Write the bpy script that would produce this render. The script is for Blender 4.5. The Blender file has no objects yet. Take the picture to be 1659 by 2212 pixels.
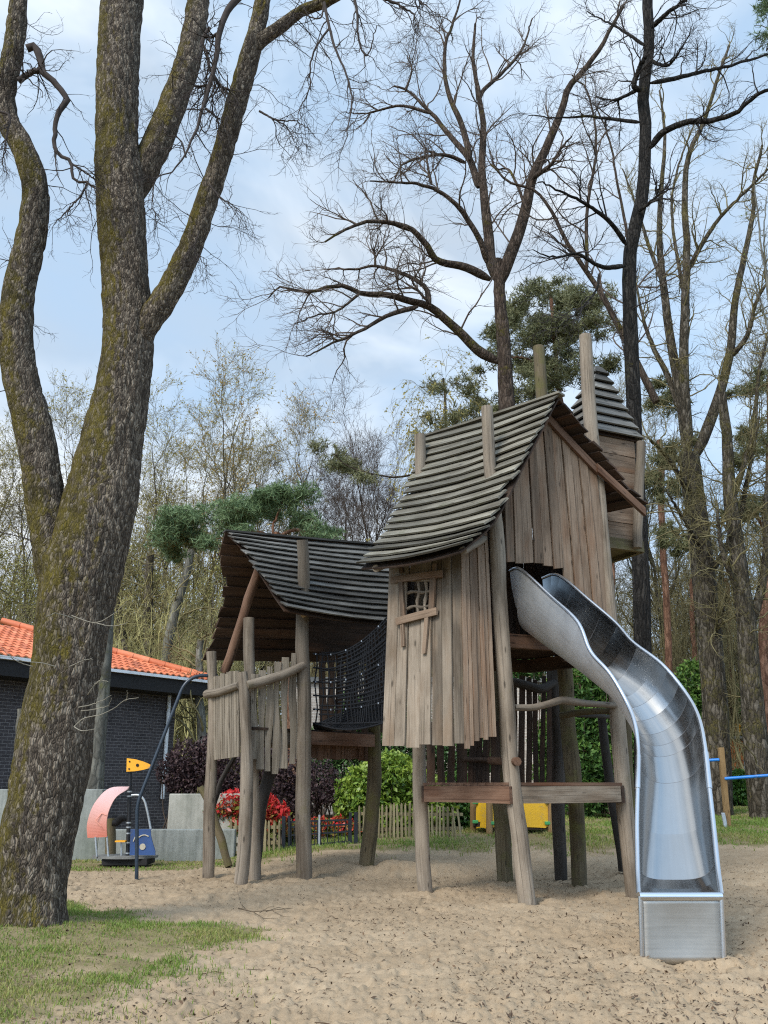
import bpy, math, random
import numpy as np
from mathutils import Vector, Matrix
sc = bpy.context.scene
COL = sc.collection
RNG = np.random.default_rng(7)
random.seed(5)
# ------------------------------------------------------------------ camera model (pixel of a 1659 x 2212 view -> point at distance Y)
FPX, CAMH = 1900.0, 1.3
PITCH = math.atan(584.5/FPX)
SP, CP = math.sin(PITCH), math.cos(PITCH)

def at(px, py, Y):
    u = (px-829.5)/FPX; v = (1106-py)/FPX
    t = Y/(CP-v*SP)
    return np.array([u*t, Y, CAMH+(SP+v*CP)*t])

def mpp(py, Y):
    """metres per view pixel at distance Y near row py"""
    return Y/(CP-(1106-py)/FPX*SP)/FPX

def A3(*a): return np.array(a, float)
def nrm(v):
    v = np.asarray(v, float); return v/(np.linalg.norm(v, axis=-1, keepdims=True)+1e-12)
def lerp(a, b, t): return np.asarray(a, float)*(1-t)+np.asarray(b, float)*t

# ------------------------------------------------------------------ numpy value noise
_tab = np.random.default_rng(99).random(65536)
def _h(ix, iy, iz):
    n = (ix*73856093) ^ (iy*19349663) ^ (iz*83492791)
    return _tab[n & 65535]
def vnoise(x, y, z=0.0):
    x = np.asarray(x, float); y = np.asarray(y, float)+0*x; z = np.asarray(z, float)+0*x
    ix = np.floor(x).astype(np.int64); iy = np.floor(y).astype(np.int64); iz = np.floor(z).astype(np.int64)
    fx, fy, fz = x-ix, y-iy, z-iz
    fx = fx*fx*(3-2*fx); fy = fy*fy*(3-2*fy); fz = fz*fz*(3-2*fz)
    r = 0
    for dx in (0, 1):
        wx = fx if dx else 1-fx
        for dy in (0, 1):
            wy = fy if dy else 1-fy
            for dz in (0, 1):
                wz = fz if dz else 1-fz
                r = r + wx*wy*wz*_h(ix+dx, iy+dy, iz+dz)
    return r*2-1
def fbm(x, y, z=0.0, o=4):
    s, a = 0, 1.0
    for i in range(o):
        s = s+a*vnoise(x*2**i+17*i, y*2**i-9*i, np.asarray(z)*2**i+5*i); a *= .5
    return s

def sstep(a, b, x):
    t = np.clip((np.asarray(x, float)-a)/(b-a), 0, 1); return t*t*(3-2*t)

# ------------------------------------------------------------------ ground shape
def gz(x, y):
    x = np.asarray(x, float); y = np.asarray(y, float)
    rise = np.interp(y, [0, 13.5, 16.5, 18.5, 21, 25, 40, 90], [0, 0, .10, .27, .36, .52, 1.0, 1.4])
    side = .05+.95*sstep(-3.2, .8, x)
    side = np.maximum(side, sstep(24, 32, y))
    z = rise*side
    z = z+.10*np.exp(-(((x+.9)/1.1)**2+((y-16.0)/1.3)**2))     # low bank in front of the gate
    z = z+.07*np.exp(-(((x-.2)/1.4)**2+((y-14.6)/.45)**2))
    return z

# ------------------------------------------------------------------ mesh builder
ORG = {}
class MB:
    def __init__(s):
        s.V = []; s.F = []; s.C = []; s.n = 0
    def add(s, V, F, C=None, smooth=False, mi=0):
        """V (n,3); F (m,k) indices; C (n,4) = grain coords (xyz) + random"""
        V = np.asarray(V, float).reshape(-1, 3); F = np.asarray(F, np.int64)
        if C is None: C = np.c_[V, np.full(len(V), random.random())]
        s.V.append(V); s.C.append(np.asarray(C, float)); s.F.append((F+s.n, smooth, mi)); s.n += len(V)
    # --- tube through points with radii
    def tube(s, P, R, sides=8, cap=True, smooth=True, rnd=None, mi=0, bump=0.0):
        P = np.asarray(P, float); k = len(P)
        R = np.broadcast_to(np.asarray(R, float), (k,))
        T = np.gradient(P, axis=0); T = nrm(T)
        m = nrm(P[-1]-P[0]+1e-9); ref = np.eye(3)[np.argmin(np.abs(m))]
        n1 = nrm(np.cross(T, ref)); n2 = np.cross(T, n1)
        a = np.arange(sides)/sides*2*math.pi
        ca, sa = np.cos(a), np.sin(a)
        RR = R[:, None]*np.ones((1, sides))
        if bump:
            o = random.random()*100
            L0 = np.r_[0, np.cumsum(np.linalg.norm(np.diff(P, axis=0), axis=1))]
            RR = RR*(1+bump*vnoise(np.cos(a)[None]*1.2+o, np.sin(a)[None]*1.2, L0[:, None]*2.2))
        V = P[:, None]+RR[..., None]*(ca[None, :, None]*n1[:, None]+sa[None, :, None]*n2[:, None])
        L = np.r_[0, np.cumsum(np.linalg.norm(np.diff(P, axis=0), axis=1))]
        rn = random.random() if rnd is None else rnd
        C = np.zeros((k, sides, 4)); C[..., 0] = L[:, None]+rn*37; C[..., 1] = R[:, None]*ca; C[..., 2] = R[:, None]*sa; C[..., 3] = rn
        i = np.arange(k-1)[:, None]*sides; j = np.arange(sides)[None]; j2 = (j+1) % sides
        F = np.stack([i+j, i+j2, i+sides+j2, i+sides+j], -1).reshape(-1, 4)
        s.add(V.reshape(-1, 3), F, C.reshape(-1, 4), smooth, mi)
        if cap:
            for e, fl in ((0, True), (k-1, False)):
                idx = np.arange(sides)
                Vc = V[e]; Cc = C[e].copy(); Cc[:, 0] += 3.3
                s.add(Vc, [idx[::1] if fl else idx[::-1]], Cc, False, mi)
    # --- batch of tubes P (N,k,3), R (N,k)
    def tubes(s, P, R, sides=3, rnd=None):
        P = np.asarray(P, float); N, k, _ = P.shape
        if N == 0: return
        T = nrm(np.gradient(P, axis=1))
        m = nrm(P[:, -1]-P[:, 0]+1e-9); ref = np.eye(3)[np.argmin(np.abs(m), axis=1)]
        n1 = nrm(np.cross(T, ref[:, None])); n2 = np.cross(T, n1)
        a = np.arange(sides)/sides*2*math.pi
        V = P[:, :, None]+R[:, :, None, None]*(np.cos(a)[None, None, :, None]*n1[:, :, None]+np.sin(a)[None, None, :, None]*n2[:, :, None])
        C = np.zeros((N, k, sides, 4)); C[..., :3] = V; C[..., 3] = RNG.random(N)[:, None, None]
        base = (np.arange(N)*k*sides)[:, None, None]; i = (np.arange(k-1)*sides)[None, :, None]; j = np.arange(sides)[None, None]; j2 = (j+1) % sides
        F = np.stack([base+i+j, base+i+j2, base+i+sides+j2, base+i+sides+j], -1).reshape(-1, 4)
        s.add(V.reshape(-1, 3), F, C.reshape(-1, 4), True)
    # --- plank from p0 to p1, width vector w (full), thickness vector t (full); centre line given
    def plank(s, p0, p1, w, t, segs=1, warp=0.0, rnd=None, w1=None, jit=0.0, mi=0, cut0=0, cut1=0):
        p0, p1, w, t = map(lambda q: np.asarray(q, float), (p0, p1, w, t))
        w1 = w if w1 is None else np.asarray(w1, float)
        rn = random.random() if rnd is None else rnd
        L = np.linalg.norm(p1-p0); d = (p1-p0)/(L+1e-9); wl = np.linalg.norm(w); tl = np.linalg.norm(t)
        V = []; C = []
        ph = random.random()*6.28
        for i in range(segs+1):
            u = i/segs; c = lerp(p0, p1, u); ww = lerp(w, w1, u)
            off = warp*math.sin(u*3.1+ph)*t/(tl+1e-9)*1.0+warp*.6*math.sin(u*4.3+ph*2)*nrm(ww)
            for a, b in ((-.5, -.5), (.5, -.5), (.5, .5), (-.5, .5)):
                sh = 0
                if i == 0: sh = cut0*a
                if i == segs: sh = cut1*a
                j = (random.uniform(-jit, jit) if jit and i in (0, segs) else 0)
                V.append(c+off+ww*a+t*b+d*(sh*wl+j)); C.append((u*L+rn*41, a*wl, b*tl, rn))
        V = np.array(V); C = np.array(C)
        F = []
        for i in range(segs):
            for q in range(4):
                F.append((i*4+q, i*4+(q+1) % 4, i*4+4+(q+1) % 4, i*4+4+q))
        F.append((3, 2, 1, 0)); e = segs*4; F.append((e, e+1, e+2, e+3))
        # un-share vertices for hard edges (flat shading is enough)
        s.add(V, F, C, False, mi)
    def box(s, c, ex, ey, ez, mi=0, rnd=None):
        c = np.asarray(c, float)
        s.plank(c-np.asarray(ex, float), c+np.asarray(ex, float), 2*np.asarray(ey, float), 2*np.asarray(ez, float), mi=mi, rnd=rnd)
    def quad(s, a, b, c, d, mi=0): s.add([a, b, c, d], [(0, 1, 2, 3)], None, False, mi)
    def prism(s, pts, t, mi=0, holes=None):
        """extrude polygon pts by vector t"""
        pts = np.asarray(pts, float); n = len(pts); t = np.asarray(t, float)
        V = np.r_[pts, pts+t]; rn = random.random()
        C = np.c_[V, np.full(len(V), rn)]
        s.add(V, [list(range(n))[::-1]], C, False, mi); s.add(V, [list(range(n, 2*n))], C, False, mi)
        F = [(i, (i+1) % n, n+(i+1) % n, n+i) for i in range(n)]
        s.add(V, F, C, False, mi)
    def build(s, name, mat, parent=None, org=None, bevel=0):
        me = bpy.data.meshes.new(name)
        V = np.concatenate(s.V); C = np.concatenate(s.C)
        if parent is not None: org = ORG[parent.name]
        if org is None: org = np.zeros(3)
        org = np.asarray(org, float)
        me.vertices.add(len(V)); me.vertices.foreach_set('co', (V-org).astype(np.float32).ravel())
        loops = []; starts = []; sm = []; mis = []; pos = 0
        for F, smooth, mi in s.F:
            m, k = F.shape
            loops.append(F.ravel()); starts.append(pos+np.arange(m)*k); pos += m*k
            sm.append(np.full(m, smooth)); mis.append(np.full(m, mi))
        loops = np.concatenate(loops); starts = np.concatenate(starts)
        me.loops.add(len(loops)); me.loops.foreach_set('vertex_index', loops.astype(np.int32))
        me.polygons.add(len(starts)); me.polygons.foreach_set('loop_start', starts.astype(np.int32))
        me.polygons.foreach_set('use_smooth', np.concatenate(sm)); me.polygons.foreach_set('material_index', np.concatenate(mis).astype(np.int32))
        at_ = me.attributes.new('wc', 'FLOAT_VECTOR', 'POINT'); at_.data.foreach_set('vector', C[:, :3].astype(np.float32).ravel())
        at_ = me.attributes.new('rn', 'FLOAT', 'POINT'); at_.data.foreach_set('value', C[:, 3].astype(np.float32))
        me.update(calc_edges=True); me.validate()
        for m in (mat if isinstance(mat, (list, tuple)) else [mat]): me.materials.append(m)
        o = bpy.data.objects.new(name, me); COL.objects.link(o)
        if parent is not None: o.parent = parent
        else: o.location = org
        ORG[o.name] = org
        if bevel:
            b = o.modifiers.new('edge', 'BEVEL'); b.width = bevel; b.segments = 2; b.limit_method = 'ANGLE'; b.angle_limit = .9
        return o

def thing(name, label, cat, org=(0, 0, 0), group=None):
    o = bpy.data.objects.new(name, None); COL.objects.link(o); o.location = org; o.empty_display_size = .2
    o['label'] = label; o['category'] = cat
    if group: o['group'] = group
    ORG[o.name] = np.asarray(org, float)
    return o
def tag(o, label, cat, group=None, kind=None):
    o['label'] = label; o['category'] = cat
    if group: o['group'] = group
    if kind: o['kind'] = kind
    return o
def structure(o):
    o['kind'] = 'structure'; return o
def rlabel(o, l): o['label'] = l; return o
def copy_tree(o, parent=None):
    c = o.copy(); COL.objects.link(c)
    if parent is not None: c.parent = parent
    for ch in list(o.children): copy_tree(ch, c)
    return c
# ------------------------------------------------------------------ materials
def srgb(r, g, b):
    f = lambda c: (c/255/12.92 if c/255 <= .04045 else ((c/255+.055)/1.055)**2.4)
    return (f(r), f(g), f(b), 1)
class NT:
    def __init__(s, name):
        s.m = bpy.data.materials.new(name); s.m.use_nodes = True; s.t = s.m.node_tree
        s.b = s.t.nodes['Principled BSDF']
    def n(s, typ, **kw):
        nd = s.t.nodes.new(typ)
        for k, v in kw.items():
            if k.startswith('_'):
                nd.inputs[k[1:].replace('_', ' ')].default_value = v
            else: setattr(nd, k, v)
        return nd
    def l(s, a, b): s.t.links.new(a, b)
    def setb(s, **kw):
        for k, v in kw.items(): s.b.inputs[k.replace('_', ' ')].default_value = v
    def attr(s, name): return s.n('ShaderNodeAttribute', attribute_name=name)
    def noise(s, vec, scale, detail=4, rough=.55, dist=0):
        nd = s.n('ShaderNodeTexNoise'); nd.inputs['Scale'].default_value = scale; nd.inputs['Detail'].default_value = detail
        nd.inputs['Roughness'].default_value = rough; nd.inputs['Distortion'].default_value = dist
        if vec is not None: s.l(vec, nd.inputs['Vector'])
        return nd
    def mapv(s, vec, scale=(1, 1, 1), loc=(0, 0, 0)):
        nd = s.n('ShaderNodeMapping'); nd.inputs['Scale'].default_value = scale; nd.inputs['Location'].default_value = loc
        s.l(vec, nd.inputs['Vector']); return nd.outputs[0]
    def ramp(s, fac, stops, interp='LINEAR'):
        nd = s.n('ShaderNodeValToRGB'); nd.color_ramp.interpolation = interp
        e = nd.color_ramp.elements
        while len(e) < len(stops): e.new(.5)
        for q, (p, c) in zip(e, stops):
            q.position = p; q.color = c if len(c) == 4 else (*c, 1)
        s.l(fac, nd.inputs[0]); return nd.outputs[0]
    def mix(s, fac, a, b, mode='MIX'):
        nd = s.n('ShaderNodeMix', data_type='RGBA', blend_type=mode)
        for sock, val in ((nd.inputs[0], fac), (nd.inputs[6], a), (nd.inputs[7], b)):
            if hasattr(val, 'is_linked') or isinstance(val, bpy.types.NodeSocket): s.l(val, sock)
            else: sock.default_value = val
        return nd.outputs[2]
    def math(s, op, a, b=0.0, clamp=False):
        nd = s.n('ShaderNodeMath', operation=op, use_clamp=clamp)
        for sock, val in ((nd.inputs[0], a), (nd.inputs[1], b)):
            if isinstance(val, bpy.types.NodeSocket): s.l(val, sock)
            else: sock.default_value = val
        return nd.outputs[0]
    def bump(s, h, strength=.4, dist=.01):
        nd = s.n('ShaderNodeBump'); nd.inputs['Strength'].default_value = strength; nd.inputs['Distance'].default_value = dist
        s.l(h, nd.inputs['Height']); s.l(nd.outputs[0], s.b.inputs['Normal']); return nd
    def col(s, c): s.l(c, s.b.inputs['Base Color'])

def wood(name, dark, mid, light, moss=0.0, mosscol=(.07, .075, .02, 1), rough=.85, bump=.5, spread=.5, warm=None):
    k = NT(name); wc = k.attr('wc'); rn = k.attr('rn')
    v = wc.outputs['Vector']
    g = k.noise(k.mapv(v, (1.1, 28, 28)), 1.6, 6, .65, .8).outputs[0]
    fine = k.noise(k.mapv(v, (5, 160, 160)), 1.0, 3, .6).outputs[0]
    blot = k.noise(k.mapv(v, (1, 2.2, 2.2)), 1.7, 4, .6).outputs[0]
    s1 = k.math('ADD', k.math('MULTIPLY', g, .6), k.math('MULTIPLY', blot, .4))
    base = k.ramp(s1, [(.22, dark), (.5, mid), (.78, light)])
    # plank to plank tone
    tone = k.ramp(rn.outputs['Fac'], [(0, (1-spread*.6,)*3), (.5, (1, 1, 1)), (1, (1+spread*.35,)*3)])
    base = k.mix(1.0, base, tone, 'MULTIPLY')
    if warm:
        wm = k.ramp(k.noise(k.mapv(v, (.8, 3, 3)), 1.3, 3).outputs[0], [(.50, (0, 0, 0)), (.72, (1, 1, 1))])
        base = k.mix(wm, base, warm)
    stain = k.ramp(k.noise(k.mapv(v, (.55, 2.4, 2.4)), 1.5, 5, .65).outputs[0], [(.34, (.50, .47, .44)), (.50, (.92, .92, .92)), (.66, (1.12, 1.12, 1.12))])
    base = k.mix(.85, base, stain, 'MULTIPLY')
    kv = k.n('ShaderNodeTexVoronoi', feature='F1'); kv.inputs['Scale'].default_value = 1.0; k.l(k.mapv(v, (2.6, 9, 9)), kv.inputs['Vector'])
    base = k.mix(k.ramp(kv.outputs['Distance'], [(.07, (.8, .8, .8)), (.15, (0, 0, 0))]), base, tuple(c*.45 for c in dark[:3])+(1,))
    crack = k.ramp(k.noise(k.mapv(v, (.7, 45, 45)), 1.0, 3, .5).outputs[0], [(.33, (.25, .25, .25)), (.42, (1, 1, 1))])
    base = k.mix(.6, base, crack, 'MULTIPLY')
    if moss:
        mk = k.ramp(k.noise(v, 3.2, 6, .7).outputs[0], [(.62-moss*.3, (0, 0, 0)), (.78-moss*.25, (1, 1, 1))])
        base = k.mix(k.math('MULTIPLY', mk, min(1, .35+moss)), base, mosscol)
    k.col(base); k.setb(Roughness=rough, Specular_IOR_Level=.25) if False else None
    k.b.inputs['Roughness'].default_value = rough; k.b.inputs['Specular IOR Level'].default_value = .25
    h = k.math('ADD', k.math('MULTIPLY', g, .7), k.math('ADD', k.math('MULTIPLY', fine, .35), k.math('MULTIPLY', crack, .5)))
    k.bump(h, bump, .008)
    return k.m

def plain(name, col, rough=.5, metal=0, spec=.5, var=.12, scale=6, bump=0):
    k = NT(name); tc = k.n('ShaderNodeTexCoord')
    nz = k.noise(tc.outputs['Object'], scale, 5, .6).outputs[0]
    lo = tuple(c*(1-var) for c in col[:3])+(1,); hi = tuple(min(1, c*(1+var)) for c in col[:3])+(1,)
    k.col(k.ramp(nz, [(.3, lo), (.7, hi)]))
    k.b.inputs['Roughness'].default_value = rough; k.b.inputs['Metallic'].default_value = metal; k.b.inputs['Specular IOR Level'].default_value = spec
    if bump: k.bump(nz, bump, .01)
    return k.m

def bark(name, dark, mid, light, moss=.3, vs=(9, 9, 2.2), bump=.9, dist=.04, mossc=(.10, .085, .015, 1), mossc2=(.045, .042, .012, 1), side=None):
    """plates by stretched voronoi, dark furrows, moss patches (more on one side of the trunk when side is given)"""
    k = NT(name); tc = k.n('ShaderNodeTexCoord'); v = tc.outputs['Object']
    wob = k.noise(v, 2.2, 4, .6)
    vv = k.n('ShaderNodeVectorMath', operation='ADD')
    sc_ = k.n('ShaderNodeVectorMath', operation='SCALE'); sc_.inputs['Scale'].default_value = .16
    k.l(wob.outputs['Color'], sc_.inputs[0]); k.l(v, vv.inputs[0]); k.l(sc_.outputs[0], vv.inputs[1])
    mv = k.mapv(vv.outputs[0], vs)
    vo = k.n('ShaderNodeTexVoronoi', feature='DISTANCE_TO_EDGE'); vo.inputs['Scale'].default_value = 1.6; k.l(mv, vo.inputs['Vector'])
    vc = k.n('ShaderNodeTexVoronoi', feature='F1'); vc.inputs['Scale'].default_value = 1.6; k.l(mv, vc.inputs['Vector'])
    edge = k.ramp(vo.outputs['Distance'], [(0.0, (0, 0, 0)), (.16, (.55, .55, .55)), (.4, (1, 1, 1))])
    rough = k.noise(k.mapv(v, (24, 24, 9)), 1.5, 6, .7).outputs[0]
    tone = k.n('ShaderNodeSeparateColor'); k.l(vc.outputs['Color'], tone.inputs[0])
    t2 = k.math('ADD', k.math('MULTIPLY', tone.outputs[0], .42), k.math('MULTIPLY', rough, .58))
    plate = k.ramp(t2, [(.25, dark), (.5, mid), (.8, light)])
    c = k.mix(k.math('MULTIPLY', k.math('SUBTRACT', 1.0, edge), .55), plate, tuple(x*.35 for x in dark[:3])+(1,))
    if moss:
        mn = k.noise(v, .95, 6, .66).outputs[0]; mf = k.noise(v, 14, 4, .7).outputs[0]
        mm = k.math('ADD', mn, k.math('MULTIPLY', k.math('SUBTRACT', mf, .5), .45))
        if side:
            ge = k.n('ShaderNodeNewGeometry'); dp = k.n('ShaderNodeVectorMath', operation='DOT_PRODUCT')
            k.l(ge.outputs['Normal'], dp.inputs[0]); dp.inputs[1].default_value = side
            mm = k.math('ADD', mm, k.math('MULTIPLY', dp.outputs['Value'], .20))
        mk = k.ramp(mm, [(.66-.3*moss, (0, 0, 0)), (.76-.3*moss, (1, 1, 1))])
        mcol = k.ramp(k.noise(v, 5, 4, .6).outputs[0], [(.35, mossc2), (.65, mossc)])
        mk = k.math('MULTIPLY', mk, k.ramp(t2, [(.46, (1, 1, 1)), (.66, (.50, .50, .50))]))
        c = k.mix(k.math('MULTIPLY', mk, .9), c, mcol)
    k.col(c); k.b.inputs['Roughness'].default_value = .95; k.b.inputs['Specular IOR Level'].default_value = .15
    h = k.math('ADD', edge, k.math('ADD', k.math('MULTIPLY', rough, .5), k.math('MULTIPLY', tone.outputs[0], .35)))
    k.bump(h, bump, dist)
    return k.m

def leafmat(name, stops, rough=.6, trans=.25):
    k = NT(name); rn = k.attr('rn'); tc = k.n('ShaderNodeTexCoord')
    nz = k.noise(tc.outputs['Object'], .9, 3).outputs[0]
    f = k.math('ADD', k.math('MULTIPLY', rn.outputs['Fac'], .6), k.math('MULTIPLY', nz, .4))
    c = k.ramp(f, stops); k.col(c)
    k.b.inputs['Roughness'].default_value = rough; k.b.inputs['Specular IOR Level'].default_value = .3
    if trans:
        tr = k.n('ShaderNodeBsdfTranslucent'); k.l(c, tr.inputs[0])
        mx = k.n('ShaderNodeMixShader'); mx.inputs[0].default_value = trans
        out = k.t.nodes['Material Output']; k.l(k.b.outputs[0], mx.inputs[1]); k.l(tr.outputs[0], mx.inputs[2]); k.l(mx.outputs[0], out.inputs[0])
    return k.m

M = {}
M['post'] = wood('weathered_post', (.10, .080, .060, 1), (.22, .18, .138, 1), (.33, .28, .22, 1), moss=.14, spread=.45, mosscol=(.14, .12, .05, 1))
M['post_moss'] = wood('mossy_post', (.06, .05, .03, 1), (.14, .11, .065, 1), (.22, .19, .12, 1), moss=.5, mosscol=(.10, .095, .03, 1))
M['post_dark'] = wood('dark_post', (.022, .019, .016, 1), (.05, .042, .036, 1), (.09, .078, .066, 1), moss=.2, mosscol=(.045, .05, .025, 1))
M['plank'] = wood('grey_plank', (.12, .096, .072, 1), (.24, .196, .15, 1), (.34, .285, .225, 1), spread=.65, warm=(.22, .16, .11, 1), moss=.08, mosscol=(.15, .13, .07, 1))
M['plank_warm'] = wood('warm_plank', (.095, .064, .043, 1), (.215, .153, .107, 1), (.32, .24, .176, 1), spread=.7, warm=(.20, .115, .068, 1))
M['plank_red'] = wood('red_brown_plank', (.07, .038, .025, 1), (.17, .098, .064, 1), (.27, .175, .12, 1), spread=.5, warm=(.12, .055, .03, 1))
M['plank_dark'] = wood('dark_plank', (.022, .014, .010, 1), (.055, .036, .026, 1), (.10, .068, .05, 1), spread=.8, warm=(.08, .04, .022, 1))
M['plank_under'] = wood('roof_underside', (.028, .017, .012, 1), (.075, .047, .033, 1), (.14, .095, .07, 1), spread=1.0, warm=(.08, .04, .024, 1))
M['picket'] = wood('picket_wood', (.12, .10, .075, 1), (.25, .21, .16, 1), (.36, .31, .25, 1), spread=.4, moss=.08, mosscol=(.15, .14, .08, 1))
M['shingle'] = wood('grey_roof_slat', (.075, .068, .055, 1), (.19, .175, .14, 1), (.33, .31, .25, 1), spread=.9, moss=.22, mosscol=(.095, .095, .045, 1), bump=.8)
M['shingle_dark'] = wood('dark_roof_slat', (.045, .043, .040, 1), (.135, .131, .12, 1), (.29, .28, .255, 1), spread=1.0, moss=.08, mosscol=(.07, .075, .05, 1), bump=.8)
M['fence'] = wood('fence_pale', (.12, .10, .05, 1), (.25, .21, .12, 1), (.36, .31, .19, 1), spread=.5, moss=.3, mosscol=(.13, .13, .05, 1))
M['toypost'] = wood('toy_post', (.16, .09, .035, 1), (.30, .19, .085, 1), (.40, .27, .14, 1), spread=.3)
M['rope'] = plain('black_rope', (.012, .013, .016), .7, 0, .3, .4, 30)
M['ferrule'] = plain('net_ferrule', (.35, .38, .42), .4, .6)
M['bluepole'] = plain('dark_blue_paint', (.016, .027, .042), .36, 0, .5, .25, 12)
M['concrete'] = None
# ------------------------------------------------------------------ ground: sand, lawns, litter
def lawn_amount(x, y):
    x = np.asarray(x, float); y = np.asarray(y, float)
    n = fbm(x*1.3, y*1.3, 3.0, 4); n2 = fbm(x*5, y*5, 8.0, 3)
    edge = np.interp(y, [3.5, 5.2, 6.2, 7.4, 8.2, 8.9, 9.6, 10.7, 11.2], [-1.5, -1.75, -1.55, -1.7, -1.55, -1.15, -2.4, -3.6, -5.2])
    wdt = np.interp(y, [4, 6.5, 9], [2.0, 1.3, .6])
    near = sstep(-.6*wdt, .6*wdt, (edge-x)+.34*n+.22*n2)*(.72+.28*sstep(-.2, .5, n+.4*n2)) * (y < 12)
    yb = np.interp(x, [-9, -2.6, -1.6, -.4, 1.2, 9], [15.0, 15.2, 16.1, 16.3, 17.0, 17.3])
    far = sstep(-.55, .55, (y-yb)+.5*n+.25*n2)
    return np.maximum(near, far)

def sand_detail(x, y):
    n1 = fbm(x*1.1, y*1.1, 1.0, 3)*.022
    n2 = vnoise(x*5.5, y*6.5, 2.0)
    n3 = vnoise(x*15, y*17, 4.0)
    n4 = vnoise(x*29, y*32, 6.0)+.6*vnoise(x*57, y*62, 8.0)
    lum = -.020*np.maximum(0, .30-np.abs(n2))/.30*.55 - .016*np.maximum(0, .35-np.abs(n3))/.35 + .009*n3 + .0075*n4
    pit = vnoise(x*7.7+40, y*9+11, 9.0); lum = lum-.030*sstep(.42, .75, pit)
    pit2 = vnoise(x*17+4, y*20+31, 19.0); lum = lum-.014*sstep(.38, .7, pit2)
    a = np.interp(y, [3, 14, 20], [1, .9, .6])
    n5 = vnoise(x*3.1+70, y*3.6+8, 3.3); lum = lum-.030*sstep(.30, .72, n5)+.014*sstep(.1, .35, n5)*(1-sstep(.35, .5, n5))
    return n1+.95*lum*a

DIPS = [(.51, 11.96, .3), (1.61, 10.8, .3), (3.0, 11.6, .3), (-1.14, 13.6, .34), (-.28, 14.7, .4), (-2.5, 13.6, .3), (-1.9, 12.9, .3), (2.29, 7.3, .35)]
def ground_z(x, y):
    x = np.asarray(x, float); y = np.asarray(y, float)
    la = lawn_amount(x, y)
    z = gz(x, y)+(1-la)*sand_detail(x, y)+la*(.012*vnoise(x*6, y*6, 3.)+.02)
    for cx, cy, r in DIPS:
        d = np.hypot(x-cx, y-cy)
        z = z+.03*np.exp(-((d-r)/.13)**2)-.02*np.exp(-(d/.22)**2)
    z = z-.07*sstep(-2.2, -3.4, x)*sstep(14.2, 15.4, y)*sstep(18, 17, y)
    z = z-.05*np.exp(-(((x-2.3)/.42)**2+((y-7.05)/.34)**2))+.03*np.exp(-(((x-2.3)/.9)**2+((y-6.55)/.16)**2))
    # oak root swell
    d = np.hypot(x+3.42, y-8.75); z = z+.10*np.exp(-(d/.85)**2)
    # hollow scooped between the two houses
    z = z-.05*np.exp(-(((x-.1)/.8)**2+((y-13.9)/.5)**2))
    return z, la

def ground_patch():
    us = np.linspace(-.78, .78, 900)
    ys = [3.2]
    while ys[-1] < 30: ys.append(ys[-1]+min(.11, .012+.00042*ys[-1]**2))
    ys = np.array(ys)
    Y, U = np.meshgrid(ys, us, indexing='ij')
    X = U*(Y+1.5)
    Z, la = ground_z(X, Y)
    fr_ = np.random.default_rng(63)
    for q in range(330):
        cy = 4.0+fr_.random()**1.3*10.5; cx = fr_.uniform(-.42, .6)*(cy+.4)
        if lawn_amount(cx, cy) > .4: continue
        r0, r1 = np.searchsorted(ys, [cy-.26, cy+.26]); c0, c1 = np.searchsorted(us, [(cx-.26)/(cy+1.5), (cx+.26)/(cy+1.5)])
        xs_, ys_ = X[r0:r1, c0:c1]-cx, Y[r0:r1, c0:c1]-cy; a = fr_.uniform(0, 6.28); l = xs_*math.cos(a)+ys_*math.sin(a); w = -xs_*math.sin(a)+ys_*math.cos(a)
        e = np.sqrt((l/.13)**2+(w/(.05+.012*np.sin(l*20)))**2); Z[r0:r1, c0:c1] += fr_.uniform(.6, 1.1)*(-.021*np.exp(-e**4)+.011*np.exp(-((e-1.35)/.33)**2))
    nv = X.size; nr, ncn = X.shape
    V = np.stack([X, Y, Z], -1).reshape(-1, 3)
    i = (np.arange(nr-1)[:, None]*ncn+np.arange(ncn-1)[None])
    F = np.stack([i, i+1, i+ncn+1, i+ncn], -1).reshape(-1, 4)
    fm = la.reshape(-1)[F].mean(1)
    C = np.c_[V, la.reshape(-1)]
    for nm, sel in (('sand', fm < .5), ('lawn', fm >= .5)):
        f = F[sel]; used = np.unique(f); rm = np.full(nv, -1); rm[used] = np.arange(len(used))
        mb = MB(); mb.add(V[used], rm[f], C[used], True)
        structure(mb.build(nm, M['ground']))
    # outer sheet to the horizon, just below
    xs = np.r_[-400, -200, -100, -60, np.linspace(-40, 40, 41), 60, 100, 200, 400]; yy = np.r_[-200, -60, -20, -6, np.linspace(0, 60, 41), 90, 150, 250, 450]
    Yg, Xg = np.meshgrid(yy, xs, indexing='ij'); Zg = gz(Xg, Yg)-.09
    V = np.stack([Xg, Yg, Zg], -1).reshape(-1, 3); n2 = Xg.shape[1]
    i = (np.arange(Xg.shape[0]-1)[:, None]*n2+np.arange(n2-1)[None]); F = np.stack([i, i+1, i+n2+1, i+n2], -1).reshape(-1, 4)
    mb = MB(); mb.add(V, F, np.c_[V, np.full(len(V), .9)], True); structure(mb.build('ground', M['ground']))

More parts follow.
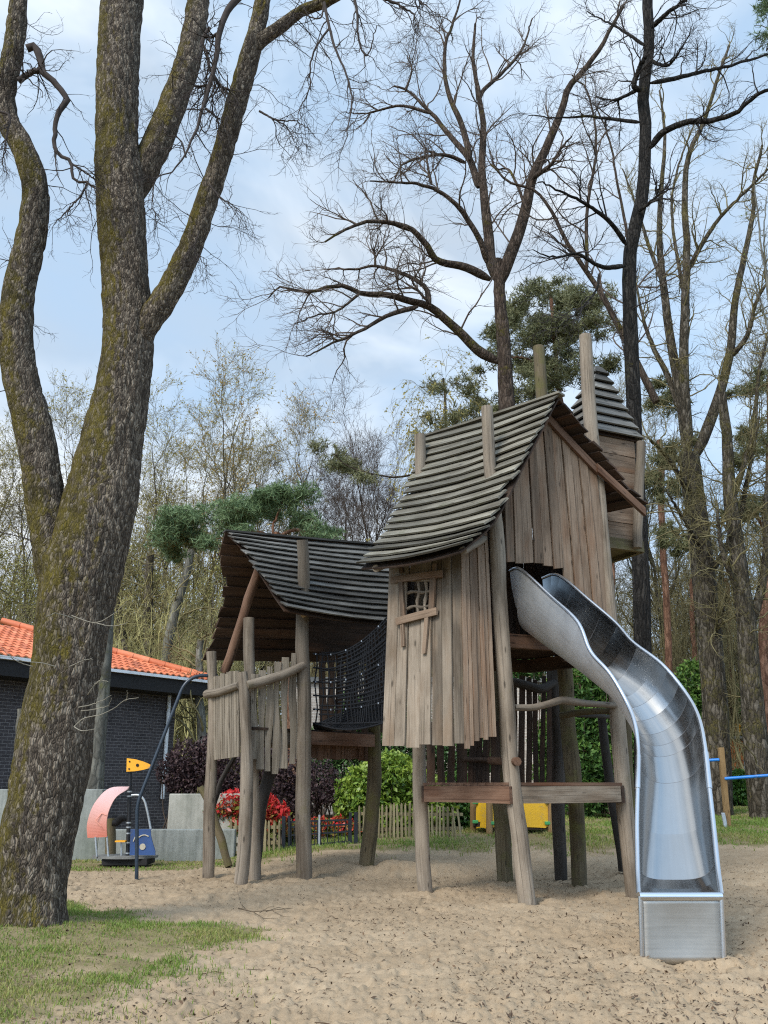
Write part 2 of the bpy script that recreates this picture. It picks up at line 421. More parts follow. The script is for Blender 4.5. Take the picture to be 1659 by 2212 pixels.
def ground_mat():
    k = NT('sand_and_turf'); la = k.attr('rn').outputs['Fac']; tc = k.n('ShaderNodeTexCoord'); v = tc.outputs['Object']
    big = k.noise(v, .55, 5, .6).outputs[0]; mid = k.noise(v, 4, 5, .65).outputs[0]; fine = k.noise(v, 60, 4, .7).outputs[0]; gr = k.noise(v, 260, 2, .6).outputs[0]
    s = k.math('ADD', k.math('MULTIPLY', big, .45), k.math('ADD', k.math('MULTIPLY', mid, .30), k.math('MULTIPLY', fine, .25)))
    sand = k.ramp(s, [(.34, (.25, .183, .116, 1)), (.5, (.362, .273, .180, 1)), (.66, (.445, .348, .238, 1))])
    # crumbs of bark and dead leaf trodden into the sand
    vo = k.n('ShaderNodeTexVoronoi', feature='F1'); vo.inputs['Scale'].default_value = 16; k.l(k.mapv(v, (1, 1, .2)), vo.inputs['Vector'])
    dot = k.ramp(k.math('ADD', vo.outputs['Distance'], k.math('MULTIPLY', k.math('SUBTRACT', fine, .5), .35)), [(.06, (1, 1, 1)), (.14, (0, 0, 0))])
    sel = k.ramp(k.noise(v, 2.6, 3).outputs[0], [(.44, (0, 0, 0)), (.62, (1, 1, 1))])
    sand = k.mix(k.math('MULTIPLY', k.math('MULTIPLY', dot, sel), .75), sand, (.10, .068, .042, 1))
    sand = k.mix(.22, sand, k.ramp(gr, [(.3, (.2, .2, .2)), (.7, (1.0, 1.0, 1.0))]), 'MULTIPLY')
    turf = k.ramp(k.math('ADD', k.math('MULTIPLY', mid, .5), k.math('MULTIPLY', fine, .5)), [(.32, (.13, .10, .055, 1)), (.5, (.20, .165, .085, 1)), (.68, (.30, .235, .145, 1))])
    f = k.math('ADD', la, k.math('MULTIPLY', k.math('SUBTRACT', mid, .5), .9), True)
    c = k.mix(k.ramp(f, [(.35, (0, 0, 0)), (.75, (1, 1, 1))]), sand, turf)
    k.col(c); k.b.inputs['Roughness'].default_value = 1; k.b.inputs['Specular IOR Level'].default_value = .1
    k.bump(k.math('ADD', k.math('MULTIPLY', fine, .8), k.math('MULTIPLY', gr, .35)), .55, .012)
    return k.m
M['ground'] = ground_mat()
ground_patch()

def blades(n, xr, yr, hgt, wid, name, mat, dens_pow=1.0):
    x = RNG.uniform(*xr, n); y = RNG.uniform(*yr, n)
    la = lawn_amount(x, y); cl = .5+.5*fbm(x*2.1, y*2.1, 12., 3)
    keep = RNG.random(n) < (la**dens_pow)*np.clip(cl*1.7-.12, .12, 1)
    x, y, la, cl = x[keep], y[keep], la[keep], cl[keep]; n = len(x)
    z, _ = ground_z(x, y); z = z-.006
    h = hgt*np.where((x < -2.5) & (y > 14), .5, 1.0)*(.45+.9*RNG.random(n))*(.55+.6*np.clip(cl, 0, 1)); a = RNG.uniform(0, 6.283, n); w = wid*(.6+.8*RNG.random(n))
    lean = h*RNG.uniform(.1, .9, n); b = RNG.uniform(0, 6.283, n)
    B = np.stack([x, y, z], -1); S = np.stack([np.cos(a)*w, np.sin(a)*w, 0*a], -1)/2
    L = np.stack([np.cos(b)*lean, np.sin(b)*lean, 0*b], -1); U = np.stack([0*h, 0*h, h], -1)
    V = np.stack([B-S, B+S, B+S*.7+L*.35+U*.6, B-S*.7+L*.35+U*.6, B+L+U*.95], 1)
    rn = np.clip(.16+.62*RNG.random(n)+.34*vnoise(x*1.3, y*1.3, 5.), 0, 1)
    C = np.concatenate([V, np.repeat(rn[:, None, None], 5, 1)], -1).reshape(-1, 4)
    i = np.arange(n)[:, None]*5
    mb = MB(); V = V.reshape(-1, 3)
    mb.add(V, np.concatenate([i+0, i+1, i+2, i+3], 1), C); mb.F.append((np.concatenate([i+3, i+2, i+4], 1), False, 0))
    return mb.build(name, mat)
M['grass'] = leafmat('grass_blade', [(.15, (.36, .30, .13, 1)), (.36, (.24, .26, .07, 1)), (.62, (.13, .215, .035, 1)), (.95, (.22, .30, .065, 1))], .55, .25)
g = blades(210000, (-6.5, -.6), (3.6, 11), .046, .0075, 'grass', M['grass'], 1.4)
tag(g, 'short thin grass growing round the foot of the oak', 'grass', kind='stuff')
g = blades(170000, (-9, 13), (14.6, 27), .075, .016, 'grass', M['grass'])
tag(g, 'green lawn grass beyond the sand, in front of the hedge and trees', 'grass', kind='stuff')

def litter():
    mb = MB()
    n = 60000
    y = 3.6+(RNG.random(n)**1.5)*12; x = (RNG.random(n)-.42)*1.15*(y+.6)
    cl = .5+.5*fbm(x*.8, y*.8, 22., 3); keep = (RNG.random(n) < cl*1.25) & (lawn_amount(x, y) < 1.5)
    x, y = x[keep], y[keep]; n = len(x)
    z, _ = ground_z(x, y)
    l = .006+.019*RNG.random(n)**2.6; w = l*RNG.uniform(.45, 1.0, n); a = RNG.uniform(0, 6.283, n)
    e = RNG.normal(0, .35, n)
    D = np.stack([np.cos(a)*np.cos(e), np.sin(a)*np.cos(e), np.sin(e)], -1)*l[:, None]; S = np.stack([-np.sin(a), np.cos(a), RNG.normal(0, .3, n)], -1)*w[:, None]*.5
    B = np.stack([x, y, z+.002+np.abs(D[:, 2])*.6], -1); up = np.zeros((n, 3)); up[:, 2] = l*RNG.uniform(.0, .45, n)
    V = np.stack([B-D, B-S*.9+up*.4-D*.1, B+D+up, B+S+up*.6], 1).reshape(-1, 3)
    rn = RNG.random(n); C = np.c_[V, np.repeat(rn, 4)]
    mb.add(V, np.arange(n*4).reshape(-1, 4), C)
    # short twigs
    n = 260; y = 3.8+(RNG.random(n)**1.4)*10; x = (RNG.random(n)-.42)*1.1*y; keep = lawn_amount(x, y) < .8; x, y = x[keep], y[keep]; n = len(x)
    a = RNG.uniform(0, 6.283, n); l = RNG.uniform(.02, .10, n)
    t = np.linspace(-1, 1, 4)[None]; px = x[:, None]+np.cos(a)[:, None]*l[:, None]*t+RNG.normal(0, .006, (n, 4)); py = y[:, None]+np.sin(a)[:, None]*l[:, None]*t+RNG.normal(0, .006, (n, 4))
    z, _ = ground_z(px.ravel(), py.ravel()); P = np.stack([px, py, z.reshape(n, 4)+.006], -1)
    mb.tubes(P, np.full((n, 4), .0022)*RNG.uniform(.5, 1.4, (n, 1)), 4)
    k = leafmat('dead_leaf', [(.0, (.045, .03, .02, 1)), (.55, (.085, .055, .034, 1)), (.85, (.15, .09, .05, 1)), (.93, (.27, .10, .045, 1)), (.99, (.40, .27, .15, 1))], .8, 0)
    # use the random value directly
    tag(mb.build('leaf_litter', k), 'crumbs of brown dead leaf and twig scattered over the sand', 'leaf litter', kind='stuff')
litter()

def fallen_branch():
    mb = MB()
    def pt(px, py, h=.03):
        d = math.atan((py-1106)/FPX)-PITCH; Y = CAMH/math.tan(d); p = at(px, py, Y); z, _ = ground_z(p[0], p[1]); p[2] = float(z)+h; return p
    for pts, r in (([(515, 1966), (545, 1975), (590, 1974), (632, 1970)], .010), ([(545, 1975), (570, 1983), (600, 1985)], .006), ([(575, 1974), (600, 1966), (622, 1960)], .005),
                   ([(530, 1970), (520, 1950), (512, 1930)], .006), ([(590, 1974), (612, 1980), (630, 1981)], .004), ([(560, 1975), (580, 1966), (592, 1958)], .004)):
        mb.tube([pt(x, y, .02+.02*random.random()) for x, y in pts], np.linspace(r, r*.4, len(pts))*.7, 6)
    tag(mb.build('fallen_branch', M['twigwood'], org=pt(570, 1975)), 'thin dead branch lying on the open sand in front of the left hut', 'branch')
M['twigwood'] = plain('dead_twig', (.10, .075, .05), .9, 0, .2, .3, 20)
fallen_branch()
# ------------------------------------------------------------------ play tower
def px_tube(mb, pts, Ys, ws, sides=14, n=16, rnd=None, bump=.10, wob=.012, cap=True):
    """tube whose centre runs through view pixels; ws = diameters in pixels"""
    pts = np.asarray(pts, float); k = len(pts); Ys = np.broadcast_to(np.asarray(Ys, float), (k,)); ws = np.broadcast_to(np.asarray(ws, float), (k,))
    P = np.array([at(x, y, Y) for (x, y), Y in zip(pts, Ys)]); R = np.array([w*mpp(y, Y)/2 for w, (x, y), Y in zip(ws, pts, Ys)])
    P, R = resample(P, R, n)
    o = random.random()*50
    t = np.linspace(0, 1, n)*6
    P = P+np.stack([vnoise(t+o, 0*t, 1.), vnoise(t+o, 0*t, 9.), 0*t], -1)*wob
    mb.tube(P, R, sides, cap, True, rnd, 0, bump)
    return P, R
def resample(P, R, n, smooth=True):
    P = np.asarray(P, float); R = np.asarray(R, float); L = np.r_[0, np.cumsum(np.linalg.norm(np.diff(P, axis=0), axis=1))]; L /= L[-1]
    t = np.linspace(0, 1, n)
    if smooth and len(P) > 2:
        # Catmull-Rom on the chord parameter
        out = np.zeros((n, 3)); T = np.zeros_like(P)
        T[1:-1] = (P[2:]-P[:-2])/(L[2:]-L[:-2])[:, None]; T[0] = (P[1]-P[0])/(L[1]-L[0]); T[-1] = (P[-1]-P[-2])/(L[-1]-L[-2])
        i = np.clip(np.searchsorted(L, t, 'right')-1, 0, len(P)-2); h = (L[i+1]-L[i])[:, None]; u = ((t-L[i])[:, None])/h
        out = (2*u**3-3*u**2+1)*P[i]+(u**3-2*u**2+u)*h*T[i]+(-2*u**3+3*u**2)*P[i+1]+(u**3-u**2)*h*T[i+1]
    else: out = np.stack([np.interp(t, L, P[:, q]) for q in range(3)], -1)
    return out, np.interp(t, L, R)

tower = thing('play_tower', 'tall crooked wooden play tower on log stilts with steep slatted roof above the slide', 'play tower', (1.9, 11.8, 0))

def post(parent, pts, Ys, ws, mat='post', label=None, n=16, top_cut=True):
    mb = MB(); px_tube(mb, pts, Ys, ws, n=n)
    o = mb.build('post', M[mat], parent)
    if label: o['label'] = label
    return o
post(tower, [(1139, 1960), (1128, 1850), (1108, 1690), (1092, 1500), (1078, 1300), (1072, 1130), (1058, 1000), (1053, 880)], [10.7]*8, [38, 37, 36, 35, 33, 31, 27, 25])
post(tower, [(919, 1932), (912, 1800), (906, 1640), (906, 1400), (907, 1100), (907, 940)], [11.95]*6, [31, 31, 29, 26, 24, 23])
post(tower, [(1368, 1940), (1350, 1740), (1335, 1550), (1320, 1330), (1296, 1080), (1279, 960), (1264, 726)], [11.6, 11.6, 11.6, 11.6, 11.6, 11.65, 11.7], [34, 36, 34, 27, 27, 29, 27])
post(tower, [(1253, 1924), (1247, 1760), (1238, 1660), (1226, 1600), (1228, 1530), (1216, 1420), (1195, 1150), (1172, 870), (1164, 750)], [12.5]*9, [36, 34, 38, 34, 28, 34, 30, 27, 25], 'post_moss', 'mossy swollen post')
post(tower, [(1214, 1905), (1207, 1780), (1204, 1560), (1196, 1440)], [13.3]*4, [28, 29, 30, 30], 'post_dark', 'dark post')  # darker wood tone than the front posts
post(tower, [(1092, 1905), (1086, 1780), (1078, 1690), (1066, 1400)], [13.2]*4, [36, 34, 32, 28], 'post_moss')
post(tower, [(1345, 1882), (1330, 1780), (1318, 1690), (1297, 1540)], [13.9, 13.9, 13.9, 13.9], [17, 19, 20, 18], 'post_dark', 'dark post')
post(tower, [(1362, 1800), (1355, 1560), (1345, 1380)], [12.6]*3, [20, 20, 18], 'post_moss')

# --- main roof: slats along the ridge, bell-shaped profile
def slat_roof(parent, prof0, prof1, n, mat, name='roof', th=.030, gap=.0, over=.35, ragged=.05, under=None, sag=0.0, step=.055, flip=1, segs=4, trim=None):
    """prof0/prof1: 3-D points ridge->eave at the two ends; n slats, each lapping the one below"""
    mb = MB()
    p0, _ = resample(np.array(prof0), np.zeros(len(prof0)), n+1, True); p1, _ = resample(np.array(prof1), np.zeros(len(prof1)), n+1, True)
    for i in range(n):
        a0, b0, a1, b1 = p0[i], p0[i+1], p1[i], p1[i+1]
        d0 = b0-a0; d1 = b1-a1
        a0 = a0-d0*over*.5; a1 = a1-d1*over*.5
        # lower edge sticks out, upper edge tucks under
        ax = nrm(a1-a0)
        nr0 = nrm(np.cross(ax, nrm(d0)))*flip; nr1 = nrm(np.cross(ax, nrm(d1)))*flip
        w0 = (b0-a0)+nr0*step*.75; w1 = (b1-a1)+nr1*step*.75
        c0 = (a0+b0)/2+nr0*step*.5; c1 = (a1+b1)/2+nr1*step*.5
        tr0, tr1 = (trim(i/n) if trim else (0, 0))
        e0 = random.uniform(-ragged, ragged)-tr0; e1 = random.uniform(-ragged, ragged)-tr1
        s = c0-ax*e0; e = c1+ax*e1
        rn = random.random()
        # plank with sag in the middle
        V = []; C = []; L = np.linalg.norm(e-s)
        for q in range(segs+1):
            u = q/segs; c = lerp(s, e, u); w = lerp(w0, w1, u); t = nrm(lerp(nr0, nr1, u))*th
            c = c-np.array([0, 0, sag*math.sin(math.pi*u)])+t/th*random.uniform(-.006, .006)
            wl = np.linalg.norm(w)
            for x, z in ((-.5, -.5), (.5, -.5), (.5, .5), (-.5, .5)):
                jj = (random.uniform(-.012, .012) if q in (0, segs) else 0)
                V.append(c+w*x*(1+random.uniform(-.03, .03))+t*z+ax*jj); C.append((u*L+rn*41, x*wl, z*th, rn))
        F = []
        for q in range(segs):
            for z in range(4): F.append((q*4+z, q*4+(z+1) % 4, q*4+4+(z+1) % 4, q*4+4+z))
        F += [(3, 2, 1, 0), tuple(segs*4+z for z in range(4))]
        mb.add(V, F, C)
    o = mb.build(name, M[mat], parent)
    if under:  # dark sheet added beneath the slats so the gaps between them read as shade
        ub = MB(); a, _ = resample(np.array(prof0), np.zeros(len(prof0)), 14, True); b, _ = resample(np.array(prof1), np.zeros(len(prof1)), 14, True)
        ax = nrm(b[0]-a[0]); G = []
        for q in range(14):
            d = nrm(a[min(q+1, 13)]-a[max(q-1, 0)]); nr = nrm(np.cross(ax, d))*flip; u = q/13
            G.append([lerp(a[q], b[q], w)-nr*.045+ax*(.03*(1-2*w))-np.array([0, 0, sag*math.sin(math.pi*w)]) for w in np.linspace(0, 1, 7)])
        G = np.array(G); Cc = np.zeros(G.shape[:2]+(4,)); Cc[..., 0] = G[..., 0]; Cc[..., 1] = np.arange(14)[:, None]*.2; Cc[..., 3] = .4
        r, c = G.shape[:2]; i = np.arange(r-1)[:, None]*c+np.arange(c-1)[None]
        ub.add(G.reshape(-1, 3), np.stack([i, i+1, i+c+1, i+c], -1).reshape(-1, 4), Cc.reshape(-1, 4)); uo = ub.build('gap_shade_sheet', M['plank_dark'], parent); s_o = uo.modifiers.new('board', 'SOLIDIFY'); s_o.thickness = .02; s_o.offset = 0
    return o

RF = [at(1207, 856, 10.75), at(1165, 935, 10.52), at(1118, 1030, 10.3), at(1064, 1128, 10.05), at(995, 1186, 9.85)]
RB = [at(918, 947, 12.3), at(890, 1040, 12.0), at(850, 1120, 11.7), at(815, 1178, 11.45), at(774, 1224, 11.2)]
roof = slat_roof(tower, RF, RB, 18, 'shingle', ragged=.03, sag=.05, step=.076, over=.5, th=.026, under=True, flip=-1 if np.cross(RB[0]-RF[0], RF[1]-RF[0])[2] < 0 else 1,
                 trim=lambda u: ((.10 if .5 < u < .62 else 0), 0))
rlabel(roof, 'grey slatted roof slope with green moss')
# far slope, mirrored across the ridge
rd = nrm(RB[0]-RF[0]); acr = nrm(np.cross(rd, [0, 0, 1]))
if acr[0] < 0: acr = -acr
def mirror(P):
    out = []
    for p in P[1]:
        r = p-P[0]; out.append(P[0]+r-2*np.dot(r, acr)*acr)
    return out
RFm = [RF[0], at(1262, 935, 11.15), at(1322, 1008, 11.45), at(1362, 1060, 11.6), at(1400, 1092, 11.75)]
RBm = [p+(RB[0]-RF[0]) for p in RFm]
slat_roof(tower, RFm, RBm, 12, 'plank_dark', ragged=.03, step=.05, flip=1 if np.cross(RBm[0]-RFm[0], RFm[1]-RFm[0])[2] > 0 else -1)
# ridge capping
mb = MB(); mb.plank(RF[0]+[0, 0, .02]+rd*-.05, RB[0]+[0, 0, .02]+rd*.05, acr*.16, [0, 0, .03], 3, .01); mb.build('ridge_board', M['shingle'], tower)
# log purlin ends under the eave
for (x, y, Y), (x2, y2, Y2) in (((812, 1228, 11.02), (850, 1212, 11.6)), ((1000, 1190, 9.98), (1045, 1164, 10.7))):
    mb = MB(); P = np.array([at(x, y, Y), at(x2, y2, Y2)]); mb.tube(P, [.05, .05], 12); mb.build('purlin', M['post'], tower)

# --- gable wall (planks), with the slide opening cut out of its foot
AC = lambda px: 10.78+(px-1090)/(1318-1090)*.80
def gable_pt(s, y):
    x0 = np.interp(y, [900, 1075, 1330], [1084, 1090, 1097]); x1 = np.interp(y, [900, 1000, 1330], [1270, 1287, 1325])
    x = x0+s*(x1-x0); return x
def gable_top(x):
    return np.interp(x, [1060, 1115, 1183, 1290, 1330], [1130, 1020, 905, 1012, 1050])+6
def gable_bot(i, s):
    return [1214, 1216, 1215, 1218, 1222, 1228, 1330, 1333, 1335, 1338, 1340, 1341][min(i, 11)]
mb = MB(); N = 11; edges = np.r_[0, np.cumsum([.9, .8, 1.15, .95, 1.0, 1.0, 1.0, .9, .8, .9, 1.0])]; edges /= edges[-1]
wn = nrm(np.cross(at(1318, 1200, AC(1318))-at(1090, 1200, AC(1090)), [0, 0, 1])); wn = wn if wn[1] < 0 else -wn
for i in range(N):
    s0, s1 = edges[i]+.005, edges[i+1]-.005
    yb = gable_bot(i, s0)+random.uniform(-2, 2)
    xm = gable_pt((s0+s1)/2, 1000)
    # polygon: follow the roof line at the top
    xa = [gable_pt(s0, yb), gable_pt(s1, yb)]
    ta, tb = gable_top(gable_pt(s0, 1000)), gable_top(gable_pt(s1, 1000))
    xl, xr = gable_pt(s0, ta), gable_pt(s1, tb)
    pts = [(xa[0], yb), (xa[1], yb+random.uniform(-2, 2)), (gable_pt(s1, 1180), 1180), (xr, tb)]
    if xl < 1183 < xr: pts.append((1183, 911))
    pts += [(xl, ta), (gable_pt(s0, 1180), 1180)]
    P = [at(x, y, AC(x))+wn*(.015*(i % 2)+random.uniform(0, .006)) for x, y in pts]
    rn = random.random(); n = len(P); t = -wn*.028
    V = np.r_[np.array(P), np.array(P)+t]
    Cc = np.array([(p[2]+rn*41, p[0]*1.15, (0 if q < n else .03), rn) for q, p in enumerate(np.r_[np.array(P), np.array(P)])])
    mb.add(V, [list(range(n))], Cc); mb.add(V, [list(range(n, 2*n))[::-1]], Cc)
    mb.add(V, [((q+1) % n, q, n+q, n+(q+1) % n) for q in range(n)], Cc)
gw = mb.build('gable_wall', M['plank_warm'], tower); rlabel(gw, 'brown upright boards of the gable above the slide')
# barge board along the right verge
mb = MB()
a = at(1183, 903, AC(1183)-.05); b = at(1286, 1012, AC(1286)-.05); c = at(1392, 1106, 11.75)
dw = np.array([0, 0, -.13])
mb.plank(a, b+(b-a)*.04, dw, wn*.05, 3, .004); mb.plank(b+wn*.03, c+wn*.0, dw*.92, wn*.05, 3, .004)
mb.build('barge_board', M['plank_red'], tower)
mb = MB(); mb.plank(at(1183, 903, AC(1183)-.06), at(1112, 1035, 10.62), dw*.8, wn*.05, 2); mb.build('barge_board', M['plank_red'], tower)

# --- flared plank wall on the left, with the barred window
def wall_x(s, y):   # s 0..1 wide face, 1..2 return face
    l = np.interp(y, [1100, 1225, 1400, 1620], [842, 840, 833, 824]); c = np.interp(y, [1100, 1190, 1620], [993, 995, 1004]); r = np.interp(y, [1100, 1160, 1600], [1048, 1053, 1072])
    return l+s*(c-l) if s <= 1 else c+(s-1)*(r-c)
def wall_Y(s, y):
    fl = np.interp(y, [1150, 1620], [0, -.28])
    base = 11.45-.85*s if s <= 1 else 10.60+.12*(s-1)
    return base+fl
def wall_top(x): return np.interp(x, [800, 850, 950, 995, 1020, 1060], [1217, 1208, 1190, 1172, 1150, 1112])
bots = [1613, 1611, 1614, 1610, 1611, 1613, 1607, 1618, 1612, 1600, 1594, 1598, 1590, 1590, 1587, 1585]
ed = [0, .155, .29, .46, .60, .735, .87, 1.0, 1.16, 1.30, 1.46, 1.60, 1.74, 1.88, 2.0]
WIN = (878, 933, 1256, 1330)
mb = MB(); mbr = MB()
def wpt(s, y, out=0.0):
    p = at(wall_x(s, y), y, wall_Y(s, y)); return p
n_face = nrm(np.cross(wpt(.9, 1400)-wpt(.1, 1400), [0, 0, 1])); n_face = n_face if n_face[1] < 0 else -n_face
n_ret = nrm(np.cross(wpt(1.9, 1400)-wpt(1.1, 1400), [0, 0, 1])); n_ret = n_ret if n_ret[1] < 0 else -n_ret
def wplank(m, s0, s1, y0, y1, nn, rn, off):
    V = []; C = []; k = 6
    for q in range(k+1):
        y = y0+(y1-y0)*q/k
        for s, d in ((s0, 0), (s1, 0), (s1, .028), (s0, .028)):
            p = wpt(s, y)+nn*(off-d); V.append(p); C.append((p[2]+rn*41, s*1.0, d, rn))
    F = []
    for q in range(k):
        for z in range(4): F.append((q*4+z, q*4+4+z, q*4+4+(z+1) % 4, q*4+(z+1) % 4))
    F += [(0, 1, 2, 3), (k*4+3, k*4+2, k*4+1, k*4)]
    m.add(V, F, C)
for i in range(len(ed)-1):
    s0, s1 = ed[i]+.007, ed[i+1]-.007; sm = (s0+s1)/2
    nn = n_face if sm < 1 else n_ret
    yt = wall_top(wall_x(sm, 1200)); yb = bots[i]+random.uniform(-2, 2); rn = random.random(); off = .014*(i % 2)+random.uniform(-.004, .004)
    m = mb if sm < 1 else mbr
    xl, xr = wall_x(s0, 1290), wall_x(s1, 1290)
    if xr > WIN[0]+2 and xl < WIN[1]-2:
        # split the plank around the window
        fs = lambda x: (x-wall_x(0, 1290))/(wall_x(1, 1290)-wall_x(0, 1290))
        wplank(m, s0, s1, yt, WIN[2], nn, rn, off); wplank(m, s0, s1, WIN[3], yb, nn, rn, off)
        if xl < WIN[0]: wplank(m, s0, fs(WIN[0]), WIN[2], WIN[3], nn, rn, off)
        if xr > WIN[1]: wplank(m, fs(WIN[1]), s1, WIN[2], WIN[3], nn, rn, off)
    else: wplank(m, s0, s1, yt, yb, nn, rn, off)
side = mb.build('side_wall', M['plank'], tower); rlabel(side, 'flared grey plank wall with a small barred window')
rw = mbr.build('side_wall', M['plank_warm'], tower); rlabel(rw, 'narrow brown plank return beside the front post')
# window frame boards and crooked bars
def wp(x, y, out): 
    s = (x-wall_x(0, y))/(wall_x(1, y)-wall_x(0, y)); return wpt(s, y)+n_face*out
def board(m, x0, y0, x1, y1, wpx, out=.045, th=.03, horiz=True):
    a, b = wp(x0, y0, out), wp(x1, y1, out); w = wpx*mpp(y0, 11.1)
    d = nrm(b-a); wv = nrm(np.cross(d, n_face))*w
    m.plank(a, b, wv, n_face*th, 3, .004, jit=.006)
fr = MB()
board(fr, 850, 1254, 962, 1241, 15, .05); board(fr, 863, 1344, 950, 1321, 16, .055)
board(fr, 871, 1258, 876, 1336, 11, .042); board(fr, 941, 1250, 936, 1326, 14, .042)
board(fr, 874, 1345, 876, 1398, 9, .045); board(fr, 928, 1332, 921, 1412, 10, .045)
board(fr, 870, 1226, 872, 1238, 9, .045); board(fr, 944, 1220, 943, 1236, 9, .045)
wf = fr.build('window_frame', M['plank_warm'], side)
br = MB()
for pts in ([(900, 1252), (904, 1277), (899, 1300), (903, 1332)], [(917, 1250), (920, 1278), (915, 1305), (919, 1330)],
            [(876, 1282), (892, 1277), (910, 1280), (936, 1273)], [(876, 1316), (892, 1309), (910, 1312), (936, 1304)]):
    P = np.array([wp(x, y, -.02) for x, y in pts]); P, R = resample(P, np.full(len(P), .021), 8); br.tube(P, R*(1+.2*np.sin(np.arange(8)*2.1)), 8)
br.build('window_bars', M['plank'], side)

# --- upper floor, back walls and dark interior
zU = float(at(1150, 1385, 10.95)[2])
A_, B_, C_, D_ = (at(1078, 1385, 10.9), at(905, 1385, 11.95), at(1322, 1385, 11.6), None)
D_ = B_+(C_-A_)
mb = MB()
for i in range(14):
    u0 = i/14+.004; u1 = (i+1)/14-.004
    p, q = lerp(A_, B_, (u0+u1)/2), lerp(C_, D_, (u0+u1)/2)
    mb.plank([*p[:2], zU+.02], [*q[:2], zU+.02], (B_-A_)/14*.96, [0, 0, .035], 1)
mb.build('upper_deck', M['plank_dark'], tower)
mb = MB()
mb.plank(at(1084, 1383, 10.86), at(1218, 1392, 11.28), [0, 0, -.17], wn*.07, 3, .004); mb.build('deck_beam', M['plank_red'], tower)
mb = MB()
mb.plank(at(1215, 1415, 11.4), at(1330, 1420, 11.7), [0, 0, -.16], wn*.06); mb.plank([*B_[:2], zU-.10], [*D_[:2], zU-.10], [0, 0, -.18], [.05, .05, 0])
mb.plank([*A_[:2], zU-.10], [*B_[:2], zU-.10], [0, 0, -.18], [.06, .05, 0]); mb.plank([*C_[:2], zU-.10], [*D_[:2], zU-.10], [0, 0, -.18], [.06, .05, 0])
mb.build('deck_beam', M['plank_dark'], tower)
def upright_wall(p, q, z0, z1, n, gapf, mat, name, parent, skip=lambda u: False, z1f=None):
    mb = MB(); p = np.asarray(p, float); q = np.asarray(q, float)
    d = (q-p)/n; nn = nrm(np.cross(d, [0, 0, 1]))
    for i in range(n):
        u = (i+.5)/n
        if skip(u): continue
        c = p+d*(i+.5); zt = z1 if z1f is None else z1f(u)
        mb.plank([c[0], c[1], z0+random.uniform(-.02, .02)], [c[0]+random.uniform(-.01, .01), c[1], zt+random.uniform(-.03, .03)], d*(1-gapf), nn*.03, 2, .005)
    return mb.build(name, M[mat], parent)
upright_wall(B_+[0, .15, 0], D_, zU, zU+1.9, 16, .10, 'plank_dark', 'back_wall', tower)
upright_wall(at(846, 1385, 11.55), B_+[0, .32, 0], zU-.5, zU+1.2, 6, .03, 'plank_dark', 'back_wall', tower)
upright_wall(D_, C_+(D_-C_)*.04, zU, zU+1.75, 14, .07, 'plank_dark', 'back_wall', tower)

# --- lower deck (at eye height) with beams, seen edge-on
zD = CAMH
a0, a1, a2 = at(913, 1690, 11.75), at(1098, 1690, 10.62), at(1344, 1690, 11.45)
e = nrm(a0-a1); f = nrm(a2-a1); back0 = a0+nrm(a2-a1)*1.7; 
mb = MB(); depth = a0-a1
for i in range(12):
    p = a1+depth*((i+.5)/12); q = p+(a2-a1)
    mb.plank([p[0], p[1], zD-.018], [q[0], q[1], zD-.018], depth/12*.96, [0, 0, .036], 2, .002)
mb.build('lower_deck', M['plank_red'], tower)
mb = MB()
s_ = lambda p, z: np.array([p[0], p[1], z])
mb.plank(s_(a0-e*.05, zD-.036-.1), s_(a1-e*.03, zD-.036-.1), [0, 0, .19], nrm(np.cross(e, [0, 0, 1]))*.05, 3, .004); mb.build('deck_beam', M['plank_red'], tower)
mb = MB()
mb.plank(s_(a1+f*.05, zD-.036-.1), s_(a2-f*.06, zD-.036-.1), [0, 0, .19], wn*.05, 3, .004)
bo = mb.build('deck_beam', M['plank'], tower); rlabel(bo, 'grey weathered beam at the front of the low deck')
mb = MB(); b2 = a2+depth
mb.plank(s_(a2, zD-.14), s_(b2, zD-.14), [0, 0, .2], f*.05); mb.plank(s_(a0, zD-.14), s_(b2, zD-.14), [0, 0, .2], e*.05); mb.plank(s_(lerp(a1, a2, .5), zD-.14), s_(lerp(a0, b2, .5), zD-.14), [0, 0, .2], f*.05)
mb.build('deck_beam', M['plank_dark'], tower)
# dark railings behind the low deck
def picket_row(parent, pxs, ytop, ybot, Yf, wpx, mat, name='picket', curve=3):
    for i, x in enumerate(pxs):
        Y = Yf(x); mb = MB(); w = wpx*random.uniform(.8, 1.15)*mpp(1650, Y)
        yt = ytop(x)+random.uniform(-6, 6); yb = ybot(x)+random.uniform(-2, 2)
        p, q = at(x+random.uniform(-2, 2), yt, Y), at(x, yb, Y)
        mb.plank(q, p, [w, 0, 0], [0, .028, 0], 5, .012, w1=[w*random.uniform(.75, 1), 0, 0], jit=.004); mb.build(name, M[mat], parent)
mb = MB()
px_tube(mb, [(1100, 1472), (1130, 1478), (1165, 1488), (1190, 1478), (1210, 1470)], [12.75, 12.9, 13.05, 13.2, 13.3], [19, 19, 20, 18, 17])
rail = mb.build('back_railing', M['post_dark'], tower); ORG[rail.name] = ORG[tower.name]
picket_row(rail, [1110, 1127, 1142, 1157, 1172, 1186, 1199], lambda x: 1462+abs(x-1165)*.05, lambda x: 1692, lambda x: 12.8+(x-1100)*.0045, 12.5, 'plank_dark')
mb = MB(); px_tube(mb, [(1000, 1640), (1060, 1642), (1118, 1646)], [12.4]*3, [11]*3, 8, 6); rail2 = mb.build('side_railing', M['plank_dark'], tower); ORG[rail2.name] = ORG[tower.name]
picket_row(rail2, [930, 953, 975, 998, 1020, 1034, 1050, 1070], lambda x: 1560, lambda x: 1692, lambda x: 12.5, 20, 'plank_dark')
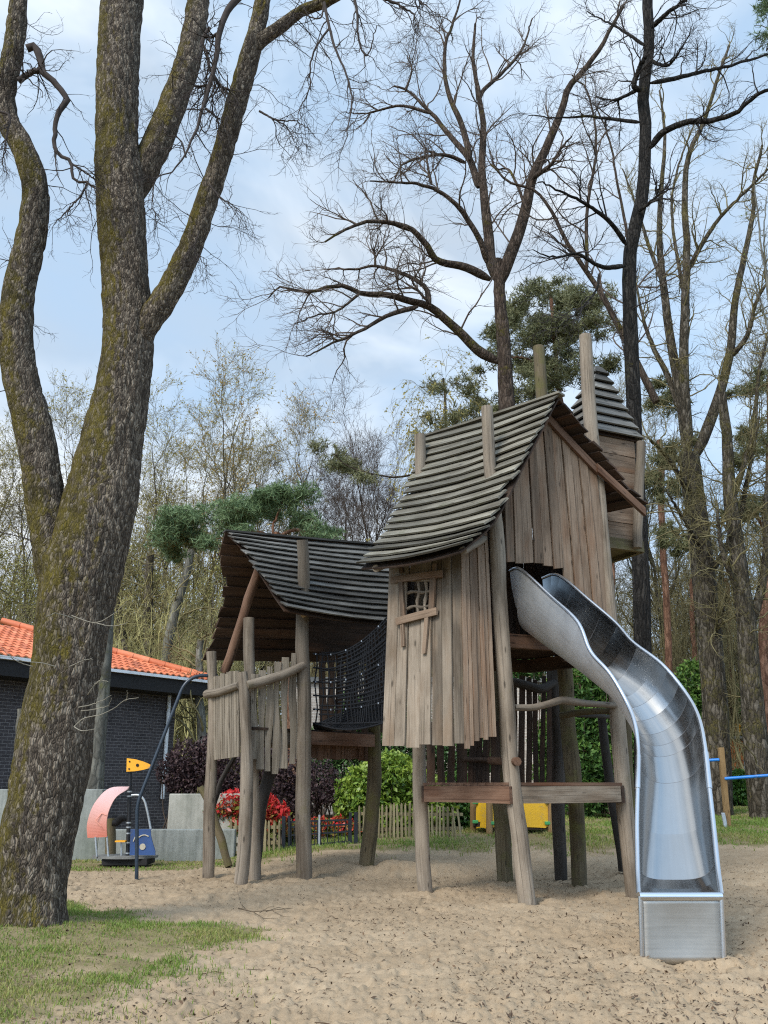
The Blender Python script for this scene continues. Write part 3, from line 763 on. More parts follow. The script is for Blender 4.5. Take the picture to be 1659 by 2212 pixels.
# bent log hand rails on the right
mb = MB(); px_tube(mb, [(1108, 1528), (1150, 1528), (1190, 1519), (1215, 1513), (1260, 1519), (1330, 1524)], [10.75, 10.9, 11.0, 11.15, 11.3, 11.5], [14, 15, 15, 16, 15, 13]); mb.build('hand_rail', M['post'], tower)
mb = MB(); px_tube(mb, [(1213, 1546), (1260, 1538), (1325, 1536)], [12.35, 12.0, 11.7], [15, 14, 13], n=8); mb.build('hand_rail', M['post_moss'], tower)
mb = MB(); px_tube(mb, [(1240, 1545), (1297, 1547), (1345, 1552)], [13.4, 13.6, 13.9], [9, 9, 9], n=8); mb.build('hand_rail', M['post_dark'], tower)

# --- turret hung on the back right corner
tur = MB()
ap = at(1289, 794, 12.75); 
def ring(z, r): return [np.array([tc_[0]+x*r, tc_[1]+y*r, z]) for x, y in tdir]
c3 = at(1330, 938, 12.3); zE = c3[2]-.02
e1 = nrm((at(1393, 955, 12.6)-at(1268, 918, 12.15))[:2]); e2 = np.array([-e1[1], e1[0]]); tc_ = c3[:2]+e2*.43
tdir = [(-e1-e2), (e1-e2), (e1+e2), (-e1+e2)]
apex = np.array([ap[0], ap[1], ap[2]])
half = .45; nS = 8
corn = [np.array([tc_[0]+d[0]*half, tc_[1]+d[1]*half, zE]) for d in tdir]
topq = [np.array([apex[0]+d[0]*.05, apex[1]+d[1]*.05, apex[2]]) for d in tdir]
for sd in range(4):
    c0, c1 = corn[sd], corn[(sd+1) % 4]; t0, t1 = topq[sd], topq[(sd+1) % 4]
    for i in range(nS):
        f0, f1 = i/nS, (i+1)/nS
        bell = lambda u: u+.10*math.sin(math.pi*u)*-1
        a0_, a1_ = lerp(t0, c0, f0), lerp(t1, c1, f0); b0_, b1_ = lerp(t0, c0, f1), lerp(t1, c1, f1)
        nn = nrm(np.cross(c1-c0, t0-c0)); nn = nn if np.dot(nn[:2], (c0+c1)[:2]/2-tc_) > 0 else -nn
        ex = nrm(b1_-b0_)*.03
        Vv = [a0_-nn*.0, a1_, b1_+nn*.06+ex, b0_+nn*.06-ex]; V = np.r_[np.array(Vv), np.array(Vv)-nn*.03]
        rn = random.random(); C = [(((p-c0)@nrm(c1-c0))+rn*41, (p[2]), 0, rn) for p in V]
        tur.add(V, [(0, 1, 2, 3), (7, 6, 5, 4), (0, 3, 7, 4), (1, 5, 6, 2), (3, 2, 6, 7), (0, 4, 5, 1)], C)
turret = tur.build('turret_roof', M['shingle_dark'], tower); sh_ = MB(); sh_.add([apex-[0, 0, .08]]+[c_*1.0-np.array([0, 0, .03])+(np.array([tc_[0], tc_[1], c_[2]])-c_)*.08 for c_ in corn], [(0, 1, 2), (0, 2, 3), (0, 3, 4), (0, 4, 1)]); sh_.build('turret_sheathing', M['plank_dark'], tower)
rlabel(turret, 'small pyramid roof of dark slats on the turret')
tw = MB(); hw = .37
zF = at(1345, 1175, 12.1)[2]
for sd in range(4):
    d0, d1 = tdir[sd], tdir[(sd+1) % 4]
    p0 = np.array([tc_[0]+d0[0]*hw, tc_[1]+d0[1]*hw, 0]); p1 = np.array([tc_[0]+d1[0]*hw, tc_[1]+d1[1]*hw, 0])
    nn = nrm(np.cross(p1-p0, [0, 0, 1]))
    hN = 6
    for i in range(hN):
        z = lerp(zF+.12, zE-.02, (i+.5)/hN)
        tw.plank(p0+[0, 0, z], p1+[0, 0, z], [0, 0, (zE-zF-.14)/hN*.97], nn*.03*(1+.4*(i % 2)), 2, .006)
tw.build('turret_wall', M['plank_warm'], tower)
fb = MB()
p0 = np.array([tc_[0]+tdir[0][0]*hw, tc_[1]+tdir[0][1]*hw, zF+.06]); p1 = np.array([tc_[0]+tdir[1][0]*hw, tc_[1]+tdir[1][1]*hw, zF+.06]); p2 = np.array([tc_[0]+tdir[2][0]*hw, tc_[1]+tdir[2][1]*hw, zF+.06]); p3 = np.array([tc_[0]+tdir[3][0]*hw, tc_[1]+tdir[3][1]*hw, zF+.06])
fb.plank(p0, p1, [0, 0, .16], nrm(np.cross(p1-p0, [0, 0, 1]))*.07); fb.plank(p1, p2, [0, 0, .16], nrm(np.cross(p2-p1, [0, 0, 1]))*.07); fb.plank(lerp(p0, p3, .5), lerp(p1, p2, .5), (p3-p0)*.98, [0, 0, .04])
fb.build('turret_floor', M['post_moss'], tower)
post(tower, [(1377, 1184), (1380, 1080), (1383, 955)], [12.33, 12.33, 12.33], [21, 21, 20], 'toypost' if False else 'post', 'short round post hanging below the turret corner', 8)
# round bar end beside the front post, bolts
mb = MB(); mb.tube([at(1118, 1645, 10.55), at(1060, 1643, 11.4)], [.05, .05], 10); mb.build('cross_bar', M['plank_red'], tower)
# ------------------------------------------------------------------ stainless steel slide
def steel(name, r0, r1, tint=(.50, .515, .54, 1), brushed=True):
    k = NT(name); tc = k.n('ShaderNodeTexCoord'); v = tc.outputs['Object']; wc = k.attr('wc').outputs['Vector']
    n1 = k.noise(v, 2.3, 5, .65).outputs[0]; n2 = k.noise(k.mapv(wc, (1.2, 60, 60)), 1, 4, .6).outputs[0]; n3 = k.noise(v, 45, 3, .7).outputs[0]
    s = k.math('ADD', k.math('MULTIPLY', n1, .6), k.math('MULTIPLY', n2, .4))
    k.col(k.ramp(s, [(.3, tuple(c*.86 for c in tint[:3])+(1,)), (.7, tint)]))
    k.b.inputs['Metallic'].default_value = 1
    rr = k.n('ShaderNodeMapRange'); rr.inputs['From Min'].default_value = .3; rr.inputs['From Max'].default_value = .7; rr.inputs['To Min'].default_value = r0; rr.inputs['To Max'].default_value = r1
    k.l(s, rr.inputs[0]); k.l(rr.outputs[0], k.b.inputs['Roughness'])
    k.bump(k.math('ADD', n2, k.math('MULTIPLY', n3, .4)), .015, .002)
    return k.m
M['steel'] = steel('polished_steel', .13, .26, (.47, .47, .465, 1))
M['steel_rail'] = steel('steel_tube', .24, .30, (.66, .69, .73, 1))
M['steel_panel'] = steel('brushed_steel_panel', .38, .55, (.50, .49, .46, 1))
ST = [((1102, 1234, 10.85), (1172, 1250, 11.25), .72, 2.2), ((1125, 1231, 10.62), (1206, 1243, 11.02), .74, 2.2), ((1190, 1290, 10.2), (1268, 1294, 10.62), .66, 2.2),
      ((1248, 1344, 9.8), (1329, 1346, 10.25), .58, 2.2), ((1275, 1408, 9.55), (1366, 1388, 9.95), .43, 2.2), ((1318, 1456, 9.3), (1428, 1434, 9.6), .40, 2.2),
      ((1354, 1518, 9.1), (1479, 1495, 9.3), .38, 2.2), ((1372, 1565, 8.9), (1508, 1548, 9.0), .37, 2.2), ((1379, 1620, 8.7), (1522, 1610, 8.7), .36, 2.3),
      ((1378, 1690, 8.4), (1531, 1690, 8.4), .34, 2.5), ((1376, 1780, 8.1), (1541, 1780, 8.1), .31, 2.9), ((1377, 1850, 7.86), (1548, 1850, 7.86), .27, 3.4), ((1378, 1895, 7.70), (1553, 1895, 7.70), .145, 4.4), ((1380, 1934, 7.52), (1558, 1934, 7.52), .05, 5.5)]
slide = thing('slide', 'long curved stainless steel slide running from the tower down to the sand', 'slide', (2.3, 7.6, 0))
Lp = np.array([at(*s[0]) for s in ST]); Rp = np.array([at(*s[1]) for s in ST]); dn = np.array([s[2:] for s in ST])
NS = 110
par = np.linspace(0, 1, len(ST))
def rs(P):
    # resample by station index so both rims stay in step
    k = len(P); t = np.linspace(0, k-1, NS); i = np.clip(np.floor(t).astype(int), 0, k-2); u = (t-i)[:, None]
    T = np.gradient(P, axis=0); T[1:-1] = (P[2:]-P[:-2])/2
    return (2*u**3-3*u**2+1)*P[i]+(u**3-2*u**2+u)*T[i]+(-2*u**3+3*u**2)*P[i+1]+(u**3-u**2)*T[i+1]
def smooth(P, it):
    for _ in range(it):
        Q = P.copy(); Q[1:-1] = (P[:-2]+2*P[1:-1]+P[2:])/4; P = Q
    return P
Ls, Rs, ds = smooth(rs(Lp), 3), smooth(rs(Rp), 3), smooth(rs(dn), 3)
mid = (Ls+Rs)/2; tan = nrm(np.gradient(smooth(mid, 6), axis=0)); sid = Rs-Ls
down = np.cross(tan, nrm(sid)); down *= np.sign(-down[:, 2:3]); down = nrm(down*.75+np.array([0, 0, -1])*.25)
NP = 29; ph = np.linspace(0, math.pi, NP)
SEC = np.zeros((NS, NP, 3))
for i in range(NS):
    n = ds[i, 1]; c = np.cos(ph); s = np.sin(ph)
    x = -np.sign(c)*np.abs(c)**(2/n); y = np.abs(s)**(2/n)
    SEC[i] = mid[i]+x[:, None]*sid[i]/2+y[:, None]*ds[i, 0]*down[i]
arc = np.r_[0, np.cumsum(np.linalg.norm(np.diff(mid, axis=0), axis=1))]
def grid_add(mb, G, smooth=True, C=None):
    r, c = G.shape[:2]; i = np.arange(r-1)[:, None]*c+np.arange(c-1)[None]
    F = np.stack([i, i+1, i+c+1, i+c], -1).reshape(-1, 4)
    mb.add(G.reshape(-1, 3), F, C, smooth)
mb = MB()
# rolled sheet segments, each straight along its length and butt-welded to the next
CUTS = [0, 5, 9, 13, 17, 21, 26, 31, 35, 40, 44, 48, 52, 56, 60, 68, 80, 91, 96, 100, 104, NS-1]
for s0, s1 in zip(CUTS[:-1], CUTS[1:]):
    nn_ = 5; G = np.array([lerp(SEC[s0], SEC[s1], u) for u in np.linspace(0, 1, nn_)]); C = np.zeros((nn_, NP, 4)); C[..., 0] = np.linspace(arc[s0], arc[s1], nn_)[:, None]; C[..., 1] = np.linspace(0, .9, NP)[None]; C[..., 3] = random.random()
    grid_add(mb, G, True, C.reshape(-1, 4))
M['steel_out'] = steel('matte_steel', .5, .65, (.62, .62, .62, 1))
ch = mb.build('chute', [M['steel_out'], M['steel']], slide)
so = ch.modifiers.new('sheet', 'SOLIDIFY'); so.thickness = .006; so.offset = 0; so.material_offset = 1; so.use_rim = False
for nm, Q in (('side_rail', Ls), ('side_rail', Rs)):
    mb = MB(); mb.tube(Q+np.array([0, 0, .006]), .021, 12, True, True); mb.build(nm, M['steel_rail'], slide)
# welded seams between the chute sections
M['seam'] = plain('weld_line', (.16, .16, .17), .5, .6, .5, .2, 10)
for q in (13, 21, 35, 44, 48, 52, 56, 60, 68, 91):
    mb = MB(); S = SEC[q][1:-1]; cen = S.mean(0); inn = S+(mid[q]-S)*.004
    mb.tube(inn-down[q]*.001, .0022, 6, True, True); mb.build('weld_seam', M['seam'], slide)
# rim sleeves at the joint
for Q in (Ls, Rs):
    mb = MB(); mb.tube(Q[69:78]+np.array([0, 0, .006]), .026, 12, True, True); mb.build('rail_sleeve', M['steel_rail'], slide)
# exit panel with folded edges and rolled lip
l0, r0 = at(1383, 1938, 7.46), at(1558, 1938, 7.46); l1, r1 = at(1387, 2082, 7.46), at(1564, 2082, 7.46)
mb = MB(); nseg = 10; G = np.zeros((nseg+1, nseg+1, 3))
for i in range(nseg+1):
    for j in range(nseg+1):
        p = lerp(lerp(l0, r0, i/nseg), lerp(l1, r1, i/nseg), j/nseg); p = p+np.array([0, .012*math.sin(math.pi*i/nseg)*math.sin(math.pi*j/nseg), 0]); G[j, i] = p
Cg = np.zeros((nseg+1, nseg+1, 4)); Cg[..., :3] = G[..., [0, 2, 1]]; Cg[..., 3] = .5
grid_add(mb, G, True, Cg.reshape(-1, 4)); pn = mb.build('exit_panel', M['steel_panel'], slide)
so = pn.modifiers.new('sheet', 'SOLIDIFY'); so.thickness = .005
for a, b in ((l0, l1), (r0, r1)):
    mb = MB()
    mb.tube(np.array([lerp(a, b, t) for t in np.linspace(-.02, 1, 6)])+np.array([0, -.004, 0]), .019, 10)
    mb.build('panel_edge', M['steel_rail'], slide)
mb = MB(); lp = np.array([lerp(l0, r0, t) for t in np.linspace(-.01, 1.01, 8)])+np.array([0, .005, .004]); mb.tube(lp, .034, 16); mb.build('exit_lip', M['steel_rail'], slide)
mb = MB()
sc0 = SEC[-1]; G = np.stack([sc0, np.array([[p[0], 7.465, l0[2]+.03] for p in sc0])]); grid_add(mb, G, True); mb.build('exit_lip', M['steel'], slide)
# ------------------------------------------------------------------ left hut
hut = thing('play_hut', 'low crooked play hut on log legs with sagging dark slatted roof, left of the tower', 'play hut', (-1.4, 13.8, 0))
post(hut, [(451, 1900), (454, 1700), (460, 1560), (456, 1408)], [13.6]*4, [27, 26, 20, 22])
post(hut, [(520, 1912), (528, 1800), (534, 1640), (531, 1540), (524, 1452)], [12.9]*5, [30, 30, 27, 24, 21])
post(hut, [(551, 1902), (548, 1760), (545, 1600), (540, 1450), (538, 1335)], [13.35]*5, [27, 26, 25, 24, 22])
post(hut, [(657, 1900), (655, 1750), (656, 1560), (654, 1330), (657, 1240), (653, 1166)], [13.45, 13.45, 13.45, 13.4, 13.2, 13.05], [36, 33, 31, 29, 27, 24])
post(hut, [(789, 1886), (803, 1780), (808, 1700), (806, 1562)], [14.6]*4, [33, 31, 30, 28], 'post_moss')
post(hut, [(494, 1872), (470, 1790), (447, 1725), (432, 1700)], [15.0, 15.1, 15.2, 15.2], [17, 18, 17, 14], 'post_moss', 'short leaning log behind the hut legs')
post(hut, [(553, 1890), (566, 1740), (590, 1640)], [13.6, 13.7, 13.8], [20, 24, 26], 'post_dark')
post(hut, [(455, 1770), (474, 1700), (495, 1655), (508, 1630)], [13.8, 13.9, 14.0, 14.1], [12, 11, 11, 11], 'post_dark', 'thin bent brace under the deck', 12)
HF = [at(491, 1153, 13.3), at(520, 1182, 13.15), at(556, 1232, 13.0), at(590, 1285, 12.85), at(612, 1316, 12.75)]
HB = [at(905, 1186, 14.9), at(905, 1225, 14.75), at(900, 1275, 14.5), at(895, 1320, 14.3), at(890, 1348, 14.15)]
slat_roof(hut, HF, HB, 14, 'shingle_dark', ragged=.05, sag=.05, step=.078, over=.5, th=.026, under=True, flip=-1 if np.cross(HB[0]-HF[0], HF[1]-HF[0])[2] < 0 else 1, segs=6,
          trim=lambda u: ((.05 if u > .78 else 0), 0))
HFm = [HF[0], at(480, 1212, 13.6), at(487, 1268, 14.0), at(482, 1315, 14.3), at(462, 1372, 14.6), at(437, 1428, 14.8)]
HBm = [p+(HB[0]-HF[0]) for p in HFm]
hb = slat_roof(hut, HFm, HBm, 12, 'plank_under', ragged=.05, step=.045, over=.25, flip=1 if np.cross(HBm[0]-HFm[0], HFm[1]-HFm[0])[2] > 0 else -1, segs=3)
rlabel(hb, 'far roof slope showing its brown underside through the open gable')
hr = nrm(HB[0]-HF[0])
mb = MB(); mb.plank(HF[0]+[0, 0, .03]-hr*.05, HB[0]+[0, 0, .02], nrm(np.cross(hr, [0, 0, 1]))*.16, [0, 0, .03], 4, .012); mb.build('ridge_board', M['shingle_dark'], hut)
# leaning barge pole in the open gable
mb = MB(); P, R = px_tube(mb, [(559, 1228), (522, 1340), (486, 1452)], [13.3, 13.5, 13.75], [19, 20, 20], 12, 8); mb.build('gable_pole', M['plank_red'], hut)
mb = MB(); mb.tube([at(655, 1328, 13.25), at(672, 1322, 13.6)], [.045, .045], 10); mb.build('purlin', M['toypost'], hut)
# deck and beams
zH = float(at(700, 1578, 13.6)[2])
q1, q2, q3, q4 = at(462, 1640, 13.55), at(528, 1650, 12.95), at(657, 1600, 13.5), at(806, 1585, 14.5)
def zz(p, z): return np.array([p[0], p[1], z])
lft = at(452, 1600, 13.6); frt = at(530, 1600, 12.95); mid_ = at(656, 1600, 13.5); rgt = at(808, 1600, 14.5); frt = frt+[.1, .05, 0]; lft = lft+[.12, .0, 0]; bk = rgt+(lft-frt)*1.1; bk0 = lft
mb = MB()
for i in range(14):
    u = (i+.5)/14
    p, q = lerp(frt, rgt, u), lerp(lft, bk, u)
    mb.plank(zz(p, zH), zz(q, zH), (rgt-frt)/14*.97*np.array([1, 1, 0]), [0, 0, .035])
mb.build('deck', M['plank_dark'], hut)
mb = MB(); mb.plank(zz(mid_, zH-.11), zz(rgt, zH-.11), [0, 0, .19], [.03, -.05, 0], 3, .004); mb.build('deck_beam', M['plank_red'], hut)
mb = MB(); mb.plank(zz(lft, zH-.14), zz(frt, zH-.14), [0, 0, .2], [.04, .04, 0]); mb.plank(zz(frt, zH-.11)+[0, .16, 0], zz(mid_, zH-.11)+[0, .16, 0], [0, 0, .19], [-.03, .05, 0], 3, .004)
mb.plank(zz(bk0, zH-.12), zz(bk, zH-.12), [0, 0, .2], [.03, .05, 0]); mb.build('deck_beam', M['plank'], hut)
upright_wall(zz(lerp(mid_, rgt, .02)+[.05, .5, 0], 0), zz(rgt+[.1, .4, 0], 0), zH-.40, zH-.06, 12, .05, 'plank_red', 'deck_apron', hut)
# slat panel between the two left posts
mb = MB(); px_tube(mb, [(446, 1500), (480, 1493), (516, 1480)], [13.6, 13.3, 12.9], [18, 17, 15], n=8); rl = mb.build('left_railing', M['post'], hut); ORG[rl.name] = ORG[hut.name]
for i, x in enumerate(np.linspace(464, 513, 11)):
    u = (x-460)/58; Y = 13.55-.6*u; mb = MB(); w = 4.6*mpp(1550, Y)
    mb.plank(at(x+2, 1642-8*u, Y), at(x, 1462-14*u+random.uniform(-3, 3), Y), nrm([.6, -.8, 0])*w*2.0, [.02, .015, 0], 4, .004); mb.build('picket', M['picket'], rl)
# wavy pickets on the front
mb = MB(); px_tube(mb, [(532, 1480), (575, 1470), (615, 1456), (655, 1438)], [12.88, 13.05, 13.2, 13.38], [20, 21, 20, 19], n=10); rl2 = mb.build('front_railing', M['post'], hut); ORG[rl2.name] = ORG[hut.name]
for i, (xt, xb, yt, yb) in enumerate([(551, 547, 1456, 1640), (567, 562, 1448, 1662), (583, 578, 1440, 1666), (600, 594, 1430, 1672), (617, 612, 1420, 1660), (635, 631, 1411, 1650), (647, 645, 1420, 1640)]):
    Y = 13.05+(xt-545)*.0036; mb = MB(); w = 16*mpp(1550, Y)
    P = [at(xb, yb, Y), at(lerp(xb, xt, .33)+random.uniform(-2.5, 2.5), lerp(yb, yt, .33), Y), at(lerp(xb, xt, .66)+random.uniform(-2.5, 2.5), lerp(yb, yt, .66), Y), at(xt, yt, Y)]
    P, R = resample(P, np.zeros(4), 9); rn = random.random()
    V = []; C = []; Lc = 0
    for q, p in enumerate(P):
        ww = w*(.85+.2*math.sin(q*.9+i*2)); tt = np.array([.0, .03, 0])
        for a, b in ((-.5, -.5), (.5, -.5), (.5, .5), (-.5, .5)):
            V.append(p+np.array([ww*a, .35*ww*a, 0])+tt*b); C.append((q*.15+rn*41, a*ww, b*.03, rn))
    F = []
    for q in range(8):
        for z in range(4): F.append((q*4+z, q*4+(z+1) % 4, q*4+4+(z+1) % 4, q*4+4+z))
    F += [(3, 2, 1, 0), (32, 33, 34, 35)]
    mb.add(V, F, C); mb.build('picket', M['picket'], rl2)
# back wall of the hut: wavy gaps between dark boards, solid top
bw = MB()
p0, p1 = at(655, 1500, 14.9), at(900, 1500, 15.9)
nn = nrm(np.cross(p1-p0, [0, 0, 1]))
for i in range(4):
    z = lerp(at(700, 1330, 14.9)[2], at(700, 1405, 14.9)[2], (i+.5)/4)
    bw.plank(zz(p0, z), zz(p1, z), [0, 0, .17], nn*.03, 2, .004)
bwo = bw.build('back_wall', M['plank_dark'], hut)
for i, x in enumerate([700, 716, 733, 749, 764, 793, 806, 822, 840, 856, 872]):
    Y = 14.9+(x-655)*.0041; mb = MB(); w = 17*mpp(1480, Y); 
    mb.plank(at(x+random.uniform(-4, 4), 1582, Y), at(x+random.uniform(-3, 3), 1400, Y), [w, 0, 0], [0, .03, 0], 5, .03, w1=[w*.8, 0, 0]); mb.build('picket', M['plank_dark'], bwo)

# ------------------------------------------------------------------ black climbing net between the houses
def net():
    t = thing('climbing_net', 'black rope climbing net slung between the hut deck and the tower wall', 'climbing net', (-.3, 13.6, 2.0))
    def strand(mb, P, r, k=14):
        P, R = resample(P, np.full(len(P), r), k); mb.tube(P, R, 6)
    # near side: rows fan out from the hut post up to the tower
    hutL = lambda v: at(677, 1412+v*150, 13.75)
    twR = lambda v: at(835, 1335+v*225, 12.6)
    sideB_L = lambda v: at(690, 1412+v*150, 14.75); twB = lambda v: at(900, 1330+v*225, 13.6)
    near = MB(); Mm = lambda v: at(752, 1412+v*152, 13.2)
    def pth(v, u):
        a, b, c_ = hutL(v), Mm(v), twR(v); q = .5
        w = (1-u)**2*a+2*u*(1-u)*(b*1.15-(a+c_)*.075)+u*u*c_; return w-np.array([0, 0, .18*u*(1-u)*(1-v)])
    for v in np.linspace(0, 1, 6):
        strand(near, [pth(v, u) for u in np.linspace(0, 1, 7)], .015)
    for u in list(np.linspace(.04, .5, 6))+list(np.linspace(.55, 1, 14)):
        pts = []
        for v in np.linspace(0, 1, 6):
            pts.append(pth(v, u)+np.array([.02*math.sin(v*9+u*20), 0, 0]))
        strand(near, pts, .011, 12)
    for v in np.linspace(.03, .75, 15):
        strand(near, [pth(v, u) for u in np.linspace(.36, 1, 6)], .015)
    near.build('side_net', M['rope'], t)
    far = MB()
    for v in np.linspace(0, 1, 9):
        a, b = sideB_L(v), twB(v); m = lerp(a, b, .5)+np.array([0, 0, -.16*(1-v)-.03]); strand(far, [a, m, b], .016)
    for u in np.linspace(.3, 1, 17):
        pts = []
        for v in np.linspace(0, 1, 6):
            a, b = sideB_L(v), twB(v); pts.append(lerp(a, b, u)+np.array([.03*math.sin(v*9+u*20), 0, -4*(.16*(1-v)+.03)*u*(1-u)]))
        strand(far, pts, .014, 10)
    far.build('side_net', M['rope'], t)
    # belly: close mesh floor rising toward the tower
    fl = MB(); fb_ = MB()
    def fp(u, w):
        a = lerp(at(677, 1562, 13.75), at(690, 1562, 14.75), w); b = lerp(at(835, 1560, 12.6), at(900, 1470, 13.6), w)
        return lerp(a, b, u)+np.array([0, 0, -.10*math.sin(math.pi*u)-.12*math.sin(math.pi*w)+.30*u*w])
    for w in np.linspace(0, 1, 15): strand(fl, [fp(u, w) for u in np.linspace(0, 1, 6)], .015, 12)
    for u in np.linspace(0, 1, 26): strand(fl, [fp(u, w) for w in np.linspace(0, 1, 5)], .015, 8)
    fl.build('floor_net', M['rope'], t)
    for v in (0, .4, .8):
        for u in (.04, .26, .47, .68, .9):
            p = pth(v, u)+np.array([0, -.012, 0]); fb_ = MB(); fb_.tube([p-[.0, 0, .012], p+[0, 0, .012]], [.014, .014], 8); fb_.build('rope_clamp', M['ferrule'], t)
net()
# fireman's pole
mb = MB(); P, R = resample([at(295, 1912, 13.3), at(295, 1850, 13.3), at(296, 1750, 13.3), at(300, 1732, 13.3), at(312, 1690, 13.3), at(400, 1475, 13.4), at(408, 1464, 13.4), at(425, 1459, 13.45), at(468, 1460, 13.6)], np.full(9, .033), 60)
# keep straight runs straight: linear with rounded corners
pp = [at(295, 1925, 13.3), at(296, 1738, 13.3), at(397, 1478, 13.45), at(423, 1459, 13.5), at(470, 1460, 13.62)]
def rounded(pts, r, k=6):
    pts = [np.asarray(p, float) for p in pts]; out = [pts[0]]
    for i in range(1, len(pts)-1):
        a, b, c = pts[i-1], pts[i], pts[i+1]; d0 = nrm(a-b)*min(r, np.linalg.norm(a-b)*.45); d1 = nrm(c-b)*min(r, np.linalg.norm(c-b)*.45)
        for u in np.linspace(0, 1, k): out.append((1-u)**2*(b+d0)+2*u*(1-u)*b+u*u*(b+d1))
    out.append(pts[-1]); return np.array(out)
mb = MB(); mb.tube(rounded(pp, .14), .027, 12)
tag(mb.build('climbing_pole', M['bluepole'], org=at(295, 1912, 13.3)), 'bent dark blue steel sliding pole standing in the sand left of the hut', 'pole')
# ------------------------------------------------------------------ helpers for the garden side
def proj(p):
    d = np.asarray(p, float)-np.array([0, 0, CAMH]); fw = d[1]*CP+d[2]*SP; up = -d[1]*SP+d[2]*CP
    return 829.5+FPX*d[0]/fw, 1106-FPX*up/fw
def foot(px, py, Y):
    """ground point under the pixel column"""
    p = at(px, py, Y)
    for _ in range(4):
        z = float(ground_z(p[0], p[1])[0]) if Y < 29 else float(gz(p[0], p[1]))
        py2 = proj([p[0], Y, z])[1]; p = at(px, py2, Y)
    p[2] = z; return p
def paint(name, c, rough=.45, var=.15):
    k = NT(name); tc = k.n('ShaderNodeTexCoord'); v = tc.outputs['Object']; a = k.noise(v, 2.2, 5, .65).outputs[0]; b = k.noise(v, 22, 4, .7).outputs[0]
    base = k.ramp(a, [(.3, tuple(q*(1-var) for q in c)+(1,)), (.7, tuple(min(1, q*(1+var)) for q in c)+(1,))]); g = k.ramp(k.math('ADD', k.math('MULTIPLY', a, .5), k.math('MULTIPLY', b, .5)), [(.36, (1, 1, 1)), (.46, (0, 0, 0))])
    gm = sum(c)/3; k.col(k.mix(k.math('MULTIPLY', g, .55), base, (gm*.5+.02, gm*.47+.02, gm*.4+.015, 1))); k.b.inputs['Roughness'].default_value = rough; k.b.inputs['Specular IOR Level'].default_value = .4; k.bump(b, .08, .004); return k.m
M['yellow'] = paint('yellow_board', (.70, .40, .022), .45, .12); M['amber'] = paint('amber_board', (.78, .36, .02)); M['blue'] = paint('blue_board', (.025, .065, .19), .5, .25)
M['green'] = paint('green_plastic', (.06, .30, .10)); M['bluebar'] = paint('bright_blue_tube', (.02, .20, .62), .35); M['black'] = paint('black_paint', (.012, .013, .016), .45)
M['galv'] = plain('galvanised_steel', (.42, .45, .47), .45, .7, .5, .2, 14); M['white'] = paint('white_paint', (.72, .74, .76), .5, .08); M['darkgreen'] = paint('dark_green_paint', (.012, .04, .04), .5)
M['rubber'] = plain('black_rubber', (.018, .017, .017), .8, 0, .3, .3, 20); M['gateblack'] = paint('gate_paint', (.012, .016, .022), .4)
M['greyboard'] = plain('grey_deck_board', (.16, .16, .15), .8, 0, .3, .3, 8); M['cut'] = plain('routed_mark', (.42, .38, .30), .8, 0, .2, .2, 30)
def pinkmat():
    k = NT('sun_faded_red_board'); tc = k.n('ShaderNodeTexCoord'); v = tc.outputs['Object']; sx = k.n('ShaderNodeSeparateXYZ'); k.l(v, sx.inputs[0])
    z = k.math('ADD', k.math('MULTIPLY', sx.outputs[2], .8), k.math('MULTIPLY', k.math('SUBTRACT', k.noise(v, 3, 4).outputs[0], .5), .25))
    k.col(k.ramp(z, [(.30, (.72, .19, .12, 1)), (.62, (.74, .36, .30, 1)), (1.0, (.78, .52, .52, 1))])); k.b.inputs['Roughness'].default_value = .5
    return k.m
M['pink'] = pinkmat()

# ------------------------------------------------------------------ spinner toy
YC = 15.9
car = thing('spinner_toy', 'small playground roundabout with faded pink curved board, blue board and yellow flag', 'roundabout', foot(276, 1866, YC))
def c(x, y, dy=0): return at(x, y, YC+dy)
def board_poly(name, pts, mat, th=.03, dy=0, parent=car, bev=.006):
    mb = MB(); P = np.array([at(x, y, YC+dy) for x, y in pts]); P[:, 1] = YC+dy
    mb.prism(P[::-1], [0, -th, 0]); return mb.build(name, mat, parent, bevel=bev)
mb = MB(); zt = c(276, 1849)[2]; xl, xr = c(197, 1849)[0], c(338, 1849)[0]; xc = (xl+xr)/2; rr = (xr-xl)/2
a = np.linspace(0, 2*math.pi, 48, endpoint=False); mb.prism(np.c_[xc+rr*np.cos(a), YC+.1+rr*.7*np.sin(a), np.full(48, zt-.03)], [0, 0, .035]); mb.build('platform', M['greyboard'], car)
mb = MB(); x0, x1 = c(227, 1858)[0], c(323, 1858)[0]; zb = c(276, 1866)[2]
mb.box([(x0+x1)/2, YC+.1, (zt+zb)/2-.02], [(x1-x0)/2, 0, 0], [0, .28, 0], [0, 0, (zt-zb)/2-.012]); mb.build('base', M['rubber'], car)
for x in (236, 282, 316):
    mb = MB(); p = c(x, 1868); mb.tube([[p[0], YC-.12, zb+.02], [p[0], YC-.12, zb-.12]], [.03, .04], 10); mb.build('leg', M['rubber'], car)
mb = MB(); mb.tube([c(276, 1847), c(279, 1750), c(282, 1640)], [.036]*3, 14); mast = mb.build('mast', M['black'], car)
for y in (1710, 1720, 1777, 1787, 1800, 1820, 1843):
    mb = MB(); x = np.interp(y, [1640, 1847], [282, 276]); p = c(x, y); mb.tube([p-[0, 0, .012], p+[0, 0, .012]], [.043, .043], 14); mb.build('clamp', M['galv'], mast)
fl = board_poly('flag', [(275, 1638), (292, 1640), (310, 1645), (324, 1651), (328, 1655), (324, 1659), (310, 1663), (292, 1666), (274, 1667)], M['amber'], .03, -.04)
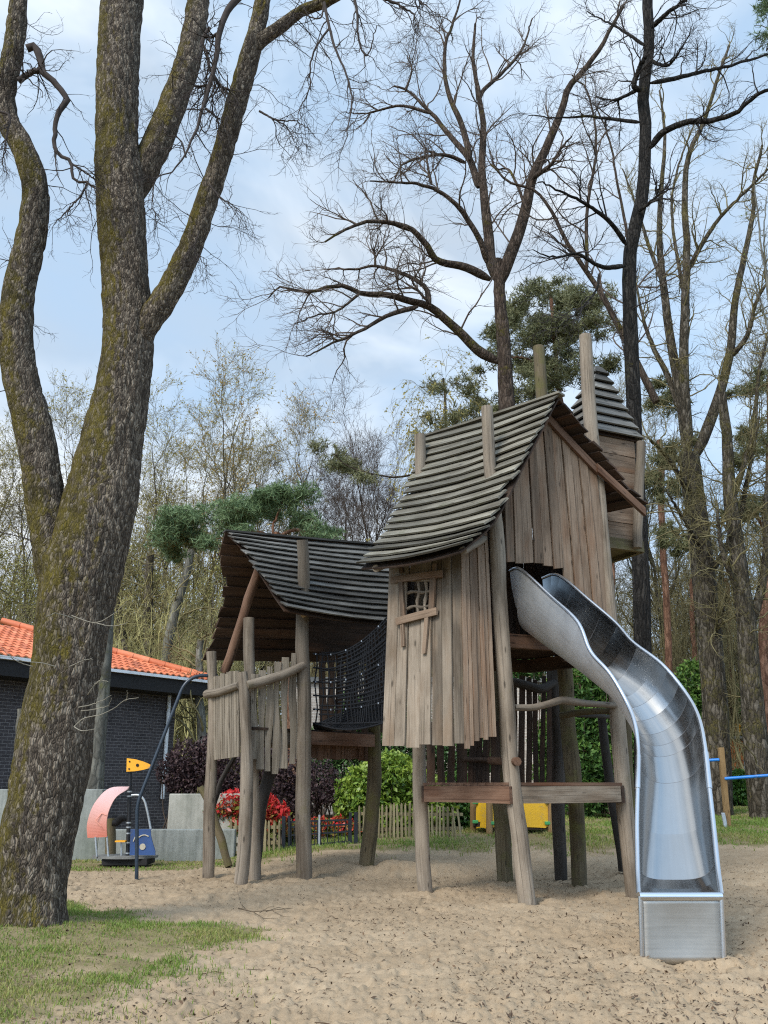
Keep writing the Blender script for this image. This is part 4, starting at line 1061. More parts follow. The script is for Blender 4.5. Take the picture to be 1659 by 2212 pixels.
for (x, y, r) in ((281, 1645, .014), (280, 1661, .014), (298, 1653, .026)):
    mb = MB(); p = at(x, y, YC-.04); mb.tube([[p[0], YC-.08, p[2]], [p[0], YC-.069, p[2]]], [r, r], 14); mb.build('bolt', M['rubber'], fl)
outer = [(279, 1699), (247, 1700), (235, 1705), (225, 1713), (206, 1738), (194, 1766), (189, 1787), (189, 1810)]
inner = [(231, 1808), (232, 1790), (234, 1769), (241, 1745), (254, 1721), (276, 1705)]
def dens(pts, n): P, _ = resample(np.array([[x, y, 0] for x, y in pts], float), np.zeros(len(pts)), n); return [(p[0], p[1]) for p in P]
pk = MB(); o_, i_ = dens(outer, 22), dens(inner[::-1], 22)
for q in range(21):
    pts = [o_[q], o_[q+1], i_[q+1], i_[q]]; P = np.array([at(x, y, YC-.15) for x, y in pts]); P[:, 1] = YC-.15-.10*np.sin(np.array([q, q+1, q+1, q])/21*3.14)
    V = np.r_[P, P+np.array([0, .03, 0])]; F = [(0, 1, 2, 3), (7, 6, 5, 4), (0, 4, 5, 1), (3, 2, 6, 7)]
    if q == 20: F.append((1, 5, 6, 2))
    if q == 0: F.append((0, 3, 7, 4))
    pk.add(V, F, np.c_[V, np.full(8, .5)])
pb = pk.build('curved_board', M['pink'], car); ORG[pb.name] = ORG[car.name]
mb = MB(); p = at(220, 1737, YC-.27); a = np.linspace(0, 6.283, 20)
mb.tube(np.array([[p[0]+.045*math.cos(t), YC-.225, p[2]+.05*math.sin(t)] for t in a]), .010, 8, False); mb.tube([[p[0], YC-.222, p[2]], [p[0], YC-.212, p[2]]], [.04, .04], 18); mb.build('grip_hole', plain('hole_red', (.30, .06, .05), .6), pb)
mb = MB()
for (x0, y0, x1, y1) in ((206, 1773, 220, 1757), (220, 1757, 229, 1761), (206, 1773, 218, 1785)):
    mb.tube([at(x0, y0, YC-.252), at(x1, y1, YC-.252)], [.006, .006], 6)
mb.build('embossed_mark', plain('faded_mark', (.75, .33, .24), .6), pb)
bb = board_poly('blue_board', [(281, 1847), (283, 1791), (326, 1791), (327, 1806), (331, 1822), (336, 1838), (336, 1847)], M['blue'], .03, -.18)
mb = MB()
for pts in ([(300, 1809), (306, 1805), (314, 1804), (321, 1807)], [(288, 1818), (292, 1809), (297, 1803)]):
    P = [at(x, y, YC-.216) for x, y in pts]; P, R = resample(P, np.full(len(P), .010), 10); mb.tube(P, R, 6)
p = at(308, 1829, YC-.216); mb.tube([[p[0], YC-.222, p[2]], [p[0], YC-.211, p[2]]], [.05, .05], 16); mb.build('routed_mark', M['cut'], bb)
mb = MB(); mb.box(c(262, 1817, -.05), [.085, 0, 0], [0, .08, 0], [0, 0, .012]); st = mb.build('seat', M['amber'], car); mb = MB(); mb.tube([c(262, 1818, -.05), c(262, 1848, -.05)], [.016, .016], 8); mb.build('seat_post', M['galv'], car)
for pts in ([(227, 1808), (230, 1850)], [(229, 1806), (233, 1851)]):
    pass
for pts, dy in (([(206, 1808), (209, 1851)], -.18), ([(231, 1806), (234, 1851)], -.12)):
    mb = MB(); mb.tube([at(x, y, YC+dy) for x, y in pts], [.018, .018], 8); mb.build('rail', M['galv'], car)
mb = MB(); P, R = resample([at(x, y, YC-.1) for x, y in [(284, 1718), (300, 1718), (311, 1728), (318, 1752), (326, 1793)]], np.full(5, .02), 20); mb.tube(P, R, 10); mb.build('rail', M['galv'], car)
mb = MB(); P, R = resample([at(x, y, YC+.15) for x, y in [(274, 1770), (262, 1768), (252, 1778), (243, 1778)]], np.array([.03, .07, .05, .05]), 14); mb.tube(P, R, 12); mb.build('hand_grip', M['rubber'], car)

# ------------------------------------------------------------------ concrete walls
def concrete(name, a, b, cc, streak=1):
    k = NT(name); tc = k.n('ShaderNodeTexCoord'); v = tc.outputs['Object']
    st = k.noise(k.mapv(v, (5, 5, .45)), 1.4, 5, .65).outputs[0]; bl = k.noise(v, 1.1, 5, .65).outputs[0]; fi = k.noise(v, 22, 4, .7).outputs[0]
    s = k.math('ADD', k.math('MULTIPLY', st, .45), k.math('ADD', k.math('MULTIPLY', bl, .35), k.math('MULTIPLY', fi, .2)))
    cl = k.ramp(s, [(.34, a), (.5, b), (.66, cc)]); al = k.ramp(k.noise(v, .8, 6, .7).outputs[0], [(.48, (0, 0, 0)), (.68, (1, 1, 1))])
    k.col(k.mix(k.math('MULTIPLY', al, .45), cl, (.09, .11, .07, 1))); k.b.inputs['Roughness'].default_value = .9; k.bump(fi, .25, .01); return k.m
M['concrete'] = concrete('stained_concrete', (.09, .10, .095, 1), (.22, .235, .22, 1), (.34, .355, .33, 1))
M['concrete_pale'] = concrete('pale_concrete', (.22, .22, .19, 1), (.36, .35, .30, 1), (.48, .46, .40, 1))
def wall_between(name, pa, pb, th, mat, label, cat, zb=-.2, grp=None):
    """pa, pb = top corners of the near face"""
    mb = MB(); d = nrm(pb-pa); nn = nrm(np.cross(d, [0, 0, 1])); nn = nn if nn[1] > 0 else -nn
    mid = (pa[2]+pb[2])/2; h = mid-zb; cz = (mid+zb)/2
    A = pa+nn*th/2; B = pb+nn*th/2; A[2] = B[2] = cz
    mb.plank(A, B, [0, 0, h], nn*th, 6, .003); o = mb.build(name, mat, org=[(A[0]+B[0])/2, (A[1]+B[1])/2, 0], bevel=.015)
    return tag(o, label, cat, grp)
wall_between('retaining_wall', at(-260, 1702, 17.2), at(222, 1708, 17.0), .3, M['concrete'], 'tall stained grey concrete retaining wall behind the big oak trunk', 'wall')
wall_between('retaining_wall', at(214, 1796, 16.85), at(508, 1788, 17.0), .25, M['concrete'], 'low dark streaked concrete wall behind the blue board of the roundabout', 'wall')
wall_between('planter_wall', at(366, 1717, 17.9), at(560, 1712, 18.2), .25, M['concrete_pale'], 'pale beige concrete wall under the purple shrub', 'wall')
mb = MB(); mb.tube([foot(240, 1850, 16.3)-[0, 0, .1], at(239, 1800, 16.3), at(237, 1768, 16.3)], [.095, .09, .085], 14, bump=.06)
tag(mb.build('timber_post', M['post_moss'], org=foot(240, 1850, 16.3)), 'short mossy timber post behind the pink curved board', 'post')

# ------------------------------------------------------------------ brick building with an orange tiled hip roof
def brickmat(name, c1, c2, mortar, row=.075, w=.22):
    k = NT(name); wc = k.attr('wc').outputs['Vector']
    b = k.n('ShaderNodeTexBrick'); k.l(wc, b.inputs['Vector']); b.inputs['Color1'].default_value = c1; b.inputs['Color2'].default_value = c2; b.inputs['Mortar'].default_value = mortar
    b.inputs['Scale'].default_value = 1; b.inputs['Mortar Size'].default_value = .008; b.inputs['Brick Width'].default_value = w; b.inputs['Row Height'].default_value = row; b.inputs['Mortar Smooth'].default_value = .3
    nz = k.noise(wc, 3, 5, .65).outputs[0]; k.col(k.mix(.5, b.outputs['Color'], k.ramp(nz, [(.3, (.55, .55, .55)), (.7, (1.25, 1.25, 1.25))]), 'MULTIPLY'))
    k.b.inputs['Roughness'].default_value = .85; k.bump(k.math('SUBTRACT', 1.0, b.outputs['Fac']), .4, .008); return k.m
M['brick_dark'] = brickmat('dark_brick', (.042, .036, .038, 1), (.068, .058, .060, 1), (.16, .145, .14, 1))
M['brick_pale'] = brickmat('pale_brick', (.36, .30, .25, 1), (.46, .40, .34, 1), (.62, .58, .52, 1), .085, .24)
def tilemat():
    k = NT('orange_roof_tile'); wc = k.attr('wc').outputs['Vector']; rn = k.attr('rn').outputs['Fac']; nz = k.noise(wc, 2.5, 5, .65).outputs[0]
    k.col(k.ramp(k.math('ADD', k.math('MULTIPLY', nz, .6), k.math('MULTIPLY', rn, .4)), [(.22, (.26, .075, .035, 1)), (.42, (.50, .13, .052, 1)), (.6, (.60, .17, .07, 1)), (.8, (.66, .24, .12, 1))])); k.b.inputs['Roughness'].default_value = .6; return k.m
M['tile'] = tilemat()
bd = np.array([.586, .81, 0]); bn = np.array([.81, -.586, 0])
G1 = at(458, 1474, 24.0)
bld = thing('brick_building', 'low dark brick building with an orange tiled hip roof behind the oak', 'building', [G1[0]-3, G1[1]-3, 0])
LEN = 13.0; pit = math.tan(math.radians(19.5)); U = np.array([0, 0, 1.0])
W1 = G1-bd*.55-bn*.75; W0 = G1-bd*LEN-bn*.75
zs = G1[2]-.38
mb = MB(); p, q = W0.copy(), W1.copy(); p[2] = q[2] = (zs-.6)/2; mb.plank(p-bn*.15, q-bn*.15, [0, 0, zs+.6], bn*.3); 
p2 = W1-bn*5; p2[2] = (zs-.6)/2; qq = W1.copy(); qq[2] = p2[2]; mb.plank(qq-bd*.15-bn*.3, p2-bd*.15, [0, 0, zs+.6], bd*.3); mb.build('wall', M['brick_dark'], bld)
mb = MB(); a0 = G1-bd*LEN; a1 = G1.copy(); a0 = a0-bn*.5; a1 = a1-bn*.5; a0[2] = a1[2] = G1[2]-.21; mb.plank(a0, a1, [0, 0, .34], bn*.98)
b0 = G1-bd*.5-bn*1.0; b1 = b0-bn*5; b0[2] = b1[2] = G1[2]-.21; mb.plank(b0, b1, [0, 0, .34], bd*.98); mb.build('soffit', M['rubber'], bld)
mb = MB(); mb.plank(G1-bd*LEN+bn*.02, G1+bn*.02+bd*.02, [0, 0, .07], bn*.09); mb.build('gutter', M['white'], bld)
# tiled slope: pantile waves in rows
rows, colw = 12, .20
def slope_pt(s, h, off=0): return G1-bd*s-bn*h+U*(h*pit+.05+off)
tm = MB(); rowh = .30
for r in range(rows):
    h0, h1 = r*rowh-.05, (r+1)*rowh+.03
    s0 = max(0.0, (r+.0)*rowh); n = int((LEN-s0)/colw); ss = np.linspace(s0, LEN, n*6+1)
    wave = .022*np.cos((ss-LEN)/colw*2*math.pi)
    A = np.array([slope_pt(s, h0, w+.045) for s, w in zip(ss, wave)]); B = np.array([slope_pt(s, h1, w+.008) for s, w in zip(ss, wave)]); A2 = A-np.array([0, 0, .03])
    G = np.stack([A2, A, B]); C_ = np.zeros(G.shape[:2]+(4,)); C_[..., :3] = G; C_[..., 3] = (np.repeat(np.random.default_rng(r).random(n+1), 6)[:len(ss)])[None]
    grid_add(tm, G, False, C_.reshape(-1, 4))
rf = tm.build('roof', M['tile'], bld)
mb = MB()
for q in range(13):
    h = q*.3; p = slope_pt(h, h, .06); p2 = slope_pt(h+.34, h+.34, .075); mb.tube([p, p2], [.105, .085], 10)
mb.build('hip_tiles', M['tile'], rf)
mb = MB(); e1_ = slope_pt(3.6, 3.6); mb.add([slope_pt(0, 0), slope_pt(0, 0)-bn*7.2-U*0, slope_pt(3.6, 3.6)], [(0, 1, 2)]); mb.build('roof_end', M['tile'], rf)
dpx = W1-bd*.30+bn*.07
mb = MB(); t_ = dpx.copy(); t_[2] = zs-.0; b_ = dpx.copy(); b_[2] = .9; mb.tube([t_-bd*0, lerp(t_, b_, .5), b_], [.05]*3, 12); mb.build('downpipe', M['white'], bld)
gp = W1-bd*3.9+bn*.09
mb = MB(); t_ = gp.copy(); t_[2] = zs-.9; b_ = gp.copy(); b_[2] = .6; mb.tube([t_, b_], [.055]*2, 12); mb.build('downpipe', M['darkgreen'], bld)
mb = MB(); lp_ = gp+bn*.05; lp_[2] = zs-.85; mb.box(lp_-bd*.2, bd*.28, bn*.04, U*.03); mb.build('lamp', M['white'], bld)
wc_ = W1-bd*7.2+bn*.03; 
mb = MB(); z0, z1 = 1.2, zs-.75
for dd in (-.8, 0, .8):
    p = wc_+bd*dd; mb.plank([p[0], p[1], z0], [p[0], p[1], z1], bd*.08, bn*.07)
for z in (z0, z1): p = wc_.copy(); p[2] = z; mb.plank(p-bd*.84, p+bd*.84, [0, 0, .08], bn*.075)
wf = mb.build('window_frame', M['white'], bld)
mb = MB(); p = wc_-bn*.005; p[2] = (z0+z1)/2; mb.box(p, bd*.8, bn*.012, U*(z1-z0)/2); gl = plain('dark_glass', (.012, .015, .02), .08, 0, .8, .1); mb.build('pane', gl, wf)

# ------------------------------------------------------------------ picket fences and gate
def fence_run(label, pxs, tops, Yf, wpx, lean=None):
    p0 = foot(np.mean(pxs), 1800, Yf(np.mean(pxs)))
    t = thing('picket_fence', label, 'fence', p0)
    for i, x in enumerate(pxs):
        Y = Yf(x); b = foot(x, 1800, Y); top = at(x+(lean(i) if lean else random.uniform(-1.5, 1.5)), np.interp(x, *tops)+random.uniform(-2, 2), Y); w = wpx*random.uniform(.85, 1.15)*mpp(1780, Y)
        mb = MB(); mb.plank(b-[0, 0, .1], lerp(b, top, .94), [w, 0, 0], [0, .025, 0], 2, .004); mb.plank(lerp(b, top, .94), top, [w, 0, 0], [0, .024, 0], w1=[w*.45, 0, 0]); mb.build('picket', M['fence'], t)
    for f in (.3, .78):
        mb = MB(); P = []
        for x in (pxs[0]-3, pxs[-1]+3):
            Y = Yf(x)+.035; b = foot(x, 1800, Y); top = at(x, np.interp(x, *tops), Y); P.append(lerp(b, top, f))
        mb.plank(P[0], P[1], [0, 0, .06], [0, .04, 0], 4, .004); mb.build('rail', M['fence'], t)
    return t
fence_run('short picket fence between the concrete wall and the black gate', [500, 508, 562, 572, 582, 592, 603], ([500, 610], [1771, 1772]), lambda x: 17.3, 5)
fx = list(np.arange(777, 990, 8.3)+RNG.uniform(-1.2, 1.2, 26))+[997]
fence_run('weathered picket fence right of the black gate, in front of the laurel hedge', fx, ([775, 850, 900, 1000], [1742, 1736, 1735, 1746]), lambda x: 18.4, 4.6, lambda i: (random.uniform(-2, 2) if i < 25 else -9))
gt = thing('garden_gate', 'black metal double garden gate between the two picket fences', 'gate', foot(690, 1800, 17.9))
for x, w in ((613, 7.5), (625, 5), (769, 8), (757, 6)):
    mb = MB(); b = foot(x, 1800, 17.9); tp = at(x, np.interp(x, [613, 769], [1763, 1754]), 17.9); mb.plank(b-[0, 0, .1], tp, [w*mpp(1780, 17.9), 0, 0], [0, w*mpp(1780, 17.9), 0]); mb.build('post', M['gateblack'], gt)
for xa, xb in ((628, 687), (692, 754)):
    mb = MB(); Yg = 17.92
    tp = lambda x: at(x, np.interp(x, [613, 769], [1776, 1770]), Yg); 
    for f in (.08, .5, .8, 1.0):
        P = [lerp(foot(x, 1800, Yg), tp(x), f) for x in (xa, xb)]; mb.plank(P[0], P[1], [0, 0, .03], [0, .03, 0])
    for x in np.linspace(xa, xb, 9):
        b = foot(x, 1800, Yg); w = .014 if xa+1 < x < xb-1 else .04; mb.plank(lerp(b, tp(x), .06), lerp(b, tp(x), 1.04), [w, 0, 0], [0, .014, 0])
    mb.build('gate_leaf', M['gateblack'], gt)
mb = MB(); b = foot(689.5, 1800, 17.85); mb.plank(b, at(690, 1760, 17.85), [.035, 0, 0], [0, .05, 0]); mb.build('latch_post', M['galv'], gt)

# ------------------------------------------------------------------ yellow toddler playhouse
YT = 18.9
toy = thing('toddler_playhouse', 'small toddler play house with yellow boards and green clips on the far lawn', 'play house', foot(1110, 1800, YT))
for x, Y in ((1022, YT+.5), (1057, YT), (1190, YT)):
    mb = MB(); b = foot(x, 1800, Y); mb.tube([b-[0, 0, .1], at(x, 1714 if x != 1057 else 1714, Y)], [.065*1.05, .065], 14); mb.build('post', M['toypost'], toy)
def ypanel(x0, x1, y0, y1, Y0, Y1, mat='yellow'):
    n = 24; xs = np.linspace(x0, x1, n); t = np.linspace(0, 1, n)
    top = y0+3.2*np.abs(np.sin(t*math.pi*1.0))**.7+1.6*np.cos(t*2*math.pi)-1.6; bot = y1-2.5*np.abs(np.sin(t*math.pi))**.8
    top[0] += 4; top[-1] += 4; bot[0] -= 4; bot[-1] -= 4
    P = [at(x, y, lerp(Y0, Y1, q)) for x, y, q in zip(xs, top, t)]+[at(x, y, lerp(Y0, Y1, q)) for x, y, q in zip(xs[::-1], bot[::-1], t[::-1])]
    mb = MB(); mb.prism(P[::-1], [0, -.025, 0]); return mb.build('board', M[mat], toy)
ypanel(1028, 1050, 1715, 1790, YT+.38, YT+.05); ypanel(1063, 1183, 1714, 1789, YT+.02, YT+.02)
for x, y in ((1183, 1732), (1183, 1778), (1065, 1778), (1027, 1733), (1027, 1775), (1049, 1733)):
    mb = MB(); p = at(x, y, YT-.03 if x > 1055 else YT+.3); mb.box(p, [.06, 0, 0], [0, .03, 0], [0, 0, .032]); mb.build('clip', M['green'], toy, bevel=.01)
mb = MB(); mb.plank(foot(1060, 1800, YT)+[0, .04, .14], foot(1190, 1800, YT)+[0, .04, .14], [0, 0, .1], [0, .05, 0]); mb.plank(foot(1024, 1800, YT+.45)+[0, 0, .17], foot(1056, 1800, YT+.05)+[0, 0, .17], [0, 0, .1], [.05, .05, 0]); mb.build('skirting_beam', M['plank_dark'], toy)
mb = MB(); a_, b_ = foot(1045, 1800, YT+.1)+[0, .6, .18], foot(1190, 1800, YT)+[0, .6, .18]; mb.plank(a_, b_, [0, 1.0, 0], [0, 0, .03]); mb.build('floor', M['plank_dark'], toy)

# ------------------------------------------------------------------ balance bars
bar = thing('balance_bars', 'square wooden post carrying two bright blue bars on the lawn right of the slide', 'climbing bars', foot(1572, 1790, 20.4))
mb = MB(); b = foot(1573, 1790, 20.4); mb.plank(b, at(1557, 1615, 20.4), [.115, 0, 0], [0, .115, 0], 3, .004); mb.build('post', M['toypost'], bar, bevel=.01)
mb = MB(); b = foot(1568, 1790, 20.3); mb.plank(b, b+[-.03, 0, .32], [.085, 0, 0], [0, .05, 0]); mb.build('ground_sleeve', M['galv'], bar, bevel=.015)
mb = MB(); mb.tube([at(1554, 1641, 20.4), at(1490, 1645, 20.6), at(1440, 1648, 20.8)], [.033]*3, 12); mb.build('bar', M['bluebar'], bar)
mb = MB(); mb.tube([at(1566, 1682, 20.35), at(1620, 1678, 20.1), at(1740, 1669, 19.6)], [.033]*3, 12); mb.build('bar', M['bluebar'], bar)
mb = MB(); b = foot(1738, 1790, 19.6); mb.plank(b, at(1732, 1610, 19.6), [.115, 0, 0], [0, .115, 0], 3, .004); mb.build('post', M['toypost'], bar, bevel=.01)

# ------------------------------------------------------------------ far garden shed, pale brick garage
sh = thing('garden_shed', 'small orange boarded garden shed with a white door far behind the right trees', 'shed', foot(1600, 1660, 34))
YS = 34.0; z0 = gz(12, YS)
def rect(mb, x0, x1, y0, y1, Y, th): 
    a, b = at(x0, y1, Y), at(x1, y0, Y); cx = (a[0]+b[0])/2; cz = (a[2]+b[2])/2; mb.box([cx, Y+th/2, cz], [(b[0]-a[0])/2, 0, 0], [0, th/2, 0], [0, 0, (b[2]-a[2])/2])
M['orangeboard'] = wood('orange_cladding', (.25, .08, .025, 1), (.42, .16, .055, 1), (.5, .22, .09, 1), spread=.5)
mb = MB()
for q in range(5): rect(mb, 1576, 1606, 1597+q*15, 1611+q*15, YS, 1.6)
mb.build('wall', M['orangeboard'], sh); mb = MB(); rect(mb, 1606, 1632, 1600, 1672, YS+.2, 1.2); mb.build('wall', paint('render', (.55, .42, .36)), sh)
mb = MB(); rect(mb, 1608, 1622, 1618, 1672, YS+.1, .08); mb.build('door', M['white'], sh)
mb = MB(); rect(mb, 1570, 1609, 1590, 1596, YS-.15, 2.2); rect(mb, 1603, 1636, 1595, 1600, YS-.1, 1.8); mb.build('roof', M['greyboard'], sh)
mb = MB(); p = at(1595, 1588, YS+.5); mb.tube([p, p+[0, 0, .3]], [.12, .10], 12); mb.tube([p+[0, 0, .3], p+[0, 0, .42]], [.15, .15], 12); mb.build('chimney', M['amber'], sh)
ga = thing('brick_garage', 'pale brick garage glimpsed through the railings behind the houses', 'building', foot(960, 1700, 27.5))
mb = MB(); a, b = at(640, 1475, 27.5), at(1165, 1475, 27.5); zc = (a[2]+.4)/2; mb.plank([a[0], 27.6, zc], [b[0], 27.6, zc], [0, 0, a[2]-.4], [0, .3, 0]); mb.plank([b[0]-.15, 27.75, zc], [b[0]-.15, 32, zc], [0, 0, a[2]-.4], [.3, 0, 0]); mb.build('wall', M['brick_pale'], ga)
mb = MB(); mb.plank([a[0]-.3, 29.6, a[2]+.08], [b[0]+.2, 29.6, a[2]+.08], [0, 4.6, 0], [0, 0, .16]); mb.build('roof', M['greyboard'], ga)
mb = MB(); p = at(1130, 1470, 28.2); zc = lerp(a[2]+.16, at(1130, 1414, 28.2)[2], .5); hh = at(1130, 1414, 28.2)[2]-a[2]-.16; mb.plank([p[0], 28.2, zc-hh/2], [p[0], 28.2, zc+hh/2], [.42, 0, 0], [0, .42, 0]); mb.build('chimney', brickmat('pink_brick', (.42, .22, .17, 1), (.5, .30, .24, 1), (.6, .5, .44, 1)), ga)
# ------------------------------------------------------------------ branch growing
def children(P, R, m, rng, ang=(.5, 1.1), L=(.5, 1.2), k=6, rmax=.03, rmin=.004, up=.1, wig=.25, tmin=.15, taper=.35, tip=True, bend_up=.0):
    N, kk, _ = P.shape
    idx = np.repeat(np.arange(N), m); n = len(idx)
    t = tmin+(1-tmin)*rng.random(n)
    if tip: t[::m] = 1.0
    f = t*(kk-1); i = np.clip(f.astype(int), 0, kk-2); u = (f-i)[:, None]
    p = P[idx, i]*(1-u)+P[idx, i+1]*u; r = R[idx, i]*(1-u[:, 0])+R[idx, i+1]*u[:, 0]
    T = nrm(P[idx, i+1]-P[idx, i])
    q = nrm(np.cross(T, rng.normal(size=(n, 3))))
    a = rng.uniform(*ang, n); a[t >= 1.0] *= .45
    d = nrm(np.cos(a)[:, None]*T+np.sin(a)[:, None]*q+np.array([0, 0, up]))
    ln = rng.uniform(*L, n)*(1.15-.55*t)
    r0 = np.clip(r*.62, rmin, rmax)
    out = np.zeros((n, k, 3)); out[:, 0] = p
    for s in range(1, k):
        d = nrm(d+rng.normal(0, wig, (n, 3))+np.array([0, 0, bend_up])); out[:, s] = out[:, s-1]+d*(ln/(k-1))[:, None]
    rad = r0[:, None]*np.linspace(1, taper, k)[None]
    return out, rad

def limb_px(pts, Y, w0, w1, dY=0.0, k=30, wob=.0):
    pts = np.asarray(pts, float); n = len(pts); L = np.r_[0, np.cumsum(np.linalg.norm(np.diff(pts, axis=0), axis=1))]; u = L/L[-1]
    Ys = Y+dY*u; ws = w0+(w1-w0)*u
    P = np.array([at(x, y, q) for (x, y), q in zip(pts, Ys)]); R = np.array([w*mpp(y, q)/2 for w, (x, y), q in zip(ws, pts, Ys)])
    P, R = resample(P, R, k)
    if wob: P = P+RNG.normal(0, wob, P.shape)*np.linspace(0, 1, k)[:, None]
    return P, R

def traced_tree(name, label, limbs, matb, matt, spec, cat='tree', seed=1, buds=None, group=None, base_extra=None, sides=9, tr_min=0.0, bump=.06):
    """limbs: (pts, Y, w0, w1, dY, grow?)"""
    rng = np.random.default_rng(seed)
    P0, R0 = limb_px(*limbs[0][:5])
    org = P0[0].copy(); 
    t = thing(name, label, cat, org, group)
    mb = MB(); LP, LR = [], []
    for l in limbs:
        P, R = limb_px(*l[:5], wob=.012)
        if l is not limbs[0]: R = R.copy(); R[0] *= .45; R[1] *= .85
        mb.tube(P, R, sides if R[0] > .05 else 7, True, True, None, 0, bump)
        if len(l) < 6 or l[5]: LP.append(P); LR.append(R)
    mb.build('trunk', matb, t)
    P, R = np.array(LP), np.array(LR)
    tw = MB(); last = None
    for q, s in enumerate(spec):
        s = dict(s); sd = s.pop('sides', 4 if q == 0 else 3)
        m = s.pop('m'); P, R = children(P, R, m, rng, **s); tw.tubes(P, R, sd)
    tw.build('crown', matt, t)
    if buds:
        mat, frac, size = buds
        pts = P[:, 1:].reshape(-1, 3); pts = pts[rng.random(len(pts)) < frac]; lb = MB(); leaf_cloud(lb, pts, size, rng); lb.build('buds', mat, t)
    return t

def leaf_cloud(mb, pts, size, rng, rn=None, flat=0.0, elong=1.7, jitter=None):
    n = len(pts)
    if n == 0: return
    if jitter is not None: pts = pts+rng.normal(0, jitter, (n, 3))
    d = rng.normal(size=(n, 3)); d[:, 2] *= (1-flat); d = nrm(d); s = nrm(np.cross(d, rng.normal(size=(n, 3))))
    l = size*rng.uniform(.6, 1.3, n)[:, None]; w = l/elong
    V = np.stack([pts-d*l*.5, pts+s*w*.5, pts+d*l*.5, pts-s*w*.5], 1).reshape(-1, 3)
    r = rng.random(n) if rn is None else np.asarray(rn)
    mb.add(V, np.arange(4*n).reshape(-1, 4), np.c_[V, np.repeat(r, 4)])

M['oak'] = bark('oak_bark', (.044, .034, .026, 1), (.122, .097, .074, 1), (.34, .285, .22, 1), moss=.62, vs=(30, 30, 9), bump=.75, dist=.02, side=(-1, -.1, 0), mossc=(.125, .100, .018, 1), mossc2=(.042, .034, .012, 1))
M['oaktwig'] = plain('oak_twig', (.050, .040, .036), .9, 0, .2, .3, 8)
M['barkbrown'] = bark('brown_bark', (.036, .026, .020, 1), (.078, .057, .043, 1), (.13, .10, .08, 1), moss=.32, vs=(8, 8, 2.5), bump=.8, dist=.04)
M['barkdark'] = bark('dark_bark', (.012, .011, .010, 1), (.028, .025, .022, 1), (.055, .05, .044, 1), moss=.05, vs=(10, 10, 2.2), bump=.9, dist=.04)
M['barkmoss'] = bark('mossy_bark', (.04, .034, .024, 1), (.085, .07, .05, 1), (.20, .175, .14, 1), moss=.45, vs=(8, 8, 2.5), bump=.8, dist=.04, mossc=(.115, .095, .03, 1), mossc2=(.06, .055, .022, 1))
M['barkgrey'] = bark('grey_bark', (.10, .095, .08, 1), (.17, .165, .14, 1), (.25, .24, .20, 1), moss=.45, vs=(6, 6, 2), bump=.5, dist=.02, mossc=(.13, .13, .06, 1))
M['barkpine'] = bark('pine_bark', (.11, .055, .035, 1), (.23, .12, .075, 1), (.36, .21, .14, 1), moss=.1, vs=(6, 6, 1.8), bump=.6, dist=.03)
M['twigbrown'] = plain('brown_twig', (.10, .076, .060), .9, 0, .2, .3, 4); M['twigdark'] = plain('dark_twigs', (.035, .030, .028), .9, 0, .2, .3, 4); M['twigolive'] = plain('olive_twig', (.17, .145, .072), .9, 0, .2, .35, 3)
M['bud'] = leafmat('yellow_bud', [(.15, (.34, .29, .07, 1)), (.5, (.46, .40, .12, 1)), (.85, (.42, .33, .11, 1))], .6, .45)
M['budgreen'] = leafmat('green_bud', [(.15, (.12, .17, .03, 1)), (.5, (.20, .26, .06, 1)), (.85, (.30, .34, .10, 1))], .6, .35)
M['needle'] = leafmat('pine_needle', [(.02, (.13, .09, .04, 1)), (.12, (.05, .09, .038, 1)), (.45, (.12, .185, .08, 1)), (.9, (.21, .28, .14, 1))], .6, .12)
M['needlebrown'] = leafmat('olive_needle', [(.1, (.075, .085, .035, 1)), (.45, (.15, .155, .07, 1)), (.9, (.24, .235, .12, 1))], .6, .12)
M['budred'] = leafmat('russet_bud', [(.15, (.36, .20, .06, 1)), (.5, (.42, .29, .09, 1)), (.85, (.48, .36, .13, 1))], .6, .45)

